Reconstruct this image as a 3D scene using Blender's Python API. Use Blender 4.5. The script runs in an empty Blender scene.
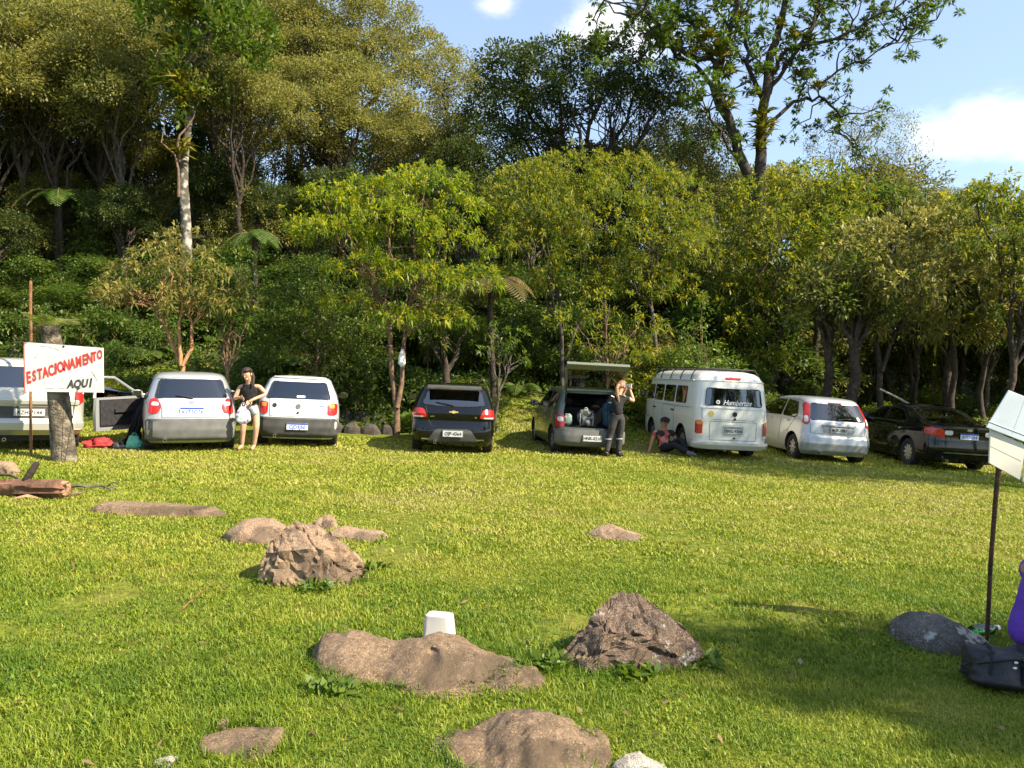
import bpy, bmesh, math, random
import numpy as np
from mathutils import Vector, Matrix, noise as mnoise

R = math.radians
F = 765.0            # focal length in pixels of a 1024 wide frame
CAMZ = 1.6
scene = bpy.context.scene
col = scene.collection

# ------------------------------------------------------------------ camera
cam_d = bpy.data.cameras.new('camera')
cam = bpy.data.objects.new('camera', cam_d)
col.objects.link(cam)
cam.location = (0, 0, CAMZ)
cam.rotation_euler = (R(90 - 1.05), 0, 0)
cam_d.sensor_width = 36
cam_d.lens = F / 1024 * 36
cam_d.clip_start = 0.05
cam_d.clip_end = 2000
scene.camera = cam

# ------------------------------------------------------------------ light
SUN_EL, SUN_AZ = 41.0, 115.0      # azimuth clockwise from +Y (view direction): right, a little behind the camera
sd = Vector((math.sin(R(SUN_AZ)) * math.cos(R(SUN_EL)), math.cos(R(SUN_AZ)) * math.cos(R(SUN_EL)), math.sin(R(SUN_EL))))
world = bpy.data.worlds.new("World")
scene.world = world
world.use_nodes = True
wn, wl = world.node_tree.nodes, world.node_tree.links
wn.clear()
w_out = wn.new('ShaderNodeOutputWorld')
w_bg = wn.new('ShaderNodeBackground')
sky = wn.new('ShaderNodeTexSky')
sky.sky_type = 'NISHITA'
sky.sun_disc = False
sky.sun_elevation = R(SUN_EL)
sky.sun_rotation = R(SUN_AZ)
sky.air_density = 1.0
sky.dust_density = 0.6
sky.ozone_density = 1.6
w_bg.inputs['Strength'].default_value = 0.096
tc = wn.new('ShaderNodeTexCoord')

def wmath(op, a, b=None, clamp=False):
    n = wn.new('ShaderNodeMath'); n.operation = op; n.use_clamp = clamp
    for i, v in enumerate((a, b)):
        if v is None: continue
        if isinstance(v, (int, float)): n.inputs[i].default_value = v
        else: wl.new(v, n.inputs[i])
    return n.outputs[0]

def dirvec(px, py):
    return Vector(((px - 512) / F, 1.0, (370 - py) / F)).normalized()

# clouds: noise banks around given sky directions
wnoise = wn.new('ShaderNodeTexNoise'); wnoise.inputs['Scale'].default_value = 7.0
wnoise.inputs['Detail'].default_value = 9.0; wnoise.inputs['Roughness'].default_value = 0.62
wmap = wn.new('ShaderNodeMapping'); wmap.inputs['Scale'].default_value = (1.0, 1.0, 2.1)
wl.new(tc.outputs['Generated'], wmap.inputs['Vector'])
wl.new(wmap.outputs[0], wnoise.inputs['Vector'])
mask = None
for (px, py, rad, amp) in ((985, 124, 0.12, 1.4), (945, 136, 0.085, 1.3), (1070, 118, 0.15, 1.3), (600, 22, 0.09, 1.3), (632, 35, 0.09, 1.3), (497, 6, 0.06, 1.1), (1200, 60, 0.3, 0.7),
                           (430, -260, 0.4, 0.7), (-500, -200, 0.5, 0.8), (1500, -100, 0.4, 0.8)):
    d = dirvec(px, py)
    sub = wn.new('ShaderNodeVectorMath'); sub.operation = 'SUBTRACT'
    wl.new(tc.outputs['Generated'], sub.inputs[0]); sub.inputs[1].default_value = d
    sc_ = wn.new('ShaderNodeVectorMath'); sc_.operation = 'MULTIPLY'
    wl.new(sub.outputs[0], sc_.inputs[0]); sc_.inputs[1].default_value = (1, 1, 1.9)
    ln = wn.new('ShaderNodeVectorMath'); ln.operation = 'LENGTH'
    wl.new(sc_.outputs[0], ln.inputs[0])
    m = wmath('MULTIPLY', wmath('SUBTRACT', 1.0, wmath('DIVIDE', ln.outputs['Value'], rad), True), amp)
    mask = m if mask is None else wmath('MAXIMUM', mask, m)
cl = wmath('ADD', wmath('MULTIPLY', mask, 1.5), wmath('MULTIPLY', wmath('SUBTRACT', wnoise.outputs[0], 0.5), 3.0))
ramp = wn.new('ShaderNodeMapRange'); ramp.interpolation_type = 'SMOOTHSTEP'
ramp.inputs['From Min'].default_value = 0.6; ramp.inputs['From Max'].default_value = 1.75
wl.new(cl, ramp.inputs['Value'])
thin = wmath('MULTIPLY', wmath('MULTIPLY', ramp.outputs[0], 0.9), wmath('MULTIPLY', mask, 6.0, True))
wmix = wn.new('ShaderNodeMix'); wmix.data_type = 'RGBA'
wl.new(thin, wmix.inputs[0])
haze = wn.new('ShaderNodeMix'); haze.data_type = 'RGBA'
haze.inputs[0].default_value = 0.30
wl.new(sky.outputs[0], haze.inputs[6]); haze.inputs[7].default_value = (4.0, 5.0, 6.6, 1)
wl.new(haze.outputs[2], wmix.inputs[6]); wmix.inputs[7].default_value = (6.5, 6.5, 6.6, 1)
wl.new(wmix.outputs[2], w_bg.inputs['Color'])
wl.new(w_bg.outputs[0], w_out.inputs['Surface'])

sun_d = bpy.data.lights.new('sun', 'SUN')
sun_d.energy = 5.0
sun_d.angle = R(0.53)
sun_d.color = (1.0, 0.875, 0.66)
sun = bpy.data.objects.new('sun', sun_d)
col.objects.link(sun)
sun.rotation_euler = sd.to_track_quat('Z', 'Y').to_euler()
sun.location = sd * 50

scene.view_settings.view_transform = 'Standard'
scene.view_settings.look = 'None'
scene.view_settings.gamma = 1
scene.view_settings.exposure = 1.33
scene.cycles.max_bounces = 6
scene.cycles.diffuse_bounces = 3
scene.cycles.glossy_bounces = 3
scene.cycles.transmission_bounces = 4
scene.cycles.transparent_max_bounces = 8
scene.cycles.use_denoising = True

# ------------------------------------------------------------------ terrain shape
def ss(a, b, x):
    t = np.clip((np.asarray(x, float) - a) / (b - a), 0, 1)
    return t * t * (3 - 2 * t)

def gz(x, y):
    """height of the ground"""
    x = np.asarray(x, float); y = np.asarray(y, float)
    xc = np.clip(x, -16, 20)
    slope = -0.027 * xc - 0.026 * np.where(xc > 0, xc, 0)
    base = slope * (0.45 + 0.55 * ss(0, 13, y))
    base = base + 0.012 * np.sin(x * 1.9 + 0.7 * y) * np.sin(y * 1.3 + 1) + 0.02 * np.sin(x * .55 + 2) * np.sin(y * .6)
    base = base - .12 * ss(6, 15, y) * (.4 + .6 * ss(-5, -1, x))
    t = np.clip(y - 18.3 + 0.5 * np.sin(x * .4), 0, None)
    left = 1 - ss(-5, 5, x)
    hl = 0.40 * t * ss(0, 4, t)
    hl = np.where(hl > 14, 14 + (hl - 14) * .3, hl)
    hr = 0.10 * np.minimum(t, 14) + 0.26 * np.clip(t - 14, 0, 40) + 0.04 * np.clip(t - 54, 0, 200)
    hill = left * hl + (1 - left) * hr
    hill = hill + ss(6, 30, t) * (0.5 * np.sin(x * .31 + 1.3) * np.cos(y * .27) + 0.25 * np.sin(x * .8 + y * .6))
    return base + hill

def g1(x, y): return float(gz(x, y))

def at(px, d, dz=0.0):
    """ground point under image column px at depth d"""
    x = (px - 512) / F * d
    return Vector((x, d, g1(x, d) + dz))

def P(px, py, d):
    return Vector(((px - 512) / F * d, d, CAMZ + (370 - py) / F * d))

def onground(px, py):
    lo, hi = 1.0, 60.0
    d = 1.5
    while d < 60:
        q = P(px, py, d)
        if q.z <= g1(q.x, q.y): break
        d += 0.02
    q = P(px, py, d)
    return Vector((q.x, q.y, g1(q.x, q.y)))

# ------------------------------------------------------------------ helpers
def tag(o, label=None, cat=None, group=None, kind=None):
    if label: o['label'] = label
    if cat: o['category'] = cat
    if group: o['group'] = group
    if kind: o['kind'] = kind
    return o

def empty(name, loc=(0, 0, 0), rz=0.0, label=None, cat=None, group=None):
    o = bpy.data.objects.new(name, None)
    o.empty_display_size = 0.2
    o.location = loc
    o.rotation_euler = (0, 0, rz)
    col.objects.link(o)
    return tag(o, label, cat, group)

def link(name, me, parent=None, mat=None):
    o = bpy.data.objects.new(name, me)
    col.objects.link(o)
    if parent is not None: o.parent = parent
    if mat is not None and not me.materials:
        for m in (mat if isinstance(mat, (list, tuple)) else [mat]): me.materials.append(m)
    return o

def npmesh(name, verts, faces, attr=None, smooth=False):
    """faces: list of (k) arrays, each an (n, c) int array"""
    me = bpy.data.meshes.new(name)
    verts = np.asarray(verts, np.float32)
    me.vertices.add(len(verts))
    me.vertices.foreach_set('co', verts.ravel())
    loops = np.concatenate([f.ravel() for f in faces]).astype(np.int32)
    cnt = np.concatenate([np.full(len(f), f.shape[1]) for f in faces])
    start = np.concatenate([[0], np.cumsum(cnt)[:-1]]).astype(np.int32)
    me.loops.add(len(loops))
    me.loops.foreach_set('vertex_index', loops)
    me.polygons.add(len(cnt))
    me.polygons.foreach_set('loop_start', start)
    if smooth:
        me.polygons.foreach_set('use_smooth', np.ones(len(cnt), bool))
    me.update(calc_edges=True)
    if attr is not None:
        for k, v in attr.items():
            a = me.attributes.new(k, 'FLOAT', 'POINT')
            a.data.foreach_set('value', np.asarray(v, np.float32))
    return me

class MB:
    """collects primitive shapes into one mesh"""
    def __init__(self): self.v = []; self.f = []; self.m = []
    def add(self, vs, fs, mi=0):
        o = len(self.v)
        self.v += [tuple(v) for v in vs]
        self.f += [tuple(i + o for i in f) for f in fs]
        self.m += [mi] * len(fs)
        return self
    def box(self, c, s, rot=None, mi=0, taper=1.0):
        vs = []
        for z in (-.5, .5):
            k = taper if z > 0 else 1
            for x, y in ((-.5, -.5), (.5, -.5), (.5, .5), (-.5, .5)):
                v = Vector((x * s[0] * k, y * s[1] * k, z * s[2]))
                if rot is not None: v = rot @ v
                vs.append(v + Vector(c))
        return self.add(vs, [(3, 2, 1, 0), (4, 5, 6, 7), (0, 1, 5, 4), (1, 2, 6, 5), (2, 3, 7, 6), (3, 0, 4, 7)], mi)
    def tube(self, pts, rad, n=8, mi=0, cap=True, squash=1.0):
        pts = [Vector(p) for p in pts]
        if isinstance(rad, (int, float)): rad = [rad] * len(pts)
        vs, fs = [], []
        prev = None
        for i, p in enumerate(pts):
            t = (pts[min(i + 1, len(pts) - 1)] - pts[max(i - 1, 0)])
            if t.length < 1e-9: t = Vector((0, 0, 1))
            t.normalize()
            if prev is None:
                a = Vector((0, 0, 1)) if abs(t.z) < .9 else Vector((1, 0, 0))
                u = t.cross(a).normalized()
            else:
                u = (prev - t * prev.dot(t))
                u = u.normalized() if u.length > 1e-6 else t.orthogonal().normalized()
            prev = u
            w = t.cross(u)
            for k in range(n):
                a = 2 * math.pi * k / n
                vs.append(p + (u * math.cos(a) + w * math.sin(a) * squash) * rad[i])
        for i in range(len(pts) - 1):
            for k in range(n):
                a, b = i * n + k, i * n + (k + 1) % n
                fs.append((a, b, b + n, a + n))
        if cap:
            fs.append(tuple(range(n - 1, -1, -1)))
            fs.append(tuple(range((len(pts) - 1) * n, len(pts) * n)))
        return self.add(vs, fs, mi)
    def lathe(self, prof, axis='x', c=(0, 0, 0), n=24, mi=0):
        """prof: list of (radius, offset along axis)"""
        vs, fs = [], []
        c = Vector(c)
        for r, o in prof:
            for k in range(n):
                a = 2 * math.pi * k / n
                p = (o, r * math.cos(a), r * math.sin(a)) if axis == 'x' else ((r * math.cos(a), o, r * math.sin(a)) if axis == 'y' else (r * math.cos(a), r * math.sin(a), o))
                vs.append(c + Vector(p))
        for i in range(len(prof) - 1):
            for k in range(n):
                a, b = i * n + k, i * n + (k + 1) % n
                fs.append((a, b, b + n, a + n))
        return self.add(vs, fs, mi)
    def ball(self, c, r, nu=12, nv=8, mi=0):
        r = (r, r, r) if isinstance(r, (int, float)) else r
        vs, fs = [], []
        for j in range(nv + 1):
            th = math.pi * j / nv
            for i in range(nu):
                a = 2 * math.pi * i / nu
                vs.append((c[0] + r[0] * math.sin(th) * math.cos(a), c[1] + r[1] * math.sin(th) * math.sin(a), c[2] + r[2] * math.cos(th)))
        for j in range(nv):
            for i in range(nu):
                fs.append((j * nu + i, (j + 1) * nu + i, (j + 1) * nu + (i + 1) % nu, j * nu + (i + 1) % nu))
        return self.add(vs, fs, mi)
    def mesh(self, name, smooth=True, sharp=35):
        me = bpy.data.meshes.new(name)
        me.from_pydata(self.v, [], self.f)
        me.polygons.foreach_set('material_index', self.m)
        bm = bmesh.new(); bm.from_mesh(me)
        bmesh.ops.remove_doubles(bm, verts=bm.verts, dist=1e-5)
        bmesh.ops.recalc_face_normals(bm, faces=bm.faces)
        bm.to_mesh(me); bm.free()
        if smooth:
            me.polygons.foreach_set('use_smooth', [True] * len(me.polygons))
            me.set_sharp_from_angle(angle=R(sharp))
        me.update()
        return me
    def build(self, name, mat, parent=None, smooth=True, sharp=35):
        return link(name, self.mesh(name, smooth, sharp), parent, mat)

# ------------------------------------------------------------------ materials
def newmat(name):
    m = bpy.data.materials.new(name)
    m.use_nodes = True
    return m, m.node_tree.nodes, m.node_tree.links, m.node_tree.nodes['Principled BSDF']

def noisy(name, c1, c2, scale=8, rough=.8, bump=.2, metal=0, detail=6, coords='Object', spec=.4, c3=None, bscale=None, bdist=.02, lo=.35, hi=.65, coat=0):
    m, n, l, p = newmat(name)
    tcn = n.new('ShaderNodeTexCoord')
    nz = n.new('ShaderNodeTexNoise'); nz.inputs['Scale'].default_value = scale; nz.inputs['Detail'].default_value = detail
    l.new(tcn.outputs[coords], nz.inputs['Vector'])
    rp = n.new('ShaderNodeValToRGB')
    rp.color_ramp.elements[0].position = lo; rp.color_ramp.elements[0].color = (*c1, 1)
    rp.color_ramp.elements[1].position = hi; rp.color_ramp.elements[1].color = (*c2, 1)
    if c3 is not None:
        e = rp.color_ramp.elements.new((lo + hi) / 2); e.color = (*c3, 1)
    l.new(nz.outputs[0], rp.inputs[0]); l.new(rp.outputs[0], p.inputs['Base Color'])
    p.inputs['Roughness'].default_value = rough; p.inputs['Metallic'].default_value = metal
    p.inputs['Specular IOR Level'].default_value = spec
    p.inputs['Coat Weight'].default_value = coat
    p.inputs['Coat Roughness'].default_value = .06
    if bump:
        nb = n.new('ShaderNodeTexNoise'); nb.inputs['Scale'].default_value = bscale or scale * 4; nb.inputs['Detail'].default_value = 8
        l.new(tcn.outputs[coords], nb.inputs['Vector'])
        b = n.new('ShaderNodeBump'); b.inputs['Strength'].default_value = bump; b.inputs['Distance'].default_value = bdist
        l.new(nb.outputs[0], b.inputs['Height']); l.new(b.outputs[0], p.inputs['Normal'])
    return m

def leafmat(name, c_old, c_mid, c_new, trans=.3, rough=.45, spec=.35):
    m, n, l, p = newmat(name)
    at_ = n.new('ShaderNodeAttribute'); at_.attribute_name = 'tone'
    rp = n.new('ShaderNodeValToRGB')
    rp.color_ramp.elements[0].position = 0.05; rp.color_ramp.elements[0].color = (*c_old, 1)
    rp.color_ramp.elements[1].position = 0.95; rp.color_ramp.elements[1].color = (*c_new, 1)
    e = rp.color_ramp.elements.new(.5); e.color = (*c_mid, 1)
    l.new(at_.outputs['Fac'], rp.inputs[0]); l.new(rp.outputs[0], p.inputs['Base Color'])
    p.inputs['Roughness'].default_value = rough
    p.inputs['Specular IOR Level'].default_value = spec
    tr = n.new('ShaderNodeBsdfTranslucent')
    hs = n.new('ShaderNodeHueSaturation'); hs.inputs['Saturation'].default_value = 1.1; hs.inputs['Value'].default_value = 1.3
    l.new(rp.outputs[0], hs.inputs['Color']); l.new(hs.outputs[0], tr.inputs['Color'])
    mx = n.new('ShaderNodeMixShader'); mx.inputs[0].default_value = trans
    l.new(p.outputs[0], mx.inputs[1]); l.new(tr.outputs[0], mx.inputs[2])
    l.new(mx.outputs[0], n['Material Output'].inputs['Surface'])
    return m

def paint(name, c, metal=0., rough=.35, coat=1.0, dirt=.15, dcol=(.2, .17, .12)):
    m, n, l, p = newmat(name)
    tcn = n.new('ShaderNodeTexCoord')
    nz = n.new('ShaderNodeTexNoise'); nz.inputs['Scale'].default_value = 2.5; nz.inputs['Detail'].default_value = 6
    l.new(tcn.outputs['Object'], nz.inputs['Vector'])
    sep = n.new('ShaderNodeSeparateXYZ'); l.new(tcn.outputs['Object'], sep.inputs[0])
    mr = n.new('ShaderNodeMapRange'); mr.inputs['From Min'].default_value = .9; mr.inputs['From Max'].default_value = .15
    mr.inputs['To Min'].default_value = 0.25; mr.inputs['To Max'].default_value = 1.5
    l.new(sep.outputs['Z'], mr.inputs['Value'])
    mu = n.new('ShaderNodeMath'); mu.operation = 'MULTIPLY'; l.new(nz.outputs[0], mu.inputs[0]); l.new(mr.outputs[0], mu.inputs[1])
    mu2 = n.new('ShaderNodeMath'); mu2.operation = 'MULTIPLY'; mu2.use_clamp = True; l.new(mu.outputs[0], mu2.inputs[0]); mu2.inputs[1].default_value = dirt
    mx = n.new('ShaderNodeMix'); mx.data_type = 'RGBA'
    l.new(mu2.outputs[0], mx.inputs[0]); mx.inputs[6].default_value = (*c, 1); mx.inputs[7].default_value = (*dcol, 1)
    l.new(mx.outputs[2], p.inputs['Base Color'])
    p.inputs['Metallic'].default_value = metal; p.inputs['Roughness'].default_value = rough
    p.inputs['Coat Weight'].default_value = coat; p.inputs['Coat Roughness'].default_value = .05
    return m

def glassmat(name, tint=(.25, .27, .28), refl=.0):
    m, n, l, p = newmat(name)
    t = n.new('ShaderNodeBsdfTransparent'); t.inputs['Color'].default_value = (*tint, 1)
    g = n.new('ShaderNodeBsdfGlossy'); g.inputs['Roughness'].default_value = .03
    fr = n.new('ShaderNodeFresnel'); fr.inputs['IOR'].default_value = 1.6
    ad = n.new('ShaderNodeMath'); ad.operation = 'ADD'; ad.use_clamp = True; ad.inputs[1].default_value = refl
    l.new(fr.outputs[0], ad.inputs[0])
    mx = n.new('ShaderNodeMixShader')
    l.new(ad.outputs[0], mx.inputs[0]); l.new(t.outputs[0], mx.inputs[1]); l.new(g.outputs[0], mx.inputs[2])
    l.new(mx.outputs[0], n['Material Output'].inputs['Surface'])
    return m

M = {}
M['tyre'] = noisy('tyre_rubber', (.012, .012, .012), (.03, .028, .025), 12, .85, .1)
M['rim'] = noisy('alloy_rim', (.45, .45, .46), (.6, .6, .6), 9, .35, 0, .8)
M['rim_dull'] = noisy('steel_rim', (.28, .28, .28), (.4, .4, .4), 9, .5, 0, .6)
M['dark'] = noisy('dark_trim', (.012, .012, .013), (.022, .022, .022), 20, .6, .05)
M['interior'] = noisy('car_interior', (.015, .015, .017), (.03, .03, .033), 14, .9, .1)
M['bumper_grey'] = noisy('grey_plastic', (.10, .10, .10), (.14, .14, .135), 6, .6, .05)
M['bumper_dark'] = noisy('charcoal_plastic', (.045, .045, .045), (.07, .07, .068), 6, .6, .05)
M['silver'] = paint('silver_paint', (.46, .48, .50), .5, .38, .8)
M['champagne'] = paint('champagne_paint', (.50, .49, .44), .35, .4, .8)
M['white'] = paint('white_paint', (.58, .61, .63), 0, .35, .8)
M['van_white'] = paint('van_cream_paint', (.72, .71, .66), 0, .4, .6, .25)
M['black'] = paint('black_paint', (.004, .0045, .006), 0, .07, .1, .02, (.08, .07, .06))
M['grey_green'] = paint('grey_green_paint', (.085, .10, .085), .5, .38, .8)
M['red_lens'] = noisy('red_lens', (.42, .012, .012), (.55, .03, .02), 30, .2, .05, coat=.8)
M['amber_lens'] = noisy('amber_lens', (.7, .22, .02), (.8, .30, .04), 30, .2, .05, coat=.8)
M['clear_lens'] = noisy('clear_lens', (.6, .58, .56), (.75, .72, .70), 30, .2, .05, coat=.8)
M['chrome'] = noisy('chrome', (.6, .6, .6), (.75, .75, .75), 10, .18, 0, 1)
M['gold'] = noisy('gold_badge', (.6, .42, .1), (.75, .55, .15), 10, .3, 0, .8)
M['plate'] = noisy('plate_grey', (.42, .43, .43), (.55, .56, .56), 12, .5, 0)
M['plate_white'] = noisy('plate_white', (.62, .63, .65), (.72, .73, .74), 12, .5, 0)
M['plate_blue'] = noisy('plate_blue', (.02, .06, .35), (.03, .08, .42), 12, .5, 0)
M['ink'] = noisy('black_ink', (.01, .01, .012), (.03, .03, .03), 12, .7, 0)
M['glass'] = glassmat('car_glass', (.42, .45, .46), .14)
M['glass_hatch'] = glassmat('hatch_glass', (.62, .65, .63), .20)
M['glass_dark'] = glassmat('tinted_glass', (.10, .105, .11), .13)
M['glass_clear'] = glassmat('clear_glass', (.62, .66, .64))
M['decal'] = noisy('white_decal', (.75, .75, .75), (.85, .85, .85), 12, .6, 0)
M['skin'] = noisy('skin', (.36, .17, .10), (.46, .24, .15), 14, .5, .03)
M['skin_pale'] = noisy('pale_skin', (.46, .25, .16), (.58, .34, .23), 14, .5, .03)
M['hair_dark'] = noisy('dark_hair', (.018, .011, .007), (.05, .03, .018), 40, .6, .3)
M['hair_blond'] = noisy('blond_hair', (.16, .085, .045), (.40, .25, .13), 40, .55, .3)
M['cloth_black'] = noisy('black_cloth', (.008, .008, .01), (.022, .022, .024), 25, .9, .2)
M['cloth_grey'] = noisy('grey_denim', (.24, .27, .29), (.36, .39, .40), 25, .9, .2)
M['trouser'] = noisy('charcoal_trousers', (.025, .024, .026), (.055, .052, .054), 14, .9, .2)
M['nylon'] = noisy('black_nylon', (.010, .010, .012), (.024, .024, .028), 18, .45, .35, bdist=.01)
M['purple'] = noisy('purple_cloth', (.10, .03, .30), (.14, .05, .42), 7, .9, .3, bdist=.03)
M['white_bag'] = noisy('white_plastic', (.65, .66, .67), (.82, .82, .82), 16, .45, .4)
M['teal'] = noisy('teal_plastic_bag', (.10, .42, .30), (.16, .55, .40), 14, .45, .5, bdist=.03)
M['red_cloth'] = noisy('red_cloth', (.30, .015, .02), (.55, .05, .05), 7, .8, .5, bdist=.03)
M['blue_cloth'] = noisy('blue_nylon', (.010, .022, .035), (.025, .085, .13), 12, .7, .4)
M['pack_grey'] = noisy('grey_nylon', (.025, .028, .03), (.28, .29, .29), 9, .75, .5, lo=.5, hi=.66)
M['wood_post'] = noisy('dark_rusty_post', (.03, .015, .008), (.09, .045, .025), 30, .9, .5)
M['stick'] = noisy('red_brown_wood', (.16, .07, .03), (.28, .13, .06), 20, .9, .3)
# ------------------------------------------------------------------ ground sheet
def build_ground():
    xs = np.concatenate([np.linspace(-260, -42, 20), np.linspace(-40, 40, 201), np.linspace(42, 260, 20)])
    ys = np.concatenate([np.linspace(-60, -2, 20), np.linspace(-1.5, 24, 129), np.linspace(24.6, 80, 80), np.linspace(84, 420, 40)])
    X, Y = np.meshgrid(xs, ys)
    Z = gz(X, Y)
    v = np.stack([X, Y, Z], -1).reshape(-1, 3)
    nx, ny = len(xs), len(ys)
    i = np.arange((ny - 1) * nx).reshape(ny - 1, nx)[:, :-1].ravel()
    f = np.stack([i, i + 1, i + nx + 1, i + nx], -1)
    me = npmesh('ground', v, [f], smooth=True)
    m, n, l, p = newmat('lawn_soil')
    tcn = n.new('ShaderNodeTexCoord')
    def nz(sc, det=6):
        q = n.new('ShaderNodeTexNoise'); q.inputs['Scale'].default_value = sc; q.inputs['Detail'].default_value = det
        l.new(tcn.outputs['Object'], q.inputs['Vector']); return q.outputs[0]
    def mix(f, a, b):
        q = n.new('ShaderNodeMix'); q.data_type = 'RGBA'
        l.new(f, q.inputs[0])
        for s_, c in ((6, a), (7, b)):
            if isinstance(c, tuple): q.inputs[s_].default_value = (*c, 1)
            else: l.new(c, q.inputs[s_])
        return q.outputs[2]
    def mr(f, a, b):
        q = n.new('ShaderNodeMapRange'); q.inputs['From Min'].default_value = a; q.inputs['From Max'].default_value = b; q.interpolation_type = 'SMOOTHSTEP'
        l.new(f, q.inputs['Value']); return q.outputs[0]
    lawn = mix(mr(nz(14, 8), .35, .65), (.07, .095, .012), (.15, .17, .022))
    lawn = mix(mr(nz(.6, 4), .5, .72), lawn, (.19, .17, .04))
    lawn = mix(mr(nz(1.7, 6), .66, .76), lawn, (.15, .105, .05))
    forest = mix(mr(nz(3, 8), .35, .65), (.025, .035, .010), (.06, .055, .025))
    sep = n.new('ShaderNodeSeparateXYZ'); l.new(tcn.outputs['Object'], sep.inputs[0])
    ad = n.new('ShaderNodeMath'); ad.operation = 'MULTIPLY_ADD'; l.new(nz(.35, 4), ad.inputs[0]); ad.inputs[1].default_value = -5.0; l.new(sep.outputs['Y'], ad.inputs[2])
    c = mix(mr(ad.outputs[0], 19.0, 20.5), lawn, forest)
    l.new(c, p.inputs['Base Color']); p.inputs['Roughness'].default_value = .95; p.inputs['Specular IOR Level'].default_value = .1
    b = n.new('ShaderNodeBump'); b.inputs['Strength'].default_value = .6; b.inputs['Distance'].default_value = .03
    l.new(nz(30, 8), b.inputs['Height']); l.new(b.outputs[0], p.inputs['Normal'])
    me.materials.append(m)
    o = link('ground', me); tag(o, 'grass clearing rising into the wooded bank behind the cars', 'ground', kind='structure')
build_ground()

# ------------------------------------------------------------------ rocks
def rock_mat(name, c1, c2, c3, dark=(.03, .027, .022), lich=(.45, .43, .38), lamt=.62, bd=.03, crack=.35):
    m, n, l, p = newmat(name)
    tcn = n.new('ShaderNodeTexCoord')
    def nz(sc, det=8, rough=.6):
        q = n.new('ShaderNodeTexNoise'); q.inputs['Scale'].default_value = sc; q.inputs['Detail'].default_value = det; q.inputs['Roughness'].default_value = rough
        l.new(tcn.outputs['Object'], q.inputs['Vector']); return q.outputs[0]
    def mix(f, a, b):
        q = n.new('ShaderNodeMix'); q.data_type = 'RGBA'
        l.new(f, q.inputs[0])
        for s_, c in ((6, a), (7, b)):
            if isinstance(c, tuple): q.inputs[s_].default_value = (*c, 1)
            else: l.new(c, q.inputs[s_])
        return q.outputs[2]
    def mr(f, a, b):
        q = n.new('ShaderNodeMapRange'); q.inputs['From Min'].default_value = a; q.inputs['From Max'].default_value = b
        l.new(f, q.inputs['Value']); return q.outputs[0]
    c = mix(mr(nz(6), .35, .65), c1, c2)
    c = mix(mr(nz(28), .4, .7), c, c3)
    c = mix(mr(nz(3.3), .54, .64), c, dark)
    c = mix(mr(nz(60, 4), .58, .68), c, tuple(x * .45 for x in c1))
    c = mix(mr(nz(120, 5, .7), .52, .64), c, tuple(x * 1.45 for x in c2))
    c = mix(mr(nz(85, 6, .7), .56, .66), c, tuple(x * .45 for x in c1))
    c = mix(mr(nz(2.1, 12, .72), .50, .60), c, tuple(x * .42 for x in c2))
    wv = n.new('ShaderNodeTexVoronoi'); wv.feature = 'DISTANCE_TO_EDGE'; wv.inputs['Scale'].default_value = 5.5
    wmp = n.new('ShaderNodeMix'); wmp.data_type = 'RGBA'; wmp.inputs[0].default_value = .22
    wnz = n.new('ShaderNodeTexNoise'); wnz.inputs['Scale'].default_value = 4; wnz.inputs['Detail'].default_value = 8
    l.new(tcn.outputs['Object'], wnz.inputs['Vector']); l.new(tcn.outputs['Object'], wmp.inputs[6]); l.new(wnz.outputs['Color'], wmp.inputs[7]); l.new(wmp.outputs[2], wv.inputs['Vector'])
    crk = mr(wv.outputs['Distance'], .016, .0)
    crm = n.new('ShaderNodeMath'); crm.operation = 'MULTIPLY'; l.new(crk, crm.inputs[0]); l.new(mr(nz(2.7), .45, .55), crm.inputs[1])
    crs = n.new('ShaderNodeMath'); crs.operation = 'MULTIPLY'; l.new(crm.outputs[0], crs.inputs[0]); crs.inputs[1].default_value = crack; crm = crs
    c = mix(crm.outputs[0], c, tuple(x * .6 for x in dark))
    c = mix(mr(nz(4.6, 10, .7), lamt, lamt + .05), c, lich)
    l.new(c, p.inputs['Base Color']); p.inputs['Roughness'].default_value = .9; p.inputs['Specular IOR Level'].default_value = .25
    b = n.new('ShaderNodeBump'); b.inputs['Strength'].default_value = .75; b.inputs['Distance'].default_value = bd
    hh_ = n.new('ShaderNodeMath'); hh_.operation = 'SUBTRACT'; l.new(nz(22, 12, .7), hh_.inputs[0]); l.new(crm.outputs[0], hh_.inputs[1]); l.new(hh_.outputs[0], b.inputs['Height'])
    b2 = n.new('ShaderNodeBump'); b2.inputs['Strength'].default_value = .8; b2.inputs['Distance'].default_value = bd * .4
    l.new(nz(90, 10, .75), b2.inputs['Height']); l.new(b.outputs[0], b2.inputs['Normal'])
    l.new(b2.outputs[0], p.inputs['Normal'])
    return m
RM = {'tan': rock_mat('tan_granite', (.28, .185, .12), (.39, .275, .185), (.20, .135, .09), lamt=.70),
      'brown': rock_mat('brown_mossy_stone', (.19, .13, .082), (.32, .225, .145), (.12, .08, .05), lamt=.72, crack=0.0),
      'grey': rock_mat('lichen_stone', (.11, .10, .085), (.20, .18, .155), (.075, .065, .055), lamt=.54, crack=0.0),
      'dark': rock_mat('dark_split_stone', (.095, .072, .055), (.30, .21, .15), (.045, .034, .027), lamt=.60, crack=.7),
      'heap': rock_mat('mossy_heap_stone', (.05, .045, .038), (.11, .095, .08), (.035, .03, .025), lamt=.75, crack=0.0),
      'pale': rock_mat('whitened_stone', (.34, .30, .25), (.60, .56, .50), (.40, .33, .26), lamt=.6)}
ROCKS = []          # footprints, so that no blade grows through a stone

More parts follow.
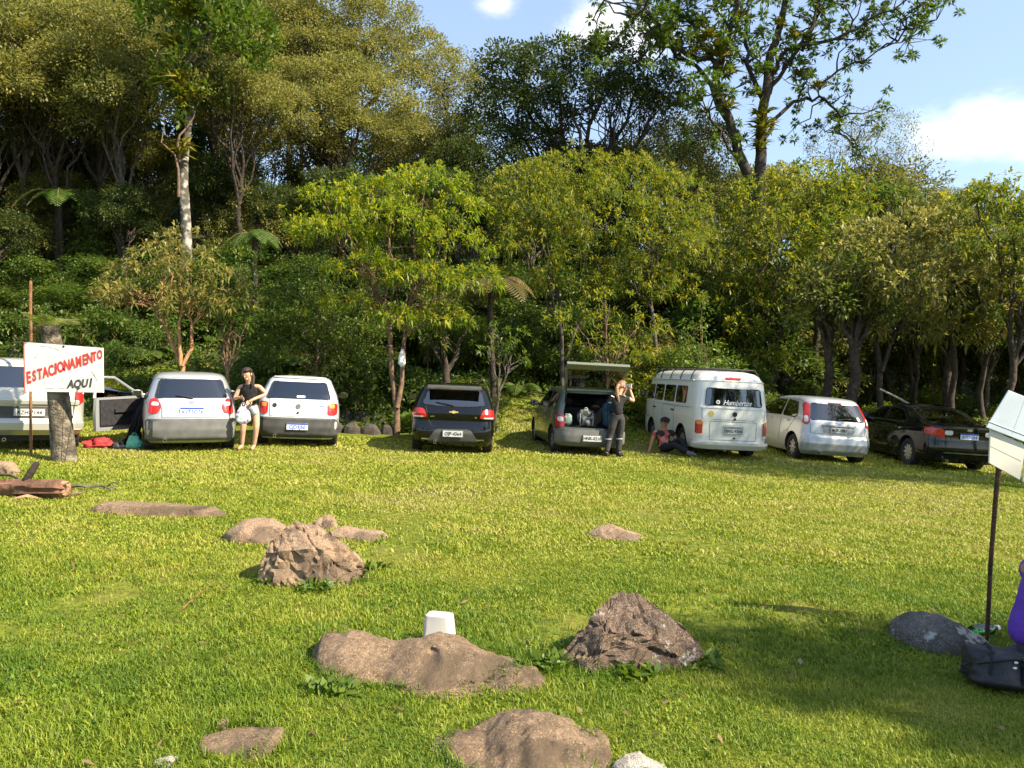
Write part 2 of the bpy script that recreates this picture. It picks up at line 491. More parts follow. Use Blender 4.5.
def rock(label, prof, base_py, depth, mat='tan', amp=.05, seed=0, p=2.6, facet=0.0, skew=0.0, group=None, name='boulder', nu=64, nv=44, sink=.10, dents=()):
    """prof: outline of the top as pixels (left to right); base_py: row where its front meets the grass"""
    cx = (prof[0][0] + prof[-1][0]) / 2
    f0 = onground(cx, base_py)
    d = f0.y + depth * .46
    sc = d / F
    W = (prof[-1][0] - prof[0][0]) * sc / 2
    X0 = (cx - 512) * sc
    gl = g1(X0, d)
    us = np.array([(q[0] - cx) * sc / W for q in prof]); zs = np.array([CAMZ + (370 - q[1]) * (d + skew * u0) / F - gl for q, u0 in zip(prof, us)])
    zs = np.maximum(zs, .012); zs[1:-1] = np.maximum(zs[1:-1], .30 * zs.max())
    vs, fs = [], []
    rnd = random.Random(seed); off = Vector((rnd.random() * 50, rnd.random() * 50, rnd.random() * 50))
    T_ = max(zs)
    planes = []
    for _ in range(13 if facet else 0):
        a_ = rnd.uniform(0, 2 * math.pi); e_ = rnd.uniform(-.05, 1.15)
        nn = Vector((math.cos(a_) * math.cos(e_), math.sin(a_) * math.cos(e_), math.sin(e_)))
        sup = math.sqrt((nn.x * W * .92) ** 2 + (nn.y * depth * .46) ** 2 + (nn.z * T_ * .95) ** 2)
        planes.append((nn, sup * rnd.uniform(.98, 1.22)))
    def base(u, v):
        u_ = max(-1.0, min(1.0, math.sin(u * math.pi / 2) * .5 + u * .5))
        T = float(np.interp(u_, us, zs))
        env = max(0.0, 1 - min(1.0, abs(v)) ** p) ** (1 / p)
        yw = depth * .5 * (1 - abs(u_) ** 3.2) ** (1 / 2.4) + .02
        q = Vector((u_ * W, v * yw + skew * u_, (T + sink) * env - sink))
        q.z += W * amp * .35 * mnoise.noise(Vector((q.x, q.y, 0)) * 5 / max(W, .3) + off) * env
        for nn, dd in planes:
            ex = q.dot(nn) - dd
            if ex > 0: q -= nn * ex * .92
        for (dx, dz_, sx, sz_, am) in dents:
            if v < .1: q.y += am * math.exp(-((q.x / W - dx) / sx) ** 2 - ((q.z / T_ - dz_) / sz_) ** 2)
        return q, env
    if facet:
        KU, KV = max(6, int(nu / 9)), max(5, int(nv / 9))
        knots = []
        for jj in range(KV + 1):
            row = []
            for ii in range(KU + 1):
                ju = rnd.uniform(-.32, .32) / KU * 2 if 0 < ii < KU else 0
                jv = rnd.uniform(-.32, .32) * math.pi / KV if 0 < jj < KV else 0
                q, env = base(-1 + 2 * ii / KU + ju, -math.cos(math.pi * jj / KV + jv))
                if 0 < ii < KU and 0 < jj < KV:
                    q += Vector((rnd.gauss(0, .35), rnd.gauss(0, .5), rnd.gauss(0, .6))) * W * facet * .7
                row.append((q, env))
            knots.append(row)
    for j in range(nv + 1):
        for i in range(nu + 1):
            if facet:
                a, b = i / nu * KU, j / nv * KV
                i0, j0 = min(int(a), KU - 1), min(int(b), KV - 1)
                fu, fv = a - i0, b - j0
                A_, B_, C_, D_ = knots[j0][i0], knots[j0][i0 + 1], knots[j0 + 1][i0], knots[j0 + 1][i0 + 1]
                def bl(k):
                    if fu + fv <= 1: return A_[k] * (1 - fu - fv) + B_[k] * fu + C_[k] * fv
                    return D_[k] * (fu + fv - 1) + B_[k] * (1 - fv) + C_[k] * (1 - fu)
                q = bl(0).copy(); env = bl(1)
            else:
                q, env = base(-1 + 2 * i / nu, -math.cos(math.pi * j / nv))
            v = -math.cos(math.pi * j / nv)
            s1 = mnoise.fractal(q * 3.2 / max(W, .3) * .5 + off, 1.0, 2.0, 4)
            s2 = mnoise.noise(q * 9 / max(W, .3) * .5 + off * 2)
            s3 = mnoise.fractal(q * 22 / max(W, .3) * .5 + off, .8, 2.1, 4)
            k = min(1.0, max(env, 0) * 1.8)
            w_ = W * amp
            m1 = .25 if facet else 1
            dz = w_ * (m1 * s1 + (.25 if facet else .40) * s2 + .26 * s3)
            if facet:
                rd_ = 1 - abs(mnoise.noise(Vector((q.x * 7, q.y * 7, q.z * 2.5)) / max(W, .3) * .6 + off)) * 2
                dz -= W * amp * .5 * max(0, rd_ - .72) * 2.2
            front = -1 if v < 0 else 1
            q.z += dz * k * .8
            q.y += front * dz * .9 * (1 - env * .6) + dz * .3
            q.x += w_ * s2 * .3 * k
            vs.append(q)
    for j in range(nv):
        for i in range(nu):
            a = j * (nu + 1) + i
            fs.append((a, a + 1, a + nu + 2, a + nu + 1))
    me = bpy.data.meshes.new(name)
    me.from_pydata([tuple(v) for v in vs], [], fs)
    me.polygons.foreach_set('use_smooth', [True] * len(me.polygons))
    me.update()
    if facet: me.set_sharp_from_angle(angle=R(38))
    o = link(name, me, None, RM[mat]); o.location = (X0, d, gl)
    tag(o, label, 'rock', group)
    ROCKS.append((X0, d, W * .80, depth * .36))
    return o

def hull_rock(label, base_px, base_py, pts, mat, seed, amp=.012, foot=(.4, .3), dents=(), cuts=9):
    """angular boulder: convex block through measured points (column, row, metres behind its front foot), then chipped and roughened"""
    f0 = onground(base_px, base_py)
    q = [P(x, y, f0.y + dy) for x, y, dy in pts]
    org = Vector((sum(v.x for v in q) / len(q), f0.y + foot[1] / 2, 0)); org.z = g1(org.x, org.y)
    bm = bmesh.new()
    for v in q:
        bm.verts.new(v - org)
        if v.z - org.z < .10: bm.verts.new(Vector((v.x, v.y, org.z - .15)) - org)
    r_ = bmesh.ops.convex_hull(bm, input=bm.verts)
    bmesh.ops.delete(bm, geom=[g for g in r_['geom_interior'] if isinstance(g, bmesh.types.BMVert)], context='VERTS')
    bmesh.ops.triangulate(bm, faces=bm.faces)
    bmesh.ops.subdivide_edges(bm, edges=bm.edges[:], cuts=cuts, use_grid_fill=True)
    bmesh.ops.triangulate(bm, faces=bm.faces)
    bm.normal_update()
    rnd = random.Random(seed); off = Vector((rnd.random() * 50, rnd.random() * 50, rnd.random() * 50))
    mv = {}
    for v in bm.verts:
        c = v.co
        # chipped plates: each cell of space sinks by its own amount
        vd, vp = mnoise.voronoi(Vector((c.x * 5.5, c.y * 5.5, c.z * 8 + c.x * 3)) + off)
        cell = mnoise.cell_vector(vp[0] * 7.7)
        chip = -(cell.x) * amp * 2.2
        crack = -amp * 2.2 * max(0, .10 - (vd[1] - vd[0])) * 10
        rough = mnoise.fractal(c * 26 + off, .8, 2.1, 5) * amp * .9 + mnoise.fractal(c * 6 + off, 1, 2, 3) * amp * 1.6
        dn = 0
        for (dx, dy_, dz_, r0, am) in dents:
            dn -= am * math.exp(-((c - Vector((dx, dy_, dz_))).length / r0) ** 2)
        mv[v] = v.normal * (chip + crack + rough + dn)
    for v, d_ in mv.items(): v.co += d_
    me = bpy.data.meshes.new('boulder'); bm.to_mesh(me); bm.free()
    me.polygons.foreach_set('use_smooth', [True] * len(me.polygons)); me.set_sharp_from_angle(angle=R(32))
    o = link('boulder', me, None, RM[mat]); o.location = org; tag(o, label, 'rock')
    xs_ = [v.x for v in q]
    ROCKS.append((org.x, f0.y + foot[1] / 2, (max(xs_) - min(xs_)) * .44, foot[1] * .45))
    return o
hull_rock('large craggy tan boulder with a hollow in its shaded front', 305, 590,
    [(255, 582, .10), (270, 588, .02), (312, 592, 0), (338, 588, .04), (366, 579, .25), (262, 556, .14), (270, 540, .18), (283, 524, .26), (296, 519, .32), (316, 521, .34), (330, 533, .28), (346, 545, .26), (360, 560, .25), (367, 571, .28),
     (276, 552, .06), (318, 548, .05), (335, 562, .06), (262, 575, .55), (355, 572, .60), (300, 524, .50), (330, 540, .52)], 'tan', 3, .012, (.6, .55), dents=((-.08, -.26, .16, .07, .06), (.03, -.26, .10, .05, .035)))
hull_rock('dark split boulder with rust brown ridges and a pale crack', 620, 678,
    [(555, 668, .12), (575, 678, .02), (612, 682, 0), (650, 680, .03), (690, 670, .08), (706, 655, .18), (562, 652, .14), (580, 630, .16), (594, 611, .20), (606, 598, .26), (622, 588, .32), (638, 590, .34), (652, 600, .32), (662, 612, .28), (684, 630, .24), (703, 643, .20),
     (606, 632, .06), (640, 634, .07), (668, 645, .08), (600, 660, .01), (565, 660, .55), (695, 650, .50), (625, 595, .48), (650, 606, .48)], 'dark', 33, .011, (.7, .5), dents=((-.10, -.22, .14, .06, .04), (.12, -.22, .08, .05, .03)))
rock('rounded pale brown boulder behind the large craggy boulder', [(219, 545), (226, 530), (240, 521), (256, 514), (272, 521), (290, 530), (300, 545)], 546, .55, 'tan', .06, 5, 2.2, .02)
rock('small angular brown stone right behind the large craggy boulder', [(309, 527), (316, 519), (326, 515), (333, 516), (337, 527)], 530, .22, 'tan', .10, 9, 3.0, .06, nu=28, nv=20)
rock('low flat brown slab to the right of the craggy boulder', [(325, 540), (330, 530), (344, 527), (365, 531), (385, 533), (389, 541)], 543, .42, 'tan', .07, 12, 3.4, .04, nu=40, nv=26)
rock('long low fox-brown boulder with a dark hole beside the white tub', [(303, 697), (305, 652), (316, 637), (345, 635), (372, 643), (392, 649), (412, 645), (436, 643), (460, 650), (490, 663), (515, 675), (535, 688), (545, 702)], 700, .80, 'brown', .05, 21, 1.7, 0.0, skew=-.16, nu=110, nv=60, dents=((.08, .72, .07, .16, .14), (-.35, .1, .12, .2, .05), (.5, .1, .1, .2, .05)))
rock('brown boulder cut off by the bottom edge of the photo', [(430, 787), (455, 767), (485, 747), (508, 732), (530, 725), (553, 731), (580, 743), (596, 750), (606, 764), (612, 792)], 800, .75, 'brown', .08, 41, 1.9, .0, nu=90, nv=60)
rock('whitened stone lump at the bottom beside the brown boulder', [(612, 773), (622, 763), (640, 759), (655, 765), (672, 773)], 790, .22, 'pale', .10, 47, 2.6, .05, nu=40, nv=26)
rock('grey lichen covered boulder in the shade beside the metal post', [(896, 640), (902, 626), (916, 617), (934, 615), (950, 620), (966, 628), (978, 640), (986, 655)], 656, .50, 'grey', .06, 52, 2.3, .0, nu=70, nv=44)
rock('lone small rock in the middle of the lawn', [(583, 536), (594, 529), (606, 524), (618, 525), (630, 532), (646, 541)], 542, .45, 'tan', .08, 61, 2.2, .02, nu=44, nv=28)
rock('long flat stone slab sunk in the lawn left of the boulders', [(84, 512), (92, 505), (110, 501), (135, 503), (160, 504), (190, 506), (218, 509), (228, 514)], 517, .38, 'brown', .025, 71, 4.0, .01, nu=60, nv=24, sink=.05)
rock('pinkish rock behind the fallen log at the left edge', [(-20, 478), (-8, 462), (6, 459), (16, 464), (19, 474)], 477, .4, 'tan', .07, 77, 2.4, .03, nu=36, nv=24)
rock('low half buried stone flush with the grass at bottom left', [(190, 772), (205, 768), (225, 759), (245, 749), (262, 740), (272, 737), (280, 741)], 770, .40, 'brown', .03, 83, 2.0, .0, nu=44, nv=26, sink=.05)
rock('small pale pebble left of the half buried stone', [(152, 769), (158, 762), (166, 760), (172, 770)], 771, .06, 'pale', .08, 85, 2.4, .0, nu=18, nv=12, sink=.02)
rock('small red brown pebble in the lower left grass', [(214, 729), (218, 722), (224, 723), (227, 730)], 731, .04, 'tan', .08, 86, 2.4, .0, nu=18, nv=12, sink=.01)
# dry stones of the low wall behind the white hatchback
rs_ = random.Random(4)
k = 0
for (px, py, w_) in ((336, 432, 18), (352, 433, 20), (370, 434, 22), (388, 434, 16), (344, 421, 18), (362, 421, 20), (379, 423, 16), (412, 431, 14)):
    rock('dark rough stone of the low heap behind the white hatchback', [(px - w_ / 2, py), (px - w_ * .38, py - 8), (px - w_ * .1, py - 11), (px + w_ * .25, py - 10), (px + w_ / 2, py)], py + 1, .5, 'heap', .10, 100 + k, 3.0, .05, group='stones heaped behind the white hatchback', nu=20, nv=14, name='heap_stone'); k += 1

# ------------------------------------------------------------------ leaves and trees
def unit(v): return v / np.maximum(np.linalg.norm(v, axis=-1, keepdims=True), 1e-9)

def leaf_arrays(P_, D, L, W, tone, rng, droop=.25, up=None):
    """one folded leaf per point"""
    n = len(P_)
    upv = np.array([0, 0, 1.0]) if up is None else up
    S = np.cross(D, upv + rng.normal(0, .35, (n, 3))); S = unit(S)
    L = np.asarray(L).reshape(-1, 1) * np.ones((n, 1)); W = np.asarray(W).reshape(-1, 1) * np.ones((n, 1))
    mid = P_ + D * L * .45
    tip = P_ + D * L; tip[:, 2:3] -= L * droop
    v = np.stack([P_, mid + S * W * .5, tip, mid - S * W * .5], 1).reshape(-1, 3)
    return v, np.repeat(tone, 4)

def leaves_mesh(name, V, T):
    n = len(V) // 4
    f = np.arange(n * 4).reshape(n, 4)
    return npmesh(name, V, [f], {'tone': T})

def crown_points(lobes, dens, rng, lo=.55, zmin=-.55):
    """clump centres on and in the lobes; returns centre, outward normal, relative height tone"""
    C, N = [], []
    for (c, r) in lobes:
        c = np.array(c, float); r = np.array(r, float)
        area = 4 * math.pi * ((r[0] * r[1]) ** 1.6 / 3 + (r[0] * r[2]) ** 1.6 / 3 + (r[1] * r[2]) ** 1.6 / 3) ** (1 / 1.6)
        n = max(3, int(area * dens))
        u = unit(rng.normal(0, 1, (n, 3)))
        u = u[u[:, 2] > zmin]
        k = 1 - (1 - lo) * rng.random((len(u), 1)) ** 2.0
        # lumps
        ph = np.sin(u[:, 0:1] * 5 + c[0] * 3) * np.sin(u[:, 1:2] * 6 + c[1]) * np.cos(u[:, 2:3] * 5 + c[2] * 2)
        k = k * (1 + .16 * ph)
        C.append(c + u * r * k); N.append(unit(u / r))
    return np.concatenate(C), np.concatenate(N)

STY = {  # leaf length, width, leaves per clump, clump radius, droop, clump density per m2, sprig aspect, outward weight
    'lance': dict(L=.20, W=.052, n=14, r=.10, droop=.42, dens=11, whorl=True),
    'lance_far': dict(L=.24, W=.07, n=12, r=.13, droop=.4, dens=9, whorl=True),
    'fine': dict(L=.13, W=.065, n=38, r=.34, droop=.1, dens=5.6, whorl=False),
    'dense': dict(L=.17, W=.085, n=30, r=.36, droop=.15, dens=5.2, whorl=False),
    'bush': dict(L=.11, W=.055, n=24, r=.20, droop=.2, dens=11, whorl=False),
    'sparse': dict(L=.26, W=.095, n=22, r=.28, droop=.12, dens=1.5, whorl=True),
    'twiggy': dict(L=.12, W=.04, n=12, r=.22, droop=.2, dens=5, whorl=False),
}
def crown_arrays(lobes, sty, seed, dens=1.0, lo=.55, zmin=-.55, scale=1.0):
    rng = np.random.default_rng(seed)
    s = STY[sty]
    C, N = crown_points(lobes, s['dens'] * dens, rng, lo, zmin)
    # holes
    h = np.sin(C[:, 0] * 2.3 + seed) * np.sin(C[:, 1] * 2.1 + seed * .7) * np.sin(C[:, 2] * 2.7 + seed * 1.3)
    keep = rng.random(len(C)) > np.clip((h - .22) * 1.8, 0, .8)
    C, N = C[keep], N[keep]
    m = len(C); n = s['n']
    Cc = np.repeat(C, n, 0); Nn = np.repeat(N, n, 0)
    rd = unit(rng.normal(0, 1, (m * n, 3)))
    ctone = rng.normal(0, .16, m)
    zt = (C[:, 2] - C[:, 2].min()) / max(.1, (C[:, 2].max() - C[:, 2].min()))
    if s['whorl']:
        D = unit(rd + Nn * .55 + np.array([0, 0, .15]))
        P_ = Cc + rd * s['r'] * rng.random((m * n, 1)) * scale
        new = rng.random(m * n) < .3
        D[new] = unit(D[new] * .5 + np.array([0, 0, 1.0]) + Nn[new] * .5)
        tone = .42 + np.repeat(ctone, n) + rng.normal(0, .10, m * n) + .45 * new
    else:
        P_ = Cc + rd * s['r'] * (rng.random((m * n, 1)) ** .6) * scale * np.array([1.15, 1.15, .75])
        D = unit(rd * .9 + Nn * .5)
        tone = .45 + np.repeat(ctone, n) + rng.normal(0, .16, m * n)
    L = s['L'] * scale * rng.uniform(.7, 1.25, m * n)
    W = s['W'] * scale * rng.uniform(.8, 1.2, m * n)
    V, T = leaf_arrays(P_, D, L, W, np.clip(tone, 0, 1), rng, s['droop'])
    return V, T, C

LM = {
    'bright': leafmat('bright_leaves', (0.085, 0.152, 0.018), (0.191, 0.255, 0.024), (0.403, 0.372, 0.045), .48),
    'bright_b': leafmat('yellow_green_leaves', (0.069, 0.120, 0.018), (0.155, 0.195, 0.026), (0.356, 0.320, 0.045), .46),
    'olive': leafmat('olive_leaves', (0.109, 0.124, 0.034), (0.218, 0.216, 0.058), (0.368, 0.324, 0.095), .42),
    'olive_b': leafmat('dull_green_leaves', (0.085, 0.105, 0.028), (0.171, 0.182, 0.045), (0.305, 0.264, 0.070), .4),
    'dark': leafmat('dark_leaves', (0.033, 0.054, 0.016), (0.062, 0.090, 0.022), (0.138, 0.151, 0.036), .3),
    'mid': leafmat('mid_green_leaves', (0.050, 0.086, 0.017), (0.106, 0.151, 0.026), (0.213, 0.227, 0.038), .4),
    'under': leafmat('undergrowth_leaves', (0.044, 0.084, 0.016), (0.081, 0.134, 0.024), (0.182, 0.213, 0.036), .38),
    'light': leafmat('light_green_leaves', (.055, .105, .018), (.10, .165, .022), (.18, .22, .035), .35),
    'bronze': leafmat('bronze_leaves', (.085, .105, .026), (.20, .20, .050), (.36, .29, .085), .36),
    'brown': leafmat('dry_brown_leaves', (.09, .055, .02), (.17, .11, .05), (.25, .17, .08), .25),
    'brom': leafmat('bromeliad_leaves', (.06, .08, .015), (.15, .16, .02), (.32, .26, .035), .3),
    'frond': leafmat('fern_fronds', (.06, .05, .02), (.12, .10, .035), (.22, .17, .06), .3),
    'fern': leafmat('green_fern', (.03, .07, .012), (.07, .13, .02), (.15, .20, .03), .3),
}
BK = {
    'grey': noisy('grey_bark', (.055, .046, .036), (.13, .11, .09), 7, .95, .8, bscale=20, bdist=.03),
    'white': noisy('white_lichen_bark', (.08, .07, .055), (.36, .34, .30), 4, .95, .6, bscale=24, lo=.48, hi=.60),
    'dark': noisy('dark_bark', (.025, .019, .014), (.065, .05, .036), 8, .95, .8, bscale=18, bdist=.03),
    'orange': noisy('orange_bark', (.26, .13, .055), (.40, .22, .11), 7, .8, .4, bscale=22),
    'brown': noisy('brown_bark', (.10, .06, .035), (.20, .13, .08), 8, .95, .7, bscale=20),
}

def wiggle(a, b, n, amp, rnd, sag=0):
    a = Vector(a); b = Vector(b)
    out = []
    L = (b - a).length
    o = Vector((rnd.random() * 99, rnd.random() * 99, 0))
    for i in range(n + 1):
        t = i / n
        p = a.lerp(b, t)
        env = math.sin(math.pi * t)
        p += Vector((mnoise.noise(o + Vector((t * 3, 0, 0))), mnoise.noise(o + Vector((0, t * 3, 5))), mnoise.noise(o + Vector((7, 0, t * 3))) * .5)) * amp * L * (env * .8 + .1)
        p.z += env * sag * L
        out.append(p)
    out[0] = a; out[-1] = b
    return out

def trunk_for(lobes, base_pts, r0, seed, fork=.45, twigs=8, clumps=None, twig_r=.012, amp=.16, stems=None):
    """trunk(s) from the ground up to a fork, limbs to each lobe, twigs to clumps"""
    rnd = random.Random(seed)
    mb = MB()
    cs = [Vector(c) for c, r in lobes]
    mean = sum(cs, Vector()) / len(cs)
    if stems:
        ends = []
        for pts_, ra, rb in stems:
            fine = []
            for p_, q_ in zip(pts_[:-1], pts_[1:]): fine += wiggle(p_, q_, 4, .05, rnd)[:-1]
            fine.append(Vector(pts_[-1])); k_ = len(fine) - 1
            mb.tube(fine, [ra + (rb - ra) * i / k_ for i in range(k_ + 1)], 9)
            ends.append((fine, rb))
        for c in cs:
            fine, rb = min(ends, key=lambda e: (e[0][-1] - c).length)
            st = fine[-1] if rnd.random() < .6 else fine[-3]
            q = wiggle(st, c + Vector((0, 0, .1)), 7, amp, rnd, .04)
            mb.tube(q, [rb * .8 * (1 - .75 * i / 7) for i in range(8)], 7)
            for _ in range(twigs):
                i = rnd.randint(2, 6)
                cand = [clumps[rnd.randrange(len(clumps))] for _ in range(14)]
                e = Vector(min(cand, key=lambda v: (Vector(v) - q[i]).length))
                rr = max(twig_r, rb * .35 * (1 - .75 * i / 7))
                mb.tube(wiggle(q[i], e, 5, amp * 1.2, rnd, .05), [rr * (1 - .75 * j / 5) for j in range(6)], 5)
        return mb
    groups = [[] for _ in base_pts]
    for c in cs:
        k = min(range(len(base_pts)), key=lambda i: abs(c.x - Vector(base_pts[i]).x - (mean.x if len(base_pts) == 1 else 0)))
        groups[k].append(c)
    for b, g_ in zip(base_pts, groups):
        b = Vector(b)
        if not g_: g_ = [mean]
        m = sum(g_, Vector()) / len(g_)
        low = min(c.z for c in g_)
        fk = Vector((b.x + (m.x - b.x) * fork * .7, b.y + (m.y - b.y) * fork * .7, b.z + max(.5, (low - b.z)) * (.55 + fork * .35)))
        pts = wiggle(b - Vector((0, 0, .15)), fk, 8, amp * .6, rnd)
        mb.tube(pts, [r0 * (1.35 if i == 0 else 1.08 - .35 * i / 8) for i in range(9)], 9)
        for c in g_:
            st = pts[rnd.choice((6, 7, 8))]
            q = wiggle(st, c + Vector((0, 0, .1)), 7, amp, rnd, .04)
            r1 = r0 * rnd.uniform(.42, .62)
            mb.tube(q, [r1 * (1 - .75 * i / 7) for i in range(8)], 7)
            for _ in range(twigs):
                i = rnd.randint(2, 6)
                if clumps is not None and len(clumps):
                    cand = [clumps[rnd.randrange(len(clumps))] for _ in range(14)]
                    e = Vector(min(cand, key=lambda v: (Vector(v) - q[i]).length))
                else:
                    e = q[i] + Vector((rnd.gauss(0, 1), rnd.gauss(0, 1), rnd.uniform(-.2, 1))) * .8
                rr = max(twig_r, r1 * (1 - .75 * i / 7) * .5)
                tw = wiggle(q[i], e, 5, amp * 1.2, rnd, .05)
                mb.tube(tw, [rr * (1 - .75 * j / 5) for j in range(6)], 5)
    return mb

def auto_lobes(w, d, h, zb, n, seed, rmin=.26, rmax=.42, flat=.75):
    """overlapping lobes filling a dome w x d x h whose underside is at zb"""
    rnd = random.Random(seed)
    out = []
    tries = 0
    while len(out) < n and tries < 400:
        tries += 1
        a = rnd.uniform(0, 2 * math.pi); q = math.sqrt(rnd.random()); t = rnd.random()
        x, y = math.cos(a) * q, math.sin(a) * q
        zz = t * math.sqrt(max(0, 1 - q * q * .85))
        r = rnd.uniform(rmin, rmax)
        c = (x * (1 - r) * w / 2, y * (1 - r) * d / 2, zb + h * (r * .45 + zz * (1 - r)))
        rad = r * w / 2
        if any((Vector(c) - Vector(o[0])).length < .55 * min(rad, o[1][0]) for o in out): continue
        out.append((c, (rad, rad * .95, min(rad * flat, h * .42))))
    return out

def bromeliads(parent, spots, seed, size=.45, mat='brom'):
    rng = np.random.default_rng(seed)
    for (p, s) in spots:
        n = int(26 + 20 * s)
        D = rng.normal(0, 1, (n, 3)); D[:, 2] = np.abs(D[:, 2]) * .9 + .25; D = unit(D)
        L = size * s * rng.uniform(.6, 1.1, n)
        V, T = leaf_arrays(np.array(p) + rng.normal(0, .05 * s, (n, 3)), D, L, .055 * s + .02, np.clip(rng.normal(.55, .25, n), 0, 1), rng, .35)
        link('bromeliad', leaves_mesh('bromeliad', V, T), parent, LM[mat])

def tree(name, label, px, d, top, wpx, bottom, sty, leaf, bark='grey', n=9, seed=1, r0=.09, bases=None, group=None, dpx=None, dens=1.0, cpx=None,
         twigs=6, flat=.75, rmin=.26, rmax=.42, depth=None, cat='tree', lobes=None, fork=.45, lo=.55, scale=1.0, cd=None, zmin=-.55, stems=None):
    """crown centre column cpx, trunk foot column px; rows top/bottom of the crown at depth d"""
    base = at(px, d)
    w = wpx / F * d
    cx = ((cpx if cpx is not None else px) - 512) / F * d - base.x
    ztop = CAMZ + (370 - top) / F * d - base.z
    zbot = CAMZ + (370 - bottom) / F * d - base.z
    zbot = max(zbot, .1)
    if lobes is None:
        lb = auto_lobes(w, depth or w * .85, ztop - zbot, zbot, n, seed, rmin, rmax, flat)
        zt = max(c[2] + r[2] for c, r in lb); k = (ztop - zbot) / (zt - zbot)
        lb = [((c[0] + cx, c[1] + (cd or 0), zbot + (c[2] - zbot) * k), r) for c, r in lb]
    else:
        lb = [(((a - px) / F * d, y, CAMZ + (370 - b) / F * d - base.z), (ra / F * d, ra / F * d * .9, rb / F * d)) for a, b, y, ra, rb in lobes]
    V, T, C = crown_arrays(lb, sty, seed, dens, lo, zmin, scale)
    t = empty(name, base, 0, label, cat, group)
    bp = [(0, 0, 0)] if bases is None else [((b[0] - px) / F * d, b[1], 0) for b in bases]
    if stems:
        stems = [([Vector(((x - px) / F * d, .12 * i, CAMZ + (370 - y) / F * d - base.z)) if y is not None else Vector(((x - px) / F * d, 0, -.15)) for i, (x, y) in enumerate(pp_)], ra, rb) for pp_, ra, rb in stems]
    trunk_for(lb, bp, r0, seed, fork, twigs, C, stems=stems).build('trunk', BK[bark], t, True, 80)
    link('crown', leaves_mesh('crown', V, T), t, LM[leaf])
    return t, lb, C

def duptree(src, loc, rz, sc, label=None, group=None, sz=None):
    c = src.copy(); col.objects.link(c); c.location = loc; c.rotation_euler = (0, 0, rz); c.scale = (sc, sc, sz or sc)
    if label: c['label'] = label
    if group: c['group'] = group
    for ch in list(src.children):
        q = ch.copy(); col.objects.link(q); q.parent = c
    return c
# ------------------------------------------------------------------ the trees near the cars
tree('bright_tree', 'bright yellow-green tree with drooping leaves and a thin forked trunk left of the black hatchback', 399, 18.9, 170, 215, 345, 'lance', 'bright', 'brown', seed=11, r0=.085, cpx=388,
     lobes=[(325, 205, 0, 40, 20), (370, 192, .6, 36, 18), (428, 190, -.3, 42, 20), (458, 212, .3, 32, 18), (340, 240, -.5, 42, 18), (398, 232, -.9, 44, 22), (455, 250, -.3, 38, 20),
            (474, 283, .2, 30, 18), (372, 275, -.6, 42, 18), (425, 285, -.5, 38, 20), (305, 225, .5, 26, 16), (350, 305, -.2, 26, 12), (440, 318, .1, 30, 14), (395, 318, -.5, 26, 12)],
     stems=[([(397, None), (396, 408), (390, 372), (388, 335), (386, 312)], .085, .045), ([(397, 408), (401, 385), (402, 350), (405, 318)], .065, .045)], twigs=9, dens=1.55, scale=.82, lo=.62, zmin=-.35)
tree('broad_bright_tree', 'broad domed yellow-green tree rising behind the car with the raised tailgate', 590, 23.0, 150, 230, 330, 'lance', 'bright_b', 'grey', seed=12, r0=.12,
     lobes=[(530, 200, 0, 48, 36), (580, 178, .5, 48, 34), (630, 185, .3, 46, 32), (672, 205, 0, 42, 36), (545, 245, -.8, 50, 38), (600, 232, -1.2, 52, 40), (652, 245, -.8, 48, 38),
            (690, 250, .4, 34, 34), (515, 232, .4, 34, 34), (570, 285, -.6, 44, 30), (628, 285, -.3, 44, 30), (515, 285, .2, 30, 26), (676, 292, .3, 32, 26)],
     stems=[([(563, None), (562, 350), (560, 300)], .07, .05), ([(570, None), (569, 350), (590, 290)], .05, .04), ([(606, None), (607, 340), (604, 290)], .06, .05), ([(660, None), (655, 330), (650, 290)], .07, .05)], twigs=8, dens=1.5, scale=.8, lo=.62, zmin=-.4)
tree('round_bright_tree', 'yellow-green tree with a rounded top above the cream van', 800, 24.5, 163, 190, 330, 'lance_far', 'bright_b', 'dark', seed=13, r0=.13,
     lobes=[(762, 210, 0, 40, 34), (810, 188, .3, 44, 30), (846, 205, .4, 34, 32), (775, 255, -.6, 44, 36), (825, 245, -.5, 44, 36), (742, 245, .6, 32, 34), (790, 300, -.3, 42, 32), (750, 300, .3, 34, 28)],
     bases=[(768, 0), (820, .5)], twigs=8, dens=1.25, scale=.85, zmin=-.4)
tree('spreading_olive_tree', 'spreading olive-yellow tree with several thin stems above the silver hatchback', 885, 21.5, 218, 200, 345, 'lance_far', 'olive', 'dark', seed=14, r0=.10,
     lobes=[(868, 250, 0, 42, 30), (915, 232, .4, 42, 28), (955, 245, .2, 40, 30), (985, 275, .1, 34, 28), (895, 285, -.8, 44, 30), (945, 295, -.6, 46, 30), (850, 290, .3, 36, 28), (985, 315, -.2, 34, 26),
            (905, 325, -.3, 42, 22), (955, 335, .2, 36, 20), (860, 325, .4, 30, 20)],
     stems=[([(881, None), (882, 370), (879, 335), (885, 300)], .10, .05), ([(882, 372), (892, 345), (905, 320)], .06, .04), ([(952, None), (956, 350), (952, 310)], .10, .05)], twigs=9, dens=1.0)
tree('right_shade_tree', 'green tree with layered branches at the right edge behind the white boards', 1010, 20.0, 180, 150, 300, 'lance', 'bright_b', 'dark', seed=15, r0=.11,
     lobes=[(975, 205, 0, 34, 24), (1010, 200, .3, 40, 26), (1050, 215, 0, 40, 30), (990, 245, -.3, 40, 26), (1035, 262, -.3, 42, 30), (1080, 250, .3, 40, 30), (1020, 305, 0, 40, 24), (1065, 310, .3, 40, 26)],
     bases=[(1006, 0)], twigs=8, dens=.9)
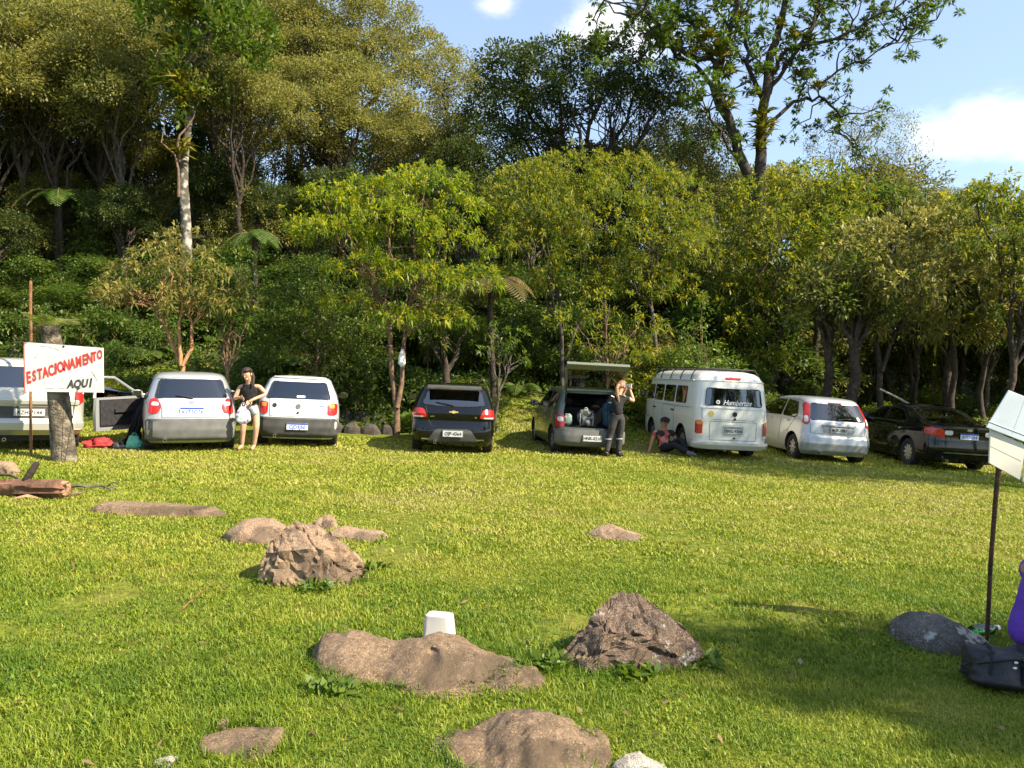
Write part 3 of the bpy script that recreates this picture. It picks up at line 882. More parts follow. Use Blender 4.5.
tree('bronze_leaved_tree', 'small tree with bronze leaves and bare orange forked trunk behind the silver hatchback', 178, 18.6, 238, 190, 335, 'lance', 'bronze', 'orange', seed=16, r0=.075,
     lobes=[(100, 290, .2, 24, 14), (228, 300, .2, 26, 16), (125, 285, 0, 30, 20), (155, 265, .2, 36, 22), (190, 262, -.2, 36, 24), (215, 285, .1, 34, 22), (150, 300, -.4, 36, 20), (190, 305, -.2, 34, 20), (115, 300, .3, 22, 14), (175, 240, .4, 26, 16)],
     stems=[([(182, None), (181, 366), (170, 348), (162, 333), (152, 312)], .06, .035), ([(181, 366), (178, 345), (175, 322)], .05, .035), ([(182, 366), (190, 348), (188, 325)], .05, .035)], twigs=9, dens=.75, scale=.9)
tree('slender_bright_tree', 'slender light green tree between the silver and the white hatchback', 226, 19.3, 250, 90, 335, 'lance', 'light', 'brown', seed=17, r0=.05,
     lobes=[(212, 275, 0, 26, 20), (240, 268, .1, 28, 20), (225, 300, -.2, 30, 22), (252, 300, .2, 24, 20), (200, 305, .2, 22, 18), (236, 325, .1, 24, 14)], twigs=7, dens=.6, scale=.9)
tree('vine_covered_tree', 'vine covered dark green tree rising behind the white hatchback', 313, 20.5, 262, 110, 390, 'bush', 'mid', 'brown', seed=18, r0=.07,
     lobes=[(300, 300, 0, 32, 30), (335, 315, .1, 34, 32), (305, 350, -.2, 40, 32), (345, 362, -.2, 36, 30), (318, 275, .2, 24, 20), (275, 340, .2, 28, 30), (368, 340, .4, 26, 36)], twigs=5, dens=.75)
tree('leaning_dark_tree', 'dark leaning trunk tree behind the black hatchback', 446, 20.3, 285, 70, 350, 'lance', 'mid', 'dark', seed=19, r0=.13, lobes=[(440, 315, .4, 36, 24), (470, 325, .6, 28, 20), (425, 340, .5, 26, 16)], twigs=5, dens=.8)
tree('conifer_like_sapling', 'pointed light green sapling behind the cream van', 702, 20.5, 300, 74, 370, 'bush', 'light', 'brown', seed=20, r0=.04,
     lobes=[(702, 310, 0, 10, 13), (700, 326, 0, 19, 13), (706, 342, 0, 27, 14), (698, 358, 0, 34, 14), (705, 374, .1, 36, 14)], twigs=8, dens=.5)
tree('thin_sapling', 'thin light sapling with sparse leaves right of the black hatchback', 496, 19.6, 345, 60, 385, 'lance', 'light', 'grey', seed=21, r0=.04,
     lobes=[(485, 350, 0, 22, 14), (512, 358, .1, 22, 14), (498, 335, .1, 20, 14), (520, 340, .2, 16, 12)], twigs=6, dens=.55, scale=.8)
tree('roadside_young_tree', 'young mid green tree behind the raised tailgate', 606, 20.2, 292, 110, 360, 'lance', 'bright_b', 'brown', seed=22, r0=.055,
     lobes=[(575, 325, 0, 28, 18), (610, 308, .1, 30, 20), (640, 325, 0, 28, 20), (596, 345, -.1, 28, 16), (630, 350, .2, 26, 16)], twigs=8, dens=.55, scale=.9)

# dark trunks of the grove at right, with small crowns of their own high up
for i, (px, d, r0, lab) in enumerate(((830, 21.8, .14, 'dark leaning tree trunk behind the pale silver hatchback'), (852, 21.2, .17, 'thick dark tree trunk just right of the leaning one behind the silver hatchback'),
                                 (948, 22.5, .14, 'thick mossy tree trunk behind the black saloon'), (986, 22.0, .09, 'thin reddish tree trunk left of the white boards'), (917, 25.0, .07, 'thin pole-like tree deep in the grove behind the black saloon'))):
    tree('grove_tree', lab, px, d, 250 + i * 6, 110, 330, 'dense', 'mid' if i % 2 else 'olive_b', 'dark', seed=30 + i, r0=r0, n=6, group='trunks of the grove at right', dens=.6, twigs=6)

# ------------------------------------------------------------------ tall emergent tree against the sky
def tall_tree():
    d = 31.0
    px = 752
    base = at(px, d)
    def Q(x, y, dy=0): return Vector(((x - 512) / F * d - base.x, dy, CAMZ + (370 - y) / F * d - base.z))
    t = empty('tall_open_tree', base, 0, 'tall open-crowned tree with dark forked limbs and bromeliads against the sky', 'tree')
    rnd = random.Random(7)
    limbs = [
        ([(752, 300), (752, 185), (735, 155), (725, 120), (718, 85), (712, 60)], .30, .17),
        ([(754, 300), (758, 185), (760, 140), (766, 100), (770, 60), (778, 20), (790, -40)], .34, .12),
        ([(712, 60), (690, 62), (668, 45), (648, 32), (640, 25), (618, 28), (598, 20)], .14, .03),
        ([(725, 120), (700, 70), (680, 50), (662, 20), (640, -5), (620, -20)], .12, .03),
        ([(715, 75), (722, 45), (728, 20), (735, -15), (745, -50)], .16, .05),
        ([(718, 70), (700, 35), (695, 5), (690, -40)], .11, .03),
        ([(763, 110), (750, 60), (748, 25), (760, -10), (765, -60)], .13, .04),
        ([(768, 80), (785, 55), (800, 52), (822, 50), (848, 42), (880, 28), (905, 15)], .12, .02),
        ([(800, 52), (815, 20), (830, -10), (850, -40)], .08, .02),
        ([(768, 95), (780, 75), (800, 45), (812, 10), (820, -30)], .12, .03),
        ([(760, 150), (775, 120), (795, 100), (815, 90), (835, 92), (850, 105), (858, 118), (872, 128), (888, 145)], .11, .02),
        ([(815, 90), (835, 75), (860, 60), (890, 45), (915, 25)], .06, .015),
        ([(735, 158), (715, 135), (700, 120), (690, 112)], .08, .02),
        ([(728, 30), (715, 0), (700, -30), (680, -60)], .07, .02),
        ([(668, 45), (650, 60), (635, 58), (612, 45), (596, 42)], .05, .015)]
    mb = MB(); tips = []
    for pts, r0, r1 in limbs:
        q = []
        dy = rnd.uniform(-2.2, 2.2) if r0 < .25 else 0
        n = len(pts)
        for i, (x, y) in enumerate(pts):
            q.append(Q(x, y, dy * i / (n - 1)) + Vector((rnd.gauss(0, .08), rnd.gauss(0, .1), rnd.gauss(0, .08))) * (1 if i else 0))
        fine = []
        for a, b in zip(q[:-1], q[1:]):
            for s in range(3): fine.append(a.lerp(b, s / 3) + Vector((rnd.gauss(0, .05), rnd.gauss(0, .05), rnd.gauss(0, .05))))
        fine.append(q[-1])
        N = len(fine)
        mb.tube(fine, [(r0 + (r1 - r0) * i / (N - 1)) * .82 for i in range(N)], 8)
        if r0 < .25:
            for _ in range(13):
                i = rnd.randint(N // 4, N - 1)
                e = fine[i] + Vector((rnd.gauss(0, 1.0), rnd.gauss(0, 1.0), rnd.gauss(.3, .75)))
                tw = wiggle(fine[i], e, 5, .3, rnd)
                mb.tube(tw, [.04 * (1 - .75 * j / 5) for j in range(6)], 5)
                tips.append(e)
                for _ in range(3):
                    e2 = tw[rnd.randint(2, 5)] + Vector((rnd.gauss(0, .5), rnd.gauss(0, .5), rnd.gauss(.15, .4)))
                    mb.tube(wiggle(tw[3], e2, 3, .3, rnd), [.018, .014, .01, .006], 4); tips.append(e2)
    mb.build('trunk', BK['dark'], t, True, 80)
    rng = np.random.default_rng(5)
    C = np.array([tuple(v) for v in tips])
    n = 38
    m = len(C)
    rd = unit(rng.normal(0, 1, (m * n, 3)) + np.array([0, 0, .25]))
    P_ = np.repeat(C, n, 0) + rd * .06
    V, T = leaf_arrays(P_, rd, .225 * rng.uniform(.6, 1.2, m * n), .078, np.clip(.5 + rng.normal(0, .2, m * n), 0, 1), rng, .12)
    link('crown', leaves_mesh('crown', V, T), t, LM['light'])
    sp = [(Q(716, 62), 2.4), (Q(706, 45), 1.8), (Q(722, 80), 1.6), (Q(700, 30), 1.3), (Q(758, 118), 1.6), (Q(760, 135), 2.0), (Q(756, 150), 1.4), (Q(803, 50), 1.4), (Q(790, 45), 1.3), (Q(774, 30), 1.2), (Q(735, 25), 1.3), (Q(812, 92), 1.1), (Q(750, 100), 1.2), (Q(726, 112), 1.3), (Q(765, 75), 1.1), (Q(795, 80), 1.3), (Q(690, 60), 1.2)]
    bromeliads(t, [(tuple(p + Vector((0, -.3, 0))), s) for p, s in sp], 3, .5)
tall_tree()

# ------------------------------------------------------------------ white-trunked tree at left
t, lb, C = tree('white_trunked_tree', 'tall tree with a white lichened trunk and bromeliads above the silver hatchback', 186, 27.0, -30, 190, 130, 'sparse', 'light', 'white', seed=41, r0=.14,
     lobes=[(225, 35, 0, 36, 30), (200, 5, .5, 40, 26), (165, 20, .3, 34, 28), (245, 60, .2, 26, 22), (190, 60, .2, 30, 26), (150, -20, 0, 40, 26), (215, -25, 0, 44, 26), (245, 30, .3, 30, 24), (186, 95, -.2, 14, 20), (190, 125, -.2, 10, 14), (205, 85, .3, 24, 20), (172, 85, .3, 20, 18)], twigs=7, dens=2.6, fork=.5,
     stems=[([(187, None), (185, 210), (183, 160), (188, 110), (192, 60), (195, 10)], .19, .07)])
d = 27.0
def QW(x, y, dy=-.3):
    return ((x - 186) / F * d, dy, CAMZ + (370 - y) / F * d - t.location.z)
bromeliads(t, [(QW(184, 90), 2.0), (QW(190, 100), 1.8), (QW(186, 112), 1.5), (QW(192, 22), 1.8), (QW(198, 15), 1.6), (QW(190, 150), 1.1), (QW(186, 158), 1.3), (QW(180, 50), 1.4)], 8, .5)
rr = random.Random(5)
for (x0, y0, x1, y1, r_) in ((184, 165, 200, 112, .09), (184, 200, 171, 120, .08), (186, 130, 162, 92, .05), (190, 85, 162, 20, .06), (192, 70, 225, 30, .06)):
    MB().tube(wiggle(QW(x0, y0), QW(x1, y1), 6, .2, rr), [r_ * .8 * (1 - .15 * i) for i in range(7)], 7).build('limb', BK['brown' if y1 < 130 else 'white'], t, True, 80)

# ------------------------------------------------------------------ domed olive trees on the hill, dark umbrella trees
tree('domed_olive_tree', 'large olive tree with layered dome-shaped foliage left of the dark umbrella tree', 345, 33.0, 60, 200, 200, 'fine', 'olive', 'dark', seed=51, r0=.25,
     lobes=[(300, 92, 0, 48, 24), (340, 80, .8, 50, 26), (372, 112, -.8, 44, 24), (318, 125, -1.2, 52, 22), (275, 120, .4, 40, 24), (360, 148, -1.0, 44, 24), (300, 158, -.6, 46, 22), (400, 140, .4, 36, 24), (262, 90, 1.5, 34, 24)], dens=1.3, twigs=8, lo=.78, zmin=-.12)
tree('tall_domed_olive_tree', 'tallest olive dome tree at the top left of the sky gap', 345, 38.0, 0, 200, 80, 'fine', 'olive', 'dark', seed=52, r0=.3,
     lobes=[(300, 40, 0, 50, 28), (345, 22, .5, 52, 28), (385, 35, 0, 46, 28), (270, 20, 1, 48, 32), (325, 70, -1, 48, 26), (375, 75, -1, 46, 28), (415, 60, .5, 38, 30), (310, -10, .5, 60, 26), (240, 45, 1, 44, 34)], dens=1.15, twigs=8, lo=.78, zmin=-.12)
tree('brownish_olive_tree', 'brown-tinged olive tree sloping down to the sky beside the dark umbrella tree', 430, 36.5, 45, 120, 190, 'fine', 'olive', 'dark', seed=53, r0=.22,
     lobes=[(415, 95, 0, 42, 34), (445, 75, .5, 34, 28), (462, 105, .2, 30, 34), (425, 140, -.6, 42, 32), (460, 150, -.2, 32, 30), (445, 185, 0, 40, 30), (405, 175, 0, 36, 28)], dens=1.0, twigs=8, lo=.7, zmin=-.3)
tree('dark_umbrella_tree', 'dark green umbrella-shaped tree standing out against the sky', 590, 33.0, 42, 210, 140, 'dense', 'dark', 'dark', seed=54, r0=.25,
     lobes=[(520, 80, 0, 38, 26), (555, 60, .6, 36, 22), (500, 65, .5, 26, 22), (600, 75, -.3, 40, 22), (640, 82, .2, 36, 20), (665, 95, .3, 30, 18), (575, 105, -.4, 44, 20), (530, 115, .3, 44, 26), (500, 115, .2, 34, 34), (620, 105, 0, 40, 18), (660, 112, -.2, 26, 14), (490, 150, 0, 34, 30), (535, 148, .4, 34, 20)], dens=1.2, twigs=12, lo=.7, zmin=-.25)
tree('mid_canopy_tree', 'olive tree filling the gap under the dark umbrella tree', 660, 34.0, 115, 190, 220, 'fine', 'olive_b', 'dark', seed=55, r0=.2,
     lobes=[(640, 150, 0, 42, 26), (685, 135, .4, 34, 24), (705, 150, 0, 34, 26), (610, 170, .4, 42, 28), (670, 175, -.6, 46, 30), (715, 185, .4, 36, 30), (575, 165, .6, 36, 24)], dens=.9, twigs=10)
tree('sparse_hill_tree', 'thin sparse tree on the ridge right of the tall open tree', 864, 33.0, 105, 120, 180, 'twiggy', 'olive_b', 'grey', seed=56, r0=.10,
     lobes=[(850, 130, 0, 34, 18), (885, 125, .3, 32, 16), (905, 150, 0, 26, 14), (860, 155, -.3, 36, 18), (830, 148, .3, 28, 18), (890, 168, .2, 30, 14)], dens=1.2, twigs=14)
tree('ridge_tree', 'mid green tree filling the ridge behind the round bright tree', 880, 33.5, 165, 170, 240, 'dense', 'olive_b', 'dark', seed=57, r0=.15, n=9, dens=.9)
tree('leafy_green_tree', 'fresh green leafy tree on the ridge between the yellow-green crowns', 885, 28.0, 178, 60, 225, 'lance_far', 'light', 'dark', seed=58, r0=.10, n=6, dens=1.0)

# ------------------------------------------------------------------ trees that fill the slope behind
protos = []
def proto(leaf, sty, seed, w, h, clear, n, dens, flat=.75):
    lb = auto_lobes(w, w, h, clear, n, seed, .26, .42, flat)
    V, T, C = crown_arrays(lb, sty, seed, dens)
    t = empty('slope_tree', (0, 0, 0), 0, 'tree', 'tree', 'dense trees filling the wooded slope')
    trunk_for(lb, [(0, 0, 0)], .125, seed, .45, 7, C).build('trunk', BK['dark' if seed % 2 else 'grey'], t, True, 80)
    link('crown', leaves_mesh('crown', V, T), t, LM[leaf])
    return t
PR = [proto('olive', 'fine', 201, 7, 4.5, 5.5, 11, .8), proto('olive_b', 'dense', 202, 7.5, 4.5, 5.0, 11, .8), proto('dark', 'dense', 203, 7.5, 5, 4.5, 11, .8),
      proto('olive_b', 'fine', 204, 6.5, 5, 5.5, 10, .8), proto('mid', 'dense', 205, 6.5, 5, 3.5, 10, .8), proto('bright_b', 'lance_far', 206, 6, 4, 3.5, 9, .9)]
used = [False] * len(PR)
def fill(px, d, top, which, label, rz=None, sx=None, group='dense trees filling the wooded slope'):
    src = PR[which]
    b = at(px, d)
    hz = CAMZ + (370 - top) / F * d - b.z
    H = {0: 10.2, 1: 9.7, 2: 9.7, 3: 10.7, 4: 8.7, 5: 7.6}[which]
    s = max(.35, hz / H)
    r = random.Random(int(px * 7 + d * 13))
    rz = r.uniform(0, 6.28) if rz is None else rz
    hsc = sx or min(s, 1.45)
    if not used[which]:
        used[which] = True
        src.location = b; src.rotation_euler = (0, 0, rz); src.scale = (hsc, hsc, s); src['label'] = label; src['group'] = group
        return src
    return duptree(src, b, rz, hsc, label, group, s)

R1 = 'tall shadowy tree on the steep slope at the upper left'
for (px, d, top, w_) in ((-60, 31, -30, 0), (25, 30, -40, 3), (95, 30.5, -20, 0), (-130, 28, -80, 1), (60, 36, -60, 3), (140, 35, -50, 0), (215, 35, -40, 3), (-20, 38, -90, 1), (-100, 40, -100, 2),
                         (250, 32.5, 40, 0), (205, 40, -80, 1), (-210, 30, -90, 0), (-300, 33, -100, 3), (-180, 24, -60, 1), (110, 42, -90, 2), (290, 44, -10, 1), (20, 45, -100, 2), (0, 52, -60, 1), (70, 54, -50, 3), (140, 50, -60, 0), (190, 55, -50, 1), (250, 50, -40, 3), (320, 52, 0, 1), (-70, 55, -60, 3), (30, 60, -40, 1), (110, 62, -40, 1), (220, 62, -30, 2), (300, 60, -15, 1), (0, 28.5, 10, 0), (60, 29, 22, 0), (125, 29.3, 25, 3), (-50, 28, 5, 3), (245, 29.5, 40, 0), (90, 32, 0, 0)):
    fill(px, d, top, w_, R1)
R2 = 'dark tree deep in the shade of the slope behind the parked cars'
for (px, d, top, w_) in ((20, 33.5, 120, 2), (90, 34, 110, 2), (155, 33, 120, 1), (230, 31, 130, 2), (290, 30.5, 165, 2), (350, 29.5, 150, 2), (415, 29, 160, 1), (470, 28.5, 150, 2), (-50, 32, 120, 2), (530, 30, 150, 1), (480, 33, 120, 2), (440, 40, 110, 1), (400, 44, 90, 2),
                         (560, 36, 120, 2), (620, 38, 130, 1), (740, 31, 190, 1), (700, 28, 215, 1), (650, 28, 230, 2), (730, 26.5, 260, 4), (-10, 27, 190, 2), (120, 28.5, 170, 2), (60, 30.8, 150, 1)):
    fill(px, d, top, w_, R2)
R3 = 'olive tree on the gentle wooded slope at the right'
for (px, d, top, w_) in ((800, 36, 150, 1), (850, 40, 150, 3), (930, 34, 190, 1), (980, 36, 198, 3), (1040, 30, 195, 1), (1100, 28, 190, 4), (1080, 34, 180, 1), (760, 42, 135, 3), (700, 44, 130, 1), (900, 29, 205, 3), (960, 28, 215, 4), (1020, 27, 215, 1), (820, 29, 205, 4),
                         (1180, 26, 170, 1), (1260, 30, 150, 3), (1150, 36, 170, 1), (850, 27, 240, 4), (1340, 26, 130, 5), (780, 28, 235, 2), (910, 26, 255, 4), (985, 25, 262, 5), (1050, 24.5, 255, 4), (1120, 23, 240, 5)):
    fill(px, d, top, w_, R3)
R4 = 'far tree on the pale ridge below the cloud'
for (px, d, top, w_) in ((900, 58, 178, 1), (935, 60, 172, 3), (965, 62, 176, 1), (1000, 60, 184, 3), (1035, 58, 186, 1), (1080, 60, 180, 3), (860, 56, 172, 3), (1130, 60, 178, 1), (820, 55, 165, 1), (1190, 60, 170, 3)):
    fill(px, d, top, w_, R4)

# trees beside the clearing, out of the photo, that throw the shade on the lawn at right
sh = 'tree standing at the right side of the clearing'
def shade_tree(x, y, s, which, sz=None):
    duptree(PR[which], (x, y, g1(x, y)), x * 3, s, sh, 'trees along the right side of the clearing', sz)
shade_tree(10.3, -.1, .62, 5, 1.35)
shade_tree(11.0, .1, .5, 1, 1.05)
shade_tree(13.6, -.9, .75, 4, 1.15)
shade_tree(13.0, 12.7, .70, 4, 1.25)
shade_tree(15.6, 13.4, .80, 3, .80)
shade_tree(19.5, 12.0, .80, 4, .95)
shade_tree(14.0, 5.6, .42, 5, 1.0)
shade_tree(17.5, 6.6, .45, 4, 1.0)
shade_tree(17.5, 9.0, .40, 5, 1.1)

# low branched bushy trees that close the wood down to the ground
def bushy_proto(leaf, sty, seed, dens=1.0):
    lb = auto_lobes(4.2, 3.8, 4.6, .35, 12, seed, .26, .40, .9)
    V, T, C = crown_arrays(lb, sty, seed, dens)
    t = empty('bushy_tree', (0, 0, 0), 0, 'bushy tree', 'tree', 'bushy trees closing the wood down to the ground')
    trunk_for(lb, [(0, 0, 0)], .06, seed, .3, 4, C, .008).build('trunk', BK['dark'], t, True, 80)
    link('crown', leaves_mesh('crown', V, T), t, LM[leaf])
    return t
def BUSHY():
    BP = [bushy_proto('mid', 'dense', 401, .75), bushy_proto('under', 'dense', 402, .8), bushy_proto('olive_b', 'bush', 403, .55), bushy_proto('bright_b', 'lance_far', 404, .75), bushy_proto('light', 'lance_far', 405, .6)]
    bu = [False] * len(BP)
    for px, d, top, w_ in ((500, 24.5, 300, 1), (535, 25.5, 285, 0), (575, 26, 280, 1), (620, 25.5, 290, 0), (655, 24.5, 300, 2), (700, 25.5, 270, 1), (735, 24.0, 290, 3), (765, 25.5, 260, 1), (805, 26.5, 275, 2), (680, 22.8, 330, 0), (640, 22.6, 335, 3),
                           (730, 22.6, 340, 4), (840, 28.5, 290, 3), (875, 30, 280, 2), (915, 29, 290, 3), (950, 30, 285, 4), (985, 29, 290, 0), (1025, 28, 280, 3), (1065, 26, 280, 0), (1110, 25, 260, 2), (470, 23.5, 300, 1), (440, 24.5, 290, 0), (400, 24, 300, 1), (365, 23, 320, 0),
                           (335, 24.5, 290, 1), (290, 23.5, 310, 0), (250, 25, 285, 1), (215, 24, 310, 1), (130, 25.5, 290, 1), (60, 25, 285, 1), (0, 25, 280, 0), (-70, 25, 270, 1), (90, 27.5, 240, 1), (165, 28, 235, 1), (20, 27.5, 235, 1), (240, 28.5, 225, 1), (310, 27.5, 240, 1), (-40, 28.5, 220, 1),
                           (560, 30, 235, 1), (610, 31, 230, 1), (660, 31, 235, 0), (710, 30.5, 225, 1), (760, 30.5, 225, 2), (510, 28.5, 240, 1), (470, 27.5, 235, 1), (800, 32, 220, 1), (850, 33, 235, 3), (900, 34, 240, 0), (950, 34.5, 240, 2), (1000, 33.5, 240, 3), (1050, 32, 235, 1), (380, 28, 225, 1), (425, 27, 240, 1), (-20, 38, 70, 1), (40, 40, 60, 1), (100, 39, 70, 2), (150, 41, 60, 1), (210, 40, 70, 1), (270, 41, 90, 2), (330, 42, 100, 1), (390, 40, 120, 1), (440, 42, 110, 2), (500, 40, 125, 1), (-80, 38, 50, 1),
                           (560, 35, 170, 1), (605, 36, 160, 2), (650, 36, 165, 1), (700, 38, 160, 2), (185, 25.0, 240, 1), (140, 31.5, 150, 2), (60, 32.5, 150, 2), (215, 32, 150, 0), (-10, 32, 150, 2), (30, 29.8, 165, 2), (110, 29.5, 175, 0), (250, 30.5, 165, 2), (-60, 29.5, 160, 2), (300, 30, 180, 2), (355, 31, 165, 2), (420, 30.5, 165, 2), (100, 34.5, 130, 1), (300, 33.5, 160, 1), (-80, 32, 140, 1), (540, 33, 180, 1)):
        b = at(px, d)
        s_ = max(.35, (CAMZ + (370 - top) / F * d - b.z) / 4.9)
        rz = (px * 1.7) % 6.28
        if not bu[w_]:
            bu[w_] = True; o = BP[w_]; o.location = b; o.rotation_euler = (0, 0, rz); o.scale = (max(.7, s_), max(.7, s_), s_)
        else: duptree(BP[w_], b, rz, max(.7, s_), 'bushy tree', 'bushy trees closing the wood down to the ground', s_)

# ------------------------------------------------------------------ undergrowth
def shrub_proto(leaf, sty, seed, dens=1.0, n=6):
    lb = auto_lobes(2.0, 1.8, 1.5, .1, n, seed, .34, .5, .8)
    V, T, C = crown_arrays(lb, sty, seed, dens)
    t = empty('shrub', (0, 0, 0), 0, 'shrub', 'shrub', 'shrubs on the bank behind the cars')
    trunk_for(lb, [(0, 0, 0)], .03, seed, .2, 4, C, .006).build('stem', BK['brown'], t, True, 80)
    link('foliage', leaves_mesh('foliage', V, T), t, LM[leaf])
    return t
SH = [shrub_proto('under', 'bush', 301), shrub_proto('mid', 'bush', 302), shrub_proto('light', 'lance', 303, .5), shrub_proto('under', 'lance', 304, .6), shrub_proto('bright_b', 'bush', 305, .8), shrub_proto('dark', 'bush', 306)]
sused = [False] * len(SH)
def shrub(px, d, s, w_, label, sz=None):
    b = at(px, d)
    r = random.Random(int(px * 3 + d * 17)); rz = r.uniform(0, 6.28)
    if not sused[w_]:
        sused[w_] = True; o = SH[w_]
        o.location = b; o.rotation_euler = (0, 0, rz); o.scale = (s, s, sz or s); o['label'] = label
        return o
    return duptree(SH[w_], b, rz, s, label, 'shrubs on the bank behind the cars', sz)
rr = random.Random(77)
L1 = 'leafy shrub on the dark green bank at left behind the cars'
for row, d in enumerate((20.0, 21.6, 23.4, 25.5)):
    for px in range(-120, 480, 62):
        w_ = rr.choice((0, 0, 1, 3, 5)) if row else rr.choice((0, 1, 3))
        shrub(px + rr.uniform(-25, 25), d + rr.uniform(-.6, .6), rr.uniform(.65, 1.15) * (.8 if row == 0 else 1.0), w_, L1)
L2 = 'leafy shrub in the woodland edge behind the van and the open tailgate'
for px, d, s, w_ in ((505, 23.6, .8, 4), (535, 24.2, .9, 1), (560, 24.4, .9, 4), (600, 21.4, .75, 1), (640, 21.2, .9, 4), (655, 20.4, .8, 1), (675, 22.4, 1.1, 3), (715, 22.5, 1.0, 2), (740, 21.6, .9, 5), (765, 21.0, .8, 1), (620, 23.5, 1.2, 3), (570, 24.5, 1.3, 0),
                     (520, 24.5, 1.2, 5), (690, 24.5, 1.3, 0), (750, 24, 1.2, 5), (800, 22.5, .7, 4), (785, 20.6, .55, 2), (810, 24.5, 1.0, 3)):
    shrub(px, d, s, w_, L2)
L3 = 'low sunlit shrub among the grove trunks at the right'
for px, d, s, w_ in ((880, 24, .6, 4), (905, 26, .8, 2), (925, 23.5, .4, 2), (940, 26, .8, 4), (965, 25.5, .7, 1), (990, 24.5, .6, 4), (1010, 26, .8, 2), (1040, 24, .7, 1), (870, 27, .9, 3), (830, 25.5, .7, 1), (1080, 24, .9, 4), (845, 23, .4, 4), (902, 22.3, .3, 2), (975, 23, .35, 4), (815, 20.8, .75, 1), (845, 20.6, .6, 4), (880, 21.2, .7, 1), (910, 20.8, .5, 4), (940, 21.0, .6, 1), (965, 20.4, .45, 2), (1000, 20.6, .7, 4), (1035, 20.8, .8, 1), (1075, 20.4, .9, 1)):
    shrub(px, d, s, w_, L3)
BUSHY()

# leafy ground cover on the bank and the wood floor
def ground_cover():
    rng = np.random.default_rng(9)
    n = 9000
    d = rng.uniform(19.2, 34, n); px = rng.uniform(-260, 1300, n)
    x = (px - 512) / F * d
    left = x < 1.5
    keep = (rng.random(n) < np.where(left, 1.0, .33)) & ~((x > -.3) & (x < 1.8) & (d < 22.5))
    x, d = x[keep], d[keep]
    z = gz(x, d)
    C = np.stack([x, d, z + .08], 1)
    k = 22
    rd = unit(rng.normal(0, 1, (len(C) * k, 3)) + np.array([0, -.2, .5]))
    P_ = np.repeat(C, k, 0) + rd * .28 * rng.random((len(C) * k, 1))
    tone = np.clip(.4 + np.repeat(rng.normal(0, .2, len(C)), k) + rng.normal(0, .15, len(C) * k), 0, 1)
    V, T = leaf_arrays(P_, rd, .17 * rng.uniform(.6, 1.3, len(P_)), .07, tone, rng, .25)
    o = link('ground_cover', leaves_mesh('ground_cover', V, T), None, LM['under'])
    tag(o, 'leafy ground cover on the bank under the trees', 'ground cover', kind='stuff')
ground_cover()

# ------------------------------------------------------------------ tree fern, fern plants
def frond(mb_v, mb_t, base, direc, L, rng, droop=.6, n=26, wid=.28, tone=.5):
    d_ = Vector(direc).normalized()
    pts = []
    for i in range(n + 1):
        t = i / n
        pts.append(Vector(base) + d_ * L * t + Vector((0, 0, 1)) * L * (.25 * t - droop * t * t))
    V = []
    for i in range(1, n):
        t = i / n
        tg = (pts[i + 1] - pts[i - 1]).normalized()
        s = tg.cross(Vector((0, 0, 1))).normalized()
        wl_ = L * wid * math.sin(math.pi * (t * .85 + .12)) 
        for sg in (-1, 1):
            a = pts[i] - tg * .007 * L; b = pts[i] + tg * .009 * L
            tip = pts[i] + s * sg * wl_ + tg * wl_ * .35 - Vector((0, 0, wl_ * .25))
            m_ = (a + tip) / 2 + tg * .02 * L
            V += [tuple(a), tuple(b), tuple(m_ + tg * .012 * L), tuple(tip)]
            mb_t += [min(1, max(0, rng.gauss(tone, .15)))] * 4
    mb_v += V
    return pts

def fern_plant(name, label, cat, base, n, L, leaf, seed, up=.35, droop=.55, stem=None, tilt=0, tone=.5):
    rnd = random.Random(seed)
    t = empty(name, base, 0, label, cat)
    V, T = [], []
    mb = MB()
    for i in range(n):
        a = 2 * math.pi * i / n + rnd.uniform(-.2, .2)
        h = stem or 0
        pts = frond(V, T, (0, 0, h), (math.cos(a), math.sin(a), up + rnd.uniform(-.15, .25)), L * rnd.uniform(.75, 1.1), rnd, droop, tone=tone)
        mb.tube(pts, [.012 * L * (1.2 - i_ / len(pts)) for i_ in range(len(pts))], 4)
    mb.build('frond_stem', BK['brown'], t, True, 80)
    link('fronds', leaves_mesh('fronds', np.array(V), np.array(T)), t, LM[leaf])
    if stem:
        MB().tube(wiggle((0, 0, -.1), (0, 0, stem), 7, .05, rnd), [.10, .09, .085, .085, .08, .085, .09, .10], 9).build('trunk', BK['dark'], t, True, 80)
    return t
b = at(492, 21.0); fern_plant('tree_fern', 'tree fern with brown arching fronds left of the open tailgate', 'tree fern', b, 13, 1.75, 'frond', 3, .7, 1.0, stem=CAMZ + (370 - 292) / F * 21 - b.z)
b = at(62, 29.0); fern_plant('tree_fern', 'dark tree fern half hidden in the shade high on the left slope', 'tree fern', b, 13, 1.9, 'fern', 5, .8, 1.15, stem=max(1.5, CAMZ + (370 - 200) / F * 29 - b.z))
b = at(256, 24.5); fern_plant('tree_fern', 'small green tree fern above the white hatchback', 'tree fern', b, 12, 1.3, 'fern', 6, .8, 1.15, stem=max(.8, CAMZ + (370 - 240) / F * 24.5 - b.z))
b = at(412, 19.6); t = fern_plant('spiky_plant', 'spiky dark green plant left of the black hatchback', 'plant', b, 16, .85, 'fern', 8, 1.0, .4)

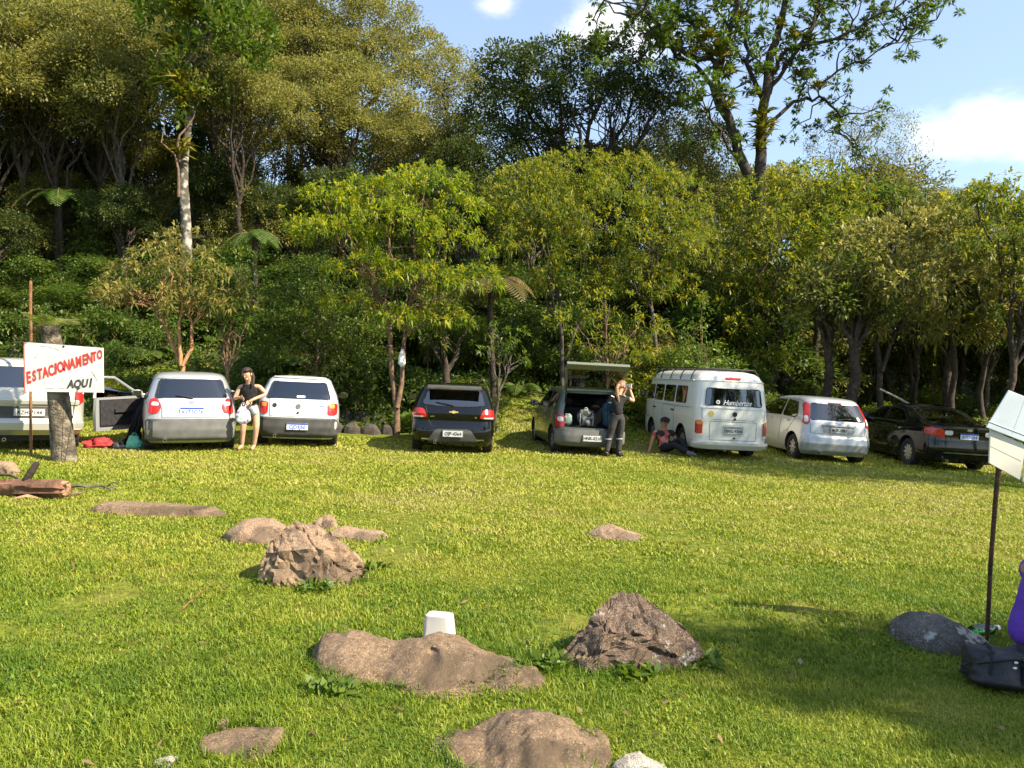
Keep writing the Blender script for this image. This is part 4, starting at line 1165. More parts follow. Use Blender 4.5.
# ------------------------------------------------------------------ grass
def gmat():
    m, n, l, p = newmat('grass_blades')
    at_ = n.new('ShaderNodeAttribute'); at_.attribute_name = 'tone'
    rp = n.new('ShaderNodeValToRGB')
    rp.color_ramp.elements[0].position = 0.0; rp.color_ramp.elements[0].color = (.085, .165, .012, 1)
    rp.color_ramp.elements[1].position = 1.0; rp.color_ramp.elements[1].color = (.40, .36, .12, 1)
    e = rp.color_ramp.elements.new(.38); e.color = (.185, .26, .018, 1)
    e = rp.color_ramp.elements.new(.72); e.color = (.36, .375, .045, 1)
    l.new(at_.outputs['Fac'], rp.inputs[0]); l.new(rp.outputs[0], p.inputs['Base Color'])
    p.inputs['Roughness'].default_value = .5; p.inputs['Specular IOR Level'].default_value = .3
    tr = n.new('ShaderNodeBsdfTranslucent'); l.new(rp.outputs[0], tr.inputs['Color'])
    mx = n.new('ShaderNodeMixShader'); mx.inputs[0].default_value = .38
    l.new(p.outputs[0], mx.inputs[1]); l.new(tr.outputs[0], mx.inputs[2]); l.new(mx.outputs[0], n['Material Output'].inputs['Surface'])
    return m
def vn(x, y, s, seed):
    """cheap smooth noise 0..1"""
    rng = np.random.default_rng(seed); v = np.zeros_like(x); tot = 0
    for o in range(4):
        k = s * 2 ** o; a = .6 ** o
        for _ in range(3):
            th = rng.uniform(0, 6.28); ph = rng.uniform(0, 6.28)
            v += a * np.sin((x * math.cos(th) + y * math.sin(th)) * k + ph + 1.3 * np.sin((x * math.sin(th) - y * math.cos(th)) * k * .7 + ph * 2)); tot += a * .8
    return np.clip(.5 + .5 * v / tot * 1.3, 0, 1)
def grass():
    rng = np.random.default_rng(1)
    VV, TT, FQ, FT = [], [], [], []
    nvert = 0
    for (d0, d1, dens, w, h) in ((1.7, 4.2, 13000, .0046, .034), (4.2, 6.5, 7500, .0062, .033), (6.5, 10, 3600, .0100, .034), (10, 15, 1500, .016, .04), (15, 22.5, 700, .026, .05)):
        area = .72 * (d1 ** 2 - d0 ** 2) + 2 * (d1 - d0)
        n = int(area * dens)
        y = np.sqrt(rng.uniform(d0 ** 2, d1 ** 2, n)); x = rng.uniform(-1, 1, n) * (.72 * y + 1.0)
        if d0 > 14:
            k = (y < 18.3 + .5 * np.sin(x * .4)) | ((x > -1.5) & (y < 22.5) & (rng.random(n) < .8)) ; x, y = x[k], y[k]
        keep = np.ones(len(x), bool)
        boost = np.zeros(len(x))
        for (cx, cy, rx, ry) in ROCKS:
            q = ((x - cx) / rx) ** 2 + ((y - cy) / ry) ** 2
            keep &= q > .92
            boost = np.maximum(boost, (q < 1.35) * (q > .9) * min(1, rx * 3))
        bare = vn(x, y, 1.9, 4)
        keep &= rng.random(len(x)) > np.clip((bare - .73) * 6, 0, .88)
        x, y, boost = x[keep], y[keep], boost[keep]
        n = len(x)
        tall = vn(x, y, 2.2, 8); fine = vn(x, y, 9, 10)
        hh = h * rng.uniform(.5, 1.35, n) * (.55 + .8 * tall) * (.7 + .6 * fine) * (1 + 1.1 * boost * rng.random(n))
        ww = w * rng.uniform(.7, 1.3, n)
        # broad weeds here and there
        weed = (vn(x, y, 3.1, 15) > .74) & (rng.random(n) < .3)
        ww = np.where(weed, ww * 2.2, ww)
        a = rng.uniform(0, 6.28, n); lean = rng.uniform(.2, 1.25, n) * hh
        z = gz(x, y)
        ca, sa = np.cos(a), np.sin(a)
        b2 = a + rng.normal(1.57, .5, n); cb, sb = np.cos(b2), np.sin(b2)
        base = np.stack([x, y, z - .004], 1)
        W = np.stack([cb * ww / 2, sb * ww / 2, np.zeros(n)], 1)
        Dh = np.stack([ca, sa, np.zeros(n)], 1)
        mid = base + Dh * (lean * .35)[:, None]; mid[:, 2] += hh * .62
        tip = base + Dh * lean[:, None]; tip[:, 2] += hh * rng.uniform(.75, 1.0, n)
        V = np.stack([base - W, base + W, mid + W * .8, mid - W * .8, tip], 1).reshape(-1, 3)
        i0 = nvert + np.arange(n) * 5
        FQ.append(np.stack([i0, i0 + 1, i0 + 2, i0 + 3], 1)); FT.append(np.stack([i0 + 3, i0 + 2, i0 + 4], 1))
        nvert += n * 5
        patchy = vn(x, y, .75, 2); dry = vn(x, y, 1.6, 6)
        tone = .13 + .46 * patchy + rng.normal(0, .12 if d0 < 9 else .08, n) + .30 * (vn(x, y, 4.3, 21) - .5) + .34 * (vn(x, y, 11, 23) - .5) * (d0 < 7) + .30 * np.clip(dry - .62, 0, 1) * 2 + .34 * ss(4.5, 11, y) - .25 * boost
        tone = tone + (rng.random(n) < .05) * .35
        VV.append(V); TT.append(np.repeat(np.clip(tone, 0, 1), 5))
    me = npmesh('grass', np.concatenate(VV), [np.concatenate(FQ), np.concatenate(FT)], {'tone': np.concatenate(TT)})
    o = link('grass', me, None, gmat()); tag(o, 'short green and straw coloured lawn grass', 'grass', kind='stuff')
grass()

# broad leaved weeds by the boulders
def weeds(px, py, n, seed, label):
    b = onground(px, py); rng = np.random.default_rng(seed)
    D = rng.normal(0, 1, (n, 3)); D[:, 2] = np.abs(D[:, 2]) + .3; D = unit(D)
    P_ = np.clip(rng.normal(0, 1, (n, 3)), -1.3, 1.3) * np.array([.07, .04, 0]) + np.array([0, 0, .01]) 
    V, T = leaf_arrays(P_, D, .10 * rng.uniform(.6, 1.3, n), .036, np.clip(rng.normal(.5, .2, n), 0, 1), rng, .3)
    o = link('weed_clump', leaves_mesh('weed_clump', V, T), None, LM['light']); o.location = b; tag(o, label, 'weeds')
weeds(350, 580, 70, 1, 'leafy weeds at the right foot of the large craggy boulder')
weeds(318, 592, 60, 2, 'leafy weeds in front of the large craggy boulder')
weeds(268, 585, 50, 3, 'leafy weeds in the shadow left of the large craggy boulder')
weeds(548, 668, 60, 4, 'leafy weeds at the left foot of the dark split boulder')
weeds(640, 678, 60, 5, 'leafy weeds in front of the dark split boulder')
weeds(545, 672, 70, 7, 'tall leafy weeds in the shadow left of the dark split boulder')
weeds(372, 572, 60, 8, 'leafy weeds at the right end of the large craggy boulder')
weeds(330, 697, 50, 9, 'leafy weeds in front of the long low boulder')
weeds(700, 668, 60, 6, 'leafy weeds at the right tip of the dark split boulder')


# trees that stand behind the photographer, seen in the car windows only
for i, (x, y, s_, w_) in enumerate(((-16, -20, 1.1, 1), (-8, -23, 1.0, 2), (0, -21, 1.15, 0), (8, -24, 1.0, 4), (17, -20, 1.2, 3), (26, -22, 1.1, 1))):
    duptree(PR[w_], (x, y, g1(x, y)), i * 1.3, s_, ('leftmost', 'second from left', 'third from left', 'fourth from left', 'fifth from left', 'rightmost')[i] + ' tree of the row behind the photographer', 'row of trees behind the photographer')

# ferns on the bank
fp = fern_plant('fern', 'fern', 'fern', at(70, 21.4), 11, 1.0, 'fern', 71, .8, .95)
fp['group'] = 'ferns growing on the bank'
fp2 = fern_plant('fern', 'fern', 'fern', at(262, 20.9), 9, .9, 'light', 72, .7, .9)
fp2['group'] = 'ferns growing on the bank'
for i, (px, d) in enumerate(((30, 20.3), (112, 20.6), (150, 22.0), (200, 21.4), (292, 22.4), (350, 21.4), (432, 21.2), (0, 23.4), (212, 23.5), (130, 24.4), (322, 24), (70, 24.6), (20, 26.2), (170, 26.0), (95, 26.8), (260, 26), (520, 22.4), (655, 21.6), (745, 20.6))):
    duptree(fp if i % 3 else fp2, at(px, d, .1), i * 1.1, .8 + .5 * ((i * 7) % 5) / 5, 'fern', 'ferns growing on the bank')
# ------------------------------------------------------------------ vehicles
def chaikin(poly, it=2, w=.22):
    """corners rounded by a small arc"""
    r = .055 if it > 1 else .03
    q = []
    n = len(poly)
    if n > 7: return poly
    for i in range(n):
        p0, p, p1 = Vector((*poly[i - 1], 0)), Vector((*poly[i], 0)), Vector((*poly[(i + 1) % n], 0))
        a = (p0 - p); b = (p1 - p)
        rr_ = min(r, a.length * .4, b.length * .4)
        A = p + a.normalized() * rr_; B_ = p + b.normalized() * rr_
        for t in (0, .25, .5, .75, 1):
            v = A * (1 - t) ** 2 + p * 2 * t * (1 - t) + B_ * t * t
            q.append((v.x, v.y))
    return q

def span(poly, v):
    xs = []
    for i in range(len(poly)):
        (u0, v0), (u1, v1) = poly[i], poly[(i + 1) % len(poly)]
        if (v0 - v) * (v1 - v) <= 0 and abs(v1 - v0) > 1e-9:
            t = (v - v0) / (v1 - v0); xs.append(u0 + (u1 - u0) * t)
    return (min(xs), max(xs)) if xs else None

def rect(u0, u1, v0, v1): return [(u0, v0), (u1, v0), (u1, v1), (u0, v1)]

class Body:
    """surface of a car body from horizontal slices: rows (z, half width, rear y, front y)"""
    def __init__(s, rows, cr=.22, bow=.05, taper=.05):
        s.rows = np.array(rows, float); s.cr = cr; s.bow = bow; s.taper = taper
        s.L = s.rows[:, 3].max()
    def g(s, z):
        r = s.rows
        return [float(np.interp(z, r[:, 0], r[:, k])) for k in (1, 2, 3)]
    def w(s, y, z):
        w, yr, yf = s.g(z)
        k = (y - s.L * .5) / (s.L * .5)
        return w * (1 - s.taper * abs(k) ** 3)
    def rear(s, x, z, off=0):
        w, yr, yf = s.g(z)
        w *= (1 - s.taper)
        a = min(abs(x) / w, 1)
        cr = s.cr
        a0 = max(0, 1 - cr / w)
        y = yr + s.bow * a * a
        if a > a0:
            t = (a - a0) / (1 - a0); y += cr * .9 * (1 - math.sqrt(max(0, 1 - t * t * .985)))
        return Vector((x, y - off, z))
    def side(s, y, z, sg, off=0):
        return Vector((sg * (s.w(y, z) + off), y, z))
    def ring(s, z):
        w, yr, yf = s.g(z)
        wr = w * (1 - s.taper)
        fr = [-1, -.985, -.95, -.88, -.78, -.62, -.4, -.2, 0, .2, .4, .62, .78, .88, .95, .985, 1]
        rear = [s.rear(a * wr, z) for a in fr]
        ys = rear[-1].y
        ye = yf - .28
        n = 18
        right = [s.side(ys + (ye - ys) * t, z, 1) for t in np.linspace(0, 1, n + 2)[1:-1]]
        left = [s.side(ys + (ye - ys) * t, z, -1) for t in np.linspace(1, 0, n + 2)[1:-1]]
        wf = s.w(ye, z)
        front = [Vector((wf * a, yf - .28 * (1 - math.sqrt(max(0, 1 - abs(a) ** 3))) - .06 * a * a, z)) for a in (1, .97, .9, .75, .5, .2, -.2, -.5, -.75, -.9, -.97, -1)]
        return rear + right + front + left
    def solid(s, zs=None, inset=0, z0=None, z1=None):
        r = s.rows
        if zs is None:
            zs = []
            for i in range(len(r) - 1):
                a, b = r[i, 0], r[i + 1, 0]
                k = max(1, int((b - a) / .07))
                zs += [a + (b - a) * j / k for j in range(k)]
            zs.append(r[-1, 0])
        rings = [s.ring(z) for z in zs]
        n = len(rings[0])
        mb = MB(); vs = [p for g_ in rings for p in g_]
        fs = []
        for i in range(len(rings) - 1):
            for k in range(n):
                a, b = i * n + k, i * n + (k + 1) % n
                fs.append((a, b, b + n, a + n))
        # caps: fan to a raised centre
        for idx, flip, dz in ((0, True, 0), (len(rings) - 1, False, .012)):
            g_ = rings[idx]
            c = sum(g_, Vector()) / n + Vector((0, 0, dz))
            ci = len(vs)
            mid = [p.lerp(c, .45) + Vector((0, 0, dz * .8)) for p in g_]
            vs += mid; cc = len(vs); vs.append(c)
            for k in range(n):
                a, b = idx * n + k, idx * n + (k + 1) % n
                m0, m1 = ci + k, ci + (k + 1) % n
                fs.append((a, b, m1, m0)); fs.append((m0, m1, cc))
        mb.add(vs, fs)
        return mb

def patch(surf, poly, off=.006, skirt=.012, nr=16, nc=10, mb=None, mi=0):
    """thin panel lying on a surface, outline poly in surface coordinates (convex in v)"""
    mb = mb or MB()
    v0 = min(p[1] for p in poly); v1 = max(p[1] for p in poly)
    e = (v1 - v0) * 1e-3
    vs = []
    for j in range(nr + 1):
        v = v0 + e + (v1 - v0 - 2 * e) * j / nr
        a, b = span(poly, v)
        for i in range(nc + 1):
            vs.append(surf(a + (b - a) * i / nc, v, off))
    fs = []
    W = nc + 1
    for j in range(nr):
        for i in range(nc):
            fs.append((j * W + i, j * W + i + 1, (j + 1) * W + i + 1, (j + 1) * W + i))
    # skirt
    border = [i for i in range(W)] + [j * W + nc for j in range(1, nr + 1)] + [nr * W + i for i in range(nc - 1, -1, -1)] + [j * W for j in range(nr - 1, 0, -1)]
    inner = []
    for j, i in [(b // W, b % W) for b in border]:
        v = v0 + e + (v1 - v0 - 2 * e) * j / nr
        a, b = span(poly, v)
        inner.append(surf(a + (b - a) * i / nc, v, off - skirt))
    o = len(vs); vs += inner
    k = len(border)
    for q in range(k):
        fs.append((border[q], border[(q + 1) % k], o + (q + 1) % k, o + q))
    mb.add(vs, fs, mi)
    return mb

def prism(poly, axis, a, b):
    """closed prism: poly (u, v) extruded along axis ('x' or 'y') from a to b"""
    n = len(poly)
    f = (lambda t, u, v: (t, u, v)) if axis == 'x' else (lambda t, u, v: (u, t, v))
    vs = [f(a, *p) for p in poly] + [f(b, *p) for p in poly]
    fs = [tuple(range(n - 1, -1, -1)), tuple(range(n, 2 * n))] + [(i, (i + 1) % n, n + (i + 1) % n, n + i) for i in range(n)]
    return MB().add(vs, fs)

def boolean(mesh, cutters):
    """subtract the cutters one after another; a cut that goes wrong is tried again with the cutter nudged"""
    def bounds(me):
        c = np.empty(len(me.vertices) * 3, np.float32); me.vertices.foreach_get('co', c); c = c.reshape(-1, 3)
        return c.min(0), c.max(0)
    lo0, hi0 = bounds(mesh)
    for i, c in enumerate(cutters):
        for attempt in range(5):
            ob = bpy.data.objects.new('tmp', mesh); col.objects.link(ob)
            co = bpy.data.objects.new('tmpc', c); col.objects.link(co)
            k = 1 + .0023 * attempt
            co.scale = (k, k, k); co.location = (.0011 * attempt, .0017 * attempt, -.0013 * attempt)
            md = ob.modifiers.new('b', 'BOOLEAN'); md.operation = 'DIFFERENCE'; md.object = co
            md.solver = 'EXACT' if attempt < 4 else 'FAST'
            md.use_self = attempt in (2, 3)
            md.material_mode = 'TRANSFER'
            dg = bpy.context.evaluated_depsgraph_get()
            me = bpy.data.meshes.new_from_object(ob.evaluated_get(dg), depsgraph=dg)
            bpy.data.objects.remove(ob); bpy.data.objects.remove(co)
            if len(me.vertices) < 50: continue
            lo, hi = bounds(me)
            if (lo > lo0 - .02).all() and (hi < hi0 + .02).all() and (hi - lo > (hi0 - lo0) * .9).all():
                mesh = me; break
        else:
            print('cut', i, 'failed')
    return mesh

def text_mesh(s, size, shear=0, bold=0.0, extrude=.002):
    cu = bpy.data.curves.new('txt', 'FONT')
    cu.body = s; cu.size = size; cu.shear = shear; cu.offset = bold; cu.extrude = extrude
    cu.align_x = 'CENTER'; cu.align_y = 'CENTER'
    cu.resolution_u = 3
    o = bpy.data.objects.new('txt', cu); col.objects.link(o)
    dg = bpy.context.evaluated_depsgraph_get()
    me = bpy.data.meshes.new_from_object(o.evaluated_get(dg), depsgraph=dg)
    bpy.data.objects.remove(o)
    return me

def put_text(s, size, parent, loc, mat, rot=(R(90), 0, 0), name='lettering', **k):
    sx = k.pop('sx', 1)
    me = text_mesh(s, size, **k)
    me.materials.clear(); me.materials.append(mat)
    o = link(name, me, parent)
    o.location = loc; o.rotation_euler = rot; o.scale = (sx, 1, 1)
    return o

def wheel(parent, x, y, r, w=.19, rim='rim', sg=1, spokes=7):
    wo = empty('wheel', (x, y, r)); wo.parent = parent
    t = MB().lathe([(r * .62, -w * .42), (r * .70, -w * .5), (r * .93, -w * .5), (r, -w * .38), (r, w * .38), (r * .93, w * .5), (r * .70, w * .5), (r * .62, w * .42), (r * .62, -w * .42)], 'x', n=28)
    for k in range(28):
        a = 2 * math.pi * k / 28
        t.box((0, math.cos(a) * r, math.sin(a) * r), (w * .7, .012, .012), Matrix.Rotation(a, 4, 'X').to_3x3())
    t.build('tyre', M['tyre'], wo)
    m = MB().lathe([(r * .64, -w * .4), (r * .64, w * .4), (r * .58, w * .44), (r * .56, w * .25), (r * .50, w * .12), (0.001, w * .10)] if sg > 0 else [(r * .64, w * .4), (r * .64, -w * .4), (r * .58, -w * .44), (r * .56, -w * .25), (r * .50, -w * .12), (0.001, -w * .10)], 'x', n=28)
    for k in range(spokes):
        a = 2 * math.pi * k / spokes
        c, s_ = math.cos(a), math.sin(a)
        m.box((sg * w * .33, c * r * .34, s_ * r * .34), (.03, r * .52, r * .17), Matrix.Rotation(a, 4, 'X').to_3x3(), 1)
    m.lathe([(r * .14, sg * w * .1), (r * .14, sg * w * .42), (0.001, sg * w * .46)], 'x', n=14, mi=1)
    m.build('rim', [M['dark'], M[rim]], wo)
    return wo

def plate(car, B, z, text, x=0, w=.40, h=.13, blue=False, off=.012):
    p = B.rear(x, z)
    o = empty('licence_plate', (x, p.y - off - .006, z)); o.parent = car
    MB().box((0, 0, 0), (w, .008, h)).build('plate_board', M['plate_white' if blue else 'plate'], o, False)
    if blue:
        MB().box((0, -.003, h * .5 - .016), (w - .004, .006, .03)).build('blue_strip', M['plate_blue'], o, False)
    else:
        fr = MB()
        for a in (-1, 1):
            fr.box((0, -.004, a * (h * .5)), (w + .012, .006, .008)); fr.box((a * w * .5, -.004, 0), (.008, .006, h + .012))
        fr.build('plate_frame', M['bumper_grey'], o, False)
    put_text(text, .098 if blue else .092, o, (0, -.0065, -.016 if blue else -.006), M['plate_blue'] if blue else M['ink'], bold=.001, sx=.92, name='plate_lettering')
    return o

def seats(car, B, zf=.42, rearrow=True, hw=.62, ys=(1.0, 1.95)):
    for y in ys:
        bench = y == ys[0]
        o = empty('seat_bench' if bench else 'front_seats', (0, y, 0)); o.parent = car
        mb = MB()
        if bench:
            mb.box((0, .25, zf), (hw * 2, .5, .16)); mb.box((0, 0, zf + .28), (hw * 2, .14, .50), Matrix.Rotation(R(12), 4, 'X').to_3x3())
            hs = (-.38, .38)
        else:
            for x in (-.36, .36):
                mb.box((x, .25, zf), (.48, .5, .16)); mb.box((x, 0, zf + .28), (.46, .13, .56), Matrix.Rotation(R(12), 4, 'X').to_3x3(), taper=.85)
            hs = (-.36, .36)
        mb.build('seat_cushion', M['interior'], o)
        for x in hs:
            MB().ball((x, -.08, zf + .66), (.13, .06, .09)).build('headrest', M['interior'], o)

def seam(B, pts, mb, rear=True, sg=-1, w=.008):
    """thin dark line on the body"""
    s_ = (lambda u, v, o: B.rear(u, v, o)) if rear else (lambda u, v, o: B.side(u, v, sg, o))
    q = []
    for (a, b) in zip(pts[:-1], pts[1:]):
        for t in np.linspace(0, 1, 6)[:-1]:
            q.append(s_(a[0] + (b[0] - a[0]) * t, a[1] + (b[1] - a[1]) * t, .001))
    q.append(s_(pts[-1][0], pts[-1][1], .001))
    mb.tube(q, w * .5, 5)

def make_car(name, label, cat, px, d, heading, rows, spec, cr=.22, bow=.05, taper=.05):
    base = at(px, d)
    car = empty(name, base, R(-heading), label, cat)
    # tilt with the slope of the ground along the car's own width
    hx = Vector((math.cos(R(heading)), -math.sin(R(heading)), 0))
    a = base + hx * .7; b = base - hx * .7
    roll = math.atan2(g1(a.x, a.y) - g1(b.x, b.y), 1.4)
    car.rotation_euler = (0, -roll, R(-heading))
    B = Body(rows, cr, bow, taper)
    L = B.L
    pm = M[spec['paint']]
    body = B.solid().mesh('body', True, 30)
    body.materials.append(pm)
    cut = []
    r = spec.get('r', .29); axles = spec.get('axles', (.62, L - .72))
    for ya in axles:
        for sg in (-1, 1):
            w_ = B.g(.4)[0]
            mb = MB().lathe([(0.0005, sg * (w_ - .24)), (r + .055, sg * (w_ - .24)), (r + .055, sg * (w_ + .2)), (0.0005, sg * (w_ + .2))], 'x', (0, ya, r + .02), 26)
            cut.append(mb)
    # cabin volume
    zc0, zc1 = spec.get('cabin_z', (.45, B.rows[-1][0] - .06))
    ins = Body([(z, w - .07, yr + spec.get('cab_in', .10), yf - (.12 if z > spec.get('belt', .9) else .9)) for z, w, yr, yf in
                [(zz, *B.g(zz)) for zz in np.linspace(zc0, zc1, 9)]], cr, bow, taper)
    cut.append(ins.solid(list(np.linspace(zc0, zc1, 9))))
    if spec.get('rear_open'):
        cut.append(prism(chaikin(spec['rear_open'], 1, .12), 'y', -.6, .9))
    elif 'rear_win' in spec:
        y0 = min(B.rear(0, v)[1] for u, v in spec['rear_win'])
        cut.append(prism(chaikin(spec['rear_win'], 2), 'y', y0 - .6, max(B.rear(u, v)[1] for u, v in spec['rear_win']) + .35))
    for poly in spec.get('side_win', []):
        cut.append(prism(chaikin(poly, 2), 'x', -1.5, 1.5))
    for poly in spec.get('left_cut', []):
        cut.append(prism(chaikin(poly, 1, .1), 'x', -1.5, -.3))
    if 'front_win' in spec:
        cut.append(prism(chaikin(spec['front_win'], 1), 'y', L * .55, L + .5))
    cm = []
    for c in cut:
        me = c.mesh('c', False); me.materials.append(M['interior']); cm.append(me)
    me = boolean(body, cm)
    me.set_sharp_from_angle(angle=R(30))
    link('body', me, car)
    # glass
    rs = lambda u, v, o: B.rear(u, v, o)
    if 'rear_win' in spec and not spec.get('rear_open'):
        pl = chaikin(spec['rear_win'], 2)
        cx = sum(p[0] for p in pl) / len(pl); cz = sum(p[1] for p in pl) / len(pl)
        big = [(cx + (u - cx) * 1.03, cz + (v - cz) * 1.05) for u, v in pl]
        patch(rs, big, .004, .008, 18, 14).build('rear_window', M[spec.get('rear_glass', 'glass_dark')], car)
        sealm = MB(); q = [B.rear(u, v, .005) for u, v in big]
        sealm.tube(q + [q[0]], .009, 6, cap=False); sealm.build('window_seal', M['dark'], car)
    for poly in spec.get('side_win', []):
        pl = chaikin(poly, 2)
        cx = sum(p[0] for p in pl) / len(pl); cz = sum(p[1] for p in pl) / len(pl)
        big = [(cx + (u - cx) * 1.02, cz + (v - cz) * 1.05) for u, v in pl]
        for sg in (-1, 1):
            if sg == -1 and poly in spec.get('no_left_glass', []): continue
            patch(lambda u, v, o: B.side(u, v, sg, o), big, .002, .006, 16, 8).build('side_window', M[spec.get('side_glass', 'glass_dark')], car)
            q = [B.side(u, v, sg, .003) for u, v in big]
            MB().tube(q + [q[0]], .008, 6, cap=False).build('window_seal', M['dark'], car)
    if 'front_win' in spec:
        pl = chaikin(spec['front_win'], 1)
        mb = MB()
        zs = np.linspace(min(p[1] for p in pl), max(p[1] for p in pl), 8)
        vs, fs = [], []
        for z in zs:
            w, yr, yf = B.g(z)
            for a in np.linspace(-1, 1, 9):
                vs.append((a * w * .93, yf - .28 * (1 - math.sqrt(1 - abs(a * .9) ** 3)) - .06 * a * a + .004, z))
        for j in range(7):
            for i in range(8): fs.append((j * 9 + i, j * 9 + i + 1, (j + 1) * 9 + i + 1, (j + 1) * 9 + i))
        mb.add(vs, fs); mb.build('windscreen', M['glass_clear'], car)
    for (pname, poly, mat, off) in spec.get('rear_parts', []):
        pl = chaikin(poly, 2, .15) if len(poly) > 2 else poly
        patch(rs, pl, off, off + .02, 14, 12).build(pname, M[mat], car)
    for (pname, poly, mat, off) in spec.get('side_parts', []):
        for sg in (-1, 1):
            patch(lambda u, v, o: B.side(u, v, sg, o), chaikin(poly, 1, .1), off, off + .01, 4, 12).build(pname, M[mat], car)
    if spec.get('seams'):
        mb = MB()
        for kind, pts in spec['seams']:
            if kind == 'r': seam(B, pts, mb)
            else:
                for sg in (-1, 1): seam(B, pts, mb, False, sg)
        mb.build('panel_gap', M['dark'], car)
    # wheels, underside
    for ya in axles:
        for sg in (-1, 1):
            wheel(car, sg * (B.g(.35)[0] * .985 - .115), ya, r, rim=spec.get('rim', 'rim'), sg=sg, spokes=spec.get('spokes', 7))
    und = MB().box((0, L * .5, .26), (B.g(.4)[0] * 1.3, L - .5, .12)); und.build('underbody', M['dark'], car)
    ex = spec.get('exhaust', -.35)
    MB().lathe([(.03, .1), (.03, -.12), (.022, -.12), (.022, .1)], 'y', (ex, .05, .24), 12).build('exhaust_pipe', M['chrome'], car)
    if 'plate' in spec:
        z, txt, blue = spec['plate']; plate(car, B, z, txt, blue=blue, off=spec.get('plate_off', .012), w=spec.get('plate_w', .40))
    for sg in (-1, 1):
        y, z = spec.get('mirror', (L - 1.55, B.rows[6][0] + .08))
        w = B.w(y, z)
        mo = MB().ball((sg * (w + .14), y, z + .02), (.105, .055, .075)).tube([(sg * (w - .03), y + .02, z - .03), (sg * (w + .08), y, z)], .025, 8)
        mo.build('side_mirror', M[spec.get('mirror_mat', spec['paint'])], car)
        MB().box((sg * (w + .14), y - .052, z + .02), (.15, .01, .10)).build('mirror_glass', M['glass_dark'], car)
        hy = spec.get('handles', ())
        for y_ in hy:
            p = B.side(y_, spec.get('handle_z', .82), sg, .02)
            MB().box(p, (.035, .16, .03)).build('door_handle', M[spec.get('handle_mat', spec['paint'])], car)
    if spec.get('wiper'):
        x0, z0, x1, z1 = spec['wiper']
        MB().tube([B.rear(x0, z0, .02), B.rear((x0 + x1) / 2, (z0 + z1) / 2 + .01, .035), B.rear(x1, z1, .02)], [.016, .011, .008], 6).build('wiper', M['dark'], car)
    seats(car, B, spec.get('seat_z', .42), ys=spec.get('seat_y', (1.0, 1.95)), hw=min(.62, B.g(.9)[0] - .12))
    return car, B

def hatch(L, W, H, k=0):
    h = W / 2
    return [(.17, h * .90, .16, L - .12), (.26, h * .97, .03, L - .03), (.42, h, .0, L), (.60, h, .01, L - .02), (.74, h * .99, .04, L - .14), (.84, h * .975, .07, L - .62),
            (.93, h * .955, .10, L - 1.02), (1.06, h * .91, .17, L - 1.22), (H - .14, h * .79, .31, L - 1.62), (H - .07, h * .75, .38, L - 1.76), (H - .03, h * .69, .48, L - 1.92), (H, h * .55, .66, L - 2.15)]

# --- silver hatchback with its door open
Hc = 1.46
rowsC = hatch(3.75, 1.64, Hc)
side1 = [(.42, 1.02), (.60, 1.30), (1.18, 1.31), (1.18, .98), (.5, .96)]
side2 = [(1.28, .98), (1.28, 1.32), (1.75, 1.32), (2.45, 1.02), (2.45, .97)]
celta, Bc = make_car('silver_hatchback', 'silver hatchback with its driver door swung open behind the teal bag', 'car', 191, 13.9, -26, rowsC, dict(
    paint='silver', r=.28, spokes=6, rim='rim_dull',
    rear_win=[(-.60, 1.0), (.60, 1.0), (.52, 1.32), (-.52, 1.32)], rear_glass='glass_dark', side_win=[side1, side2], no_left_glass=[side2],
    front_win=rect(-.6, .6, 1.0, 1.30),
    left_cut=[[(1.26, .36), (1.26, 1.32), (1.75, 1.325), (2.5, 1.0), (2.52, .36)]],
    rear_parts=[('bumper', [(-.775, .22), (.775, .22), (.775, .62), (-.775, .62)], 'bumper_grey', .03),
                ('tail_light', [(-.73, .70), (-.56, .72), (-.50, .86), (-.60, 1.0), (-.70, .98)], 'red_lens', .018),
                ('tail_light', [(.73, .70), (.56, .72), (.50, .86), (.60, 1.0), (.70, .98)], 'red_lens', .018),
                ('reversing_lens', [(-.68, .86), (-.55, .86), (-.56, .92), (-.66, .93)], 'clear_lens', .024),
                ('reversing_lens', [(.68, .86), (.55, .86), (.56, .92), (.66, .93)], 'clear_lens', .024),
                ('badge', rect(-.05, .05, .90, .945), 'chrome', .012), ('model_badge', rect(.40, .46, .82, .86), 'chrome', .008)],
    seams=[('r', [(-.50, .64), (-.50, .80), (-.58, 1.0), (-.5, 1.36), (.5, 1.36), (.58, 1.0), (.50, .80), (.50, .64), (-.50, .64)]), ('s', [(2.52, .3), (2.5, .95)]), ('s', [(1.22, .95), (1.22, .4)])],
    plate=(.76, 'AVT3C76', True), wiper=(.02, .99, -.28, 1.04), mirror=(2.35, 1.0), handles=(1.42,), exhaust=-.45))
# raised reveal of the tailgate above the window
MB().tube([Bc.rear(x, 1.345, .012) for x in np.linspace(-.55, .55, 12)], .016, 8).build('roof_spoiler', M['silver'], celta)

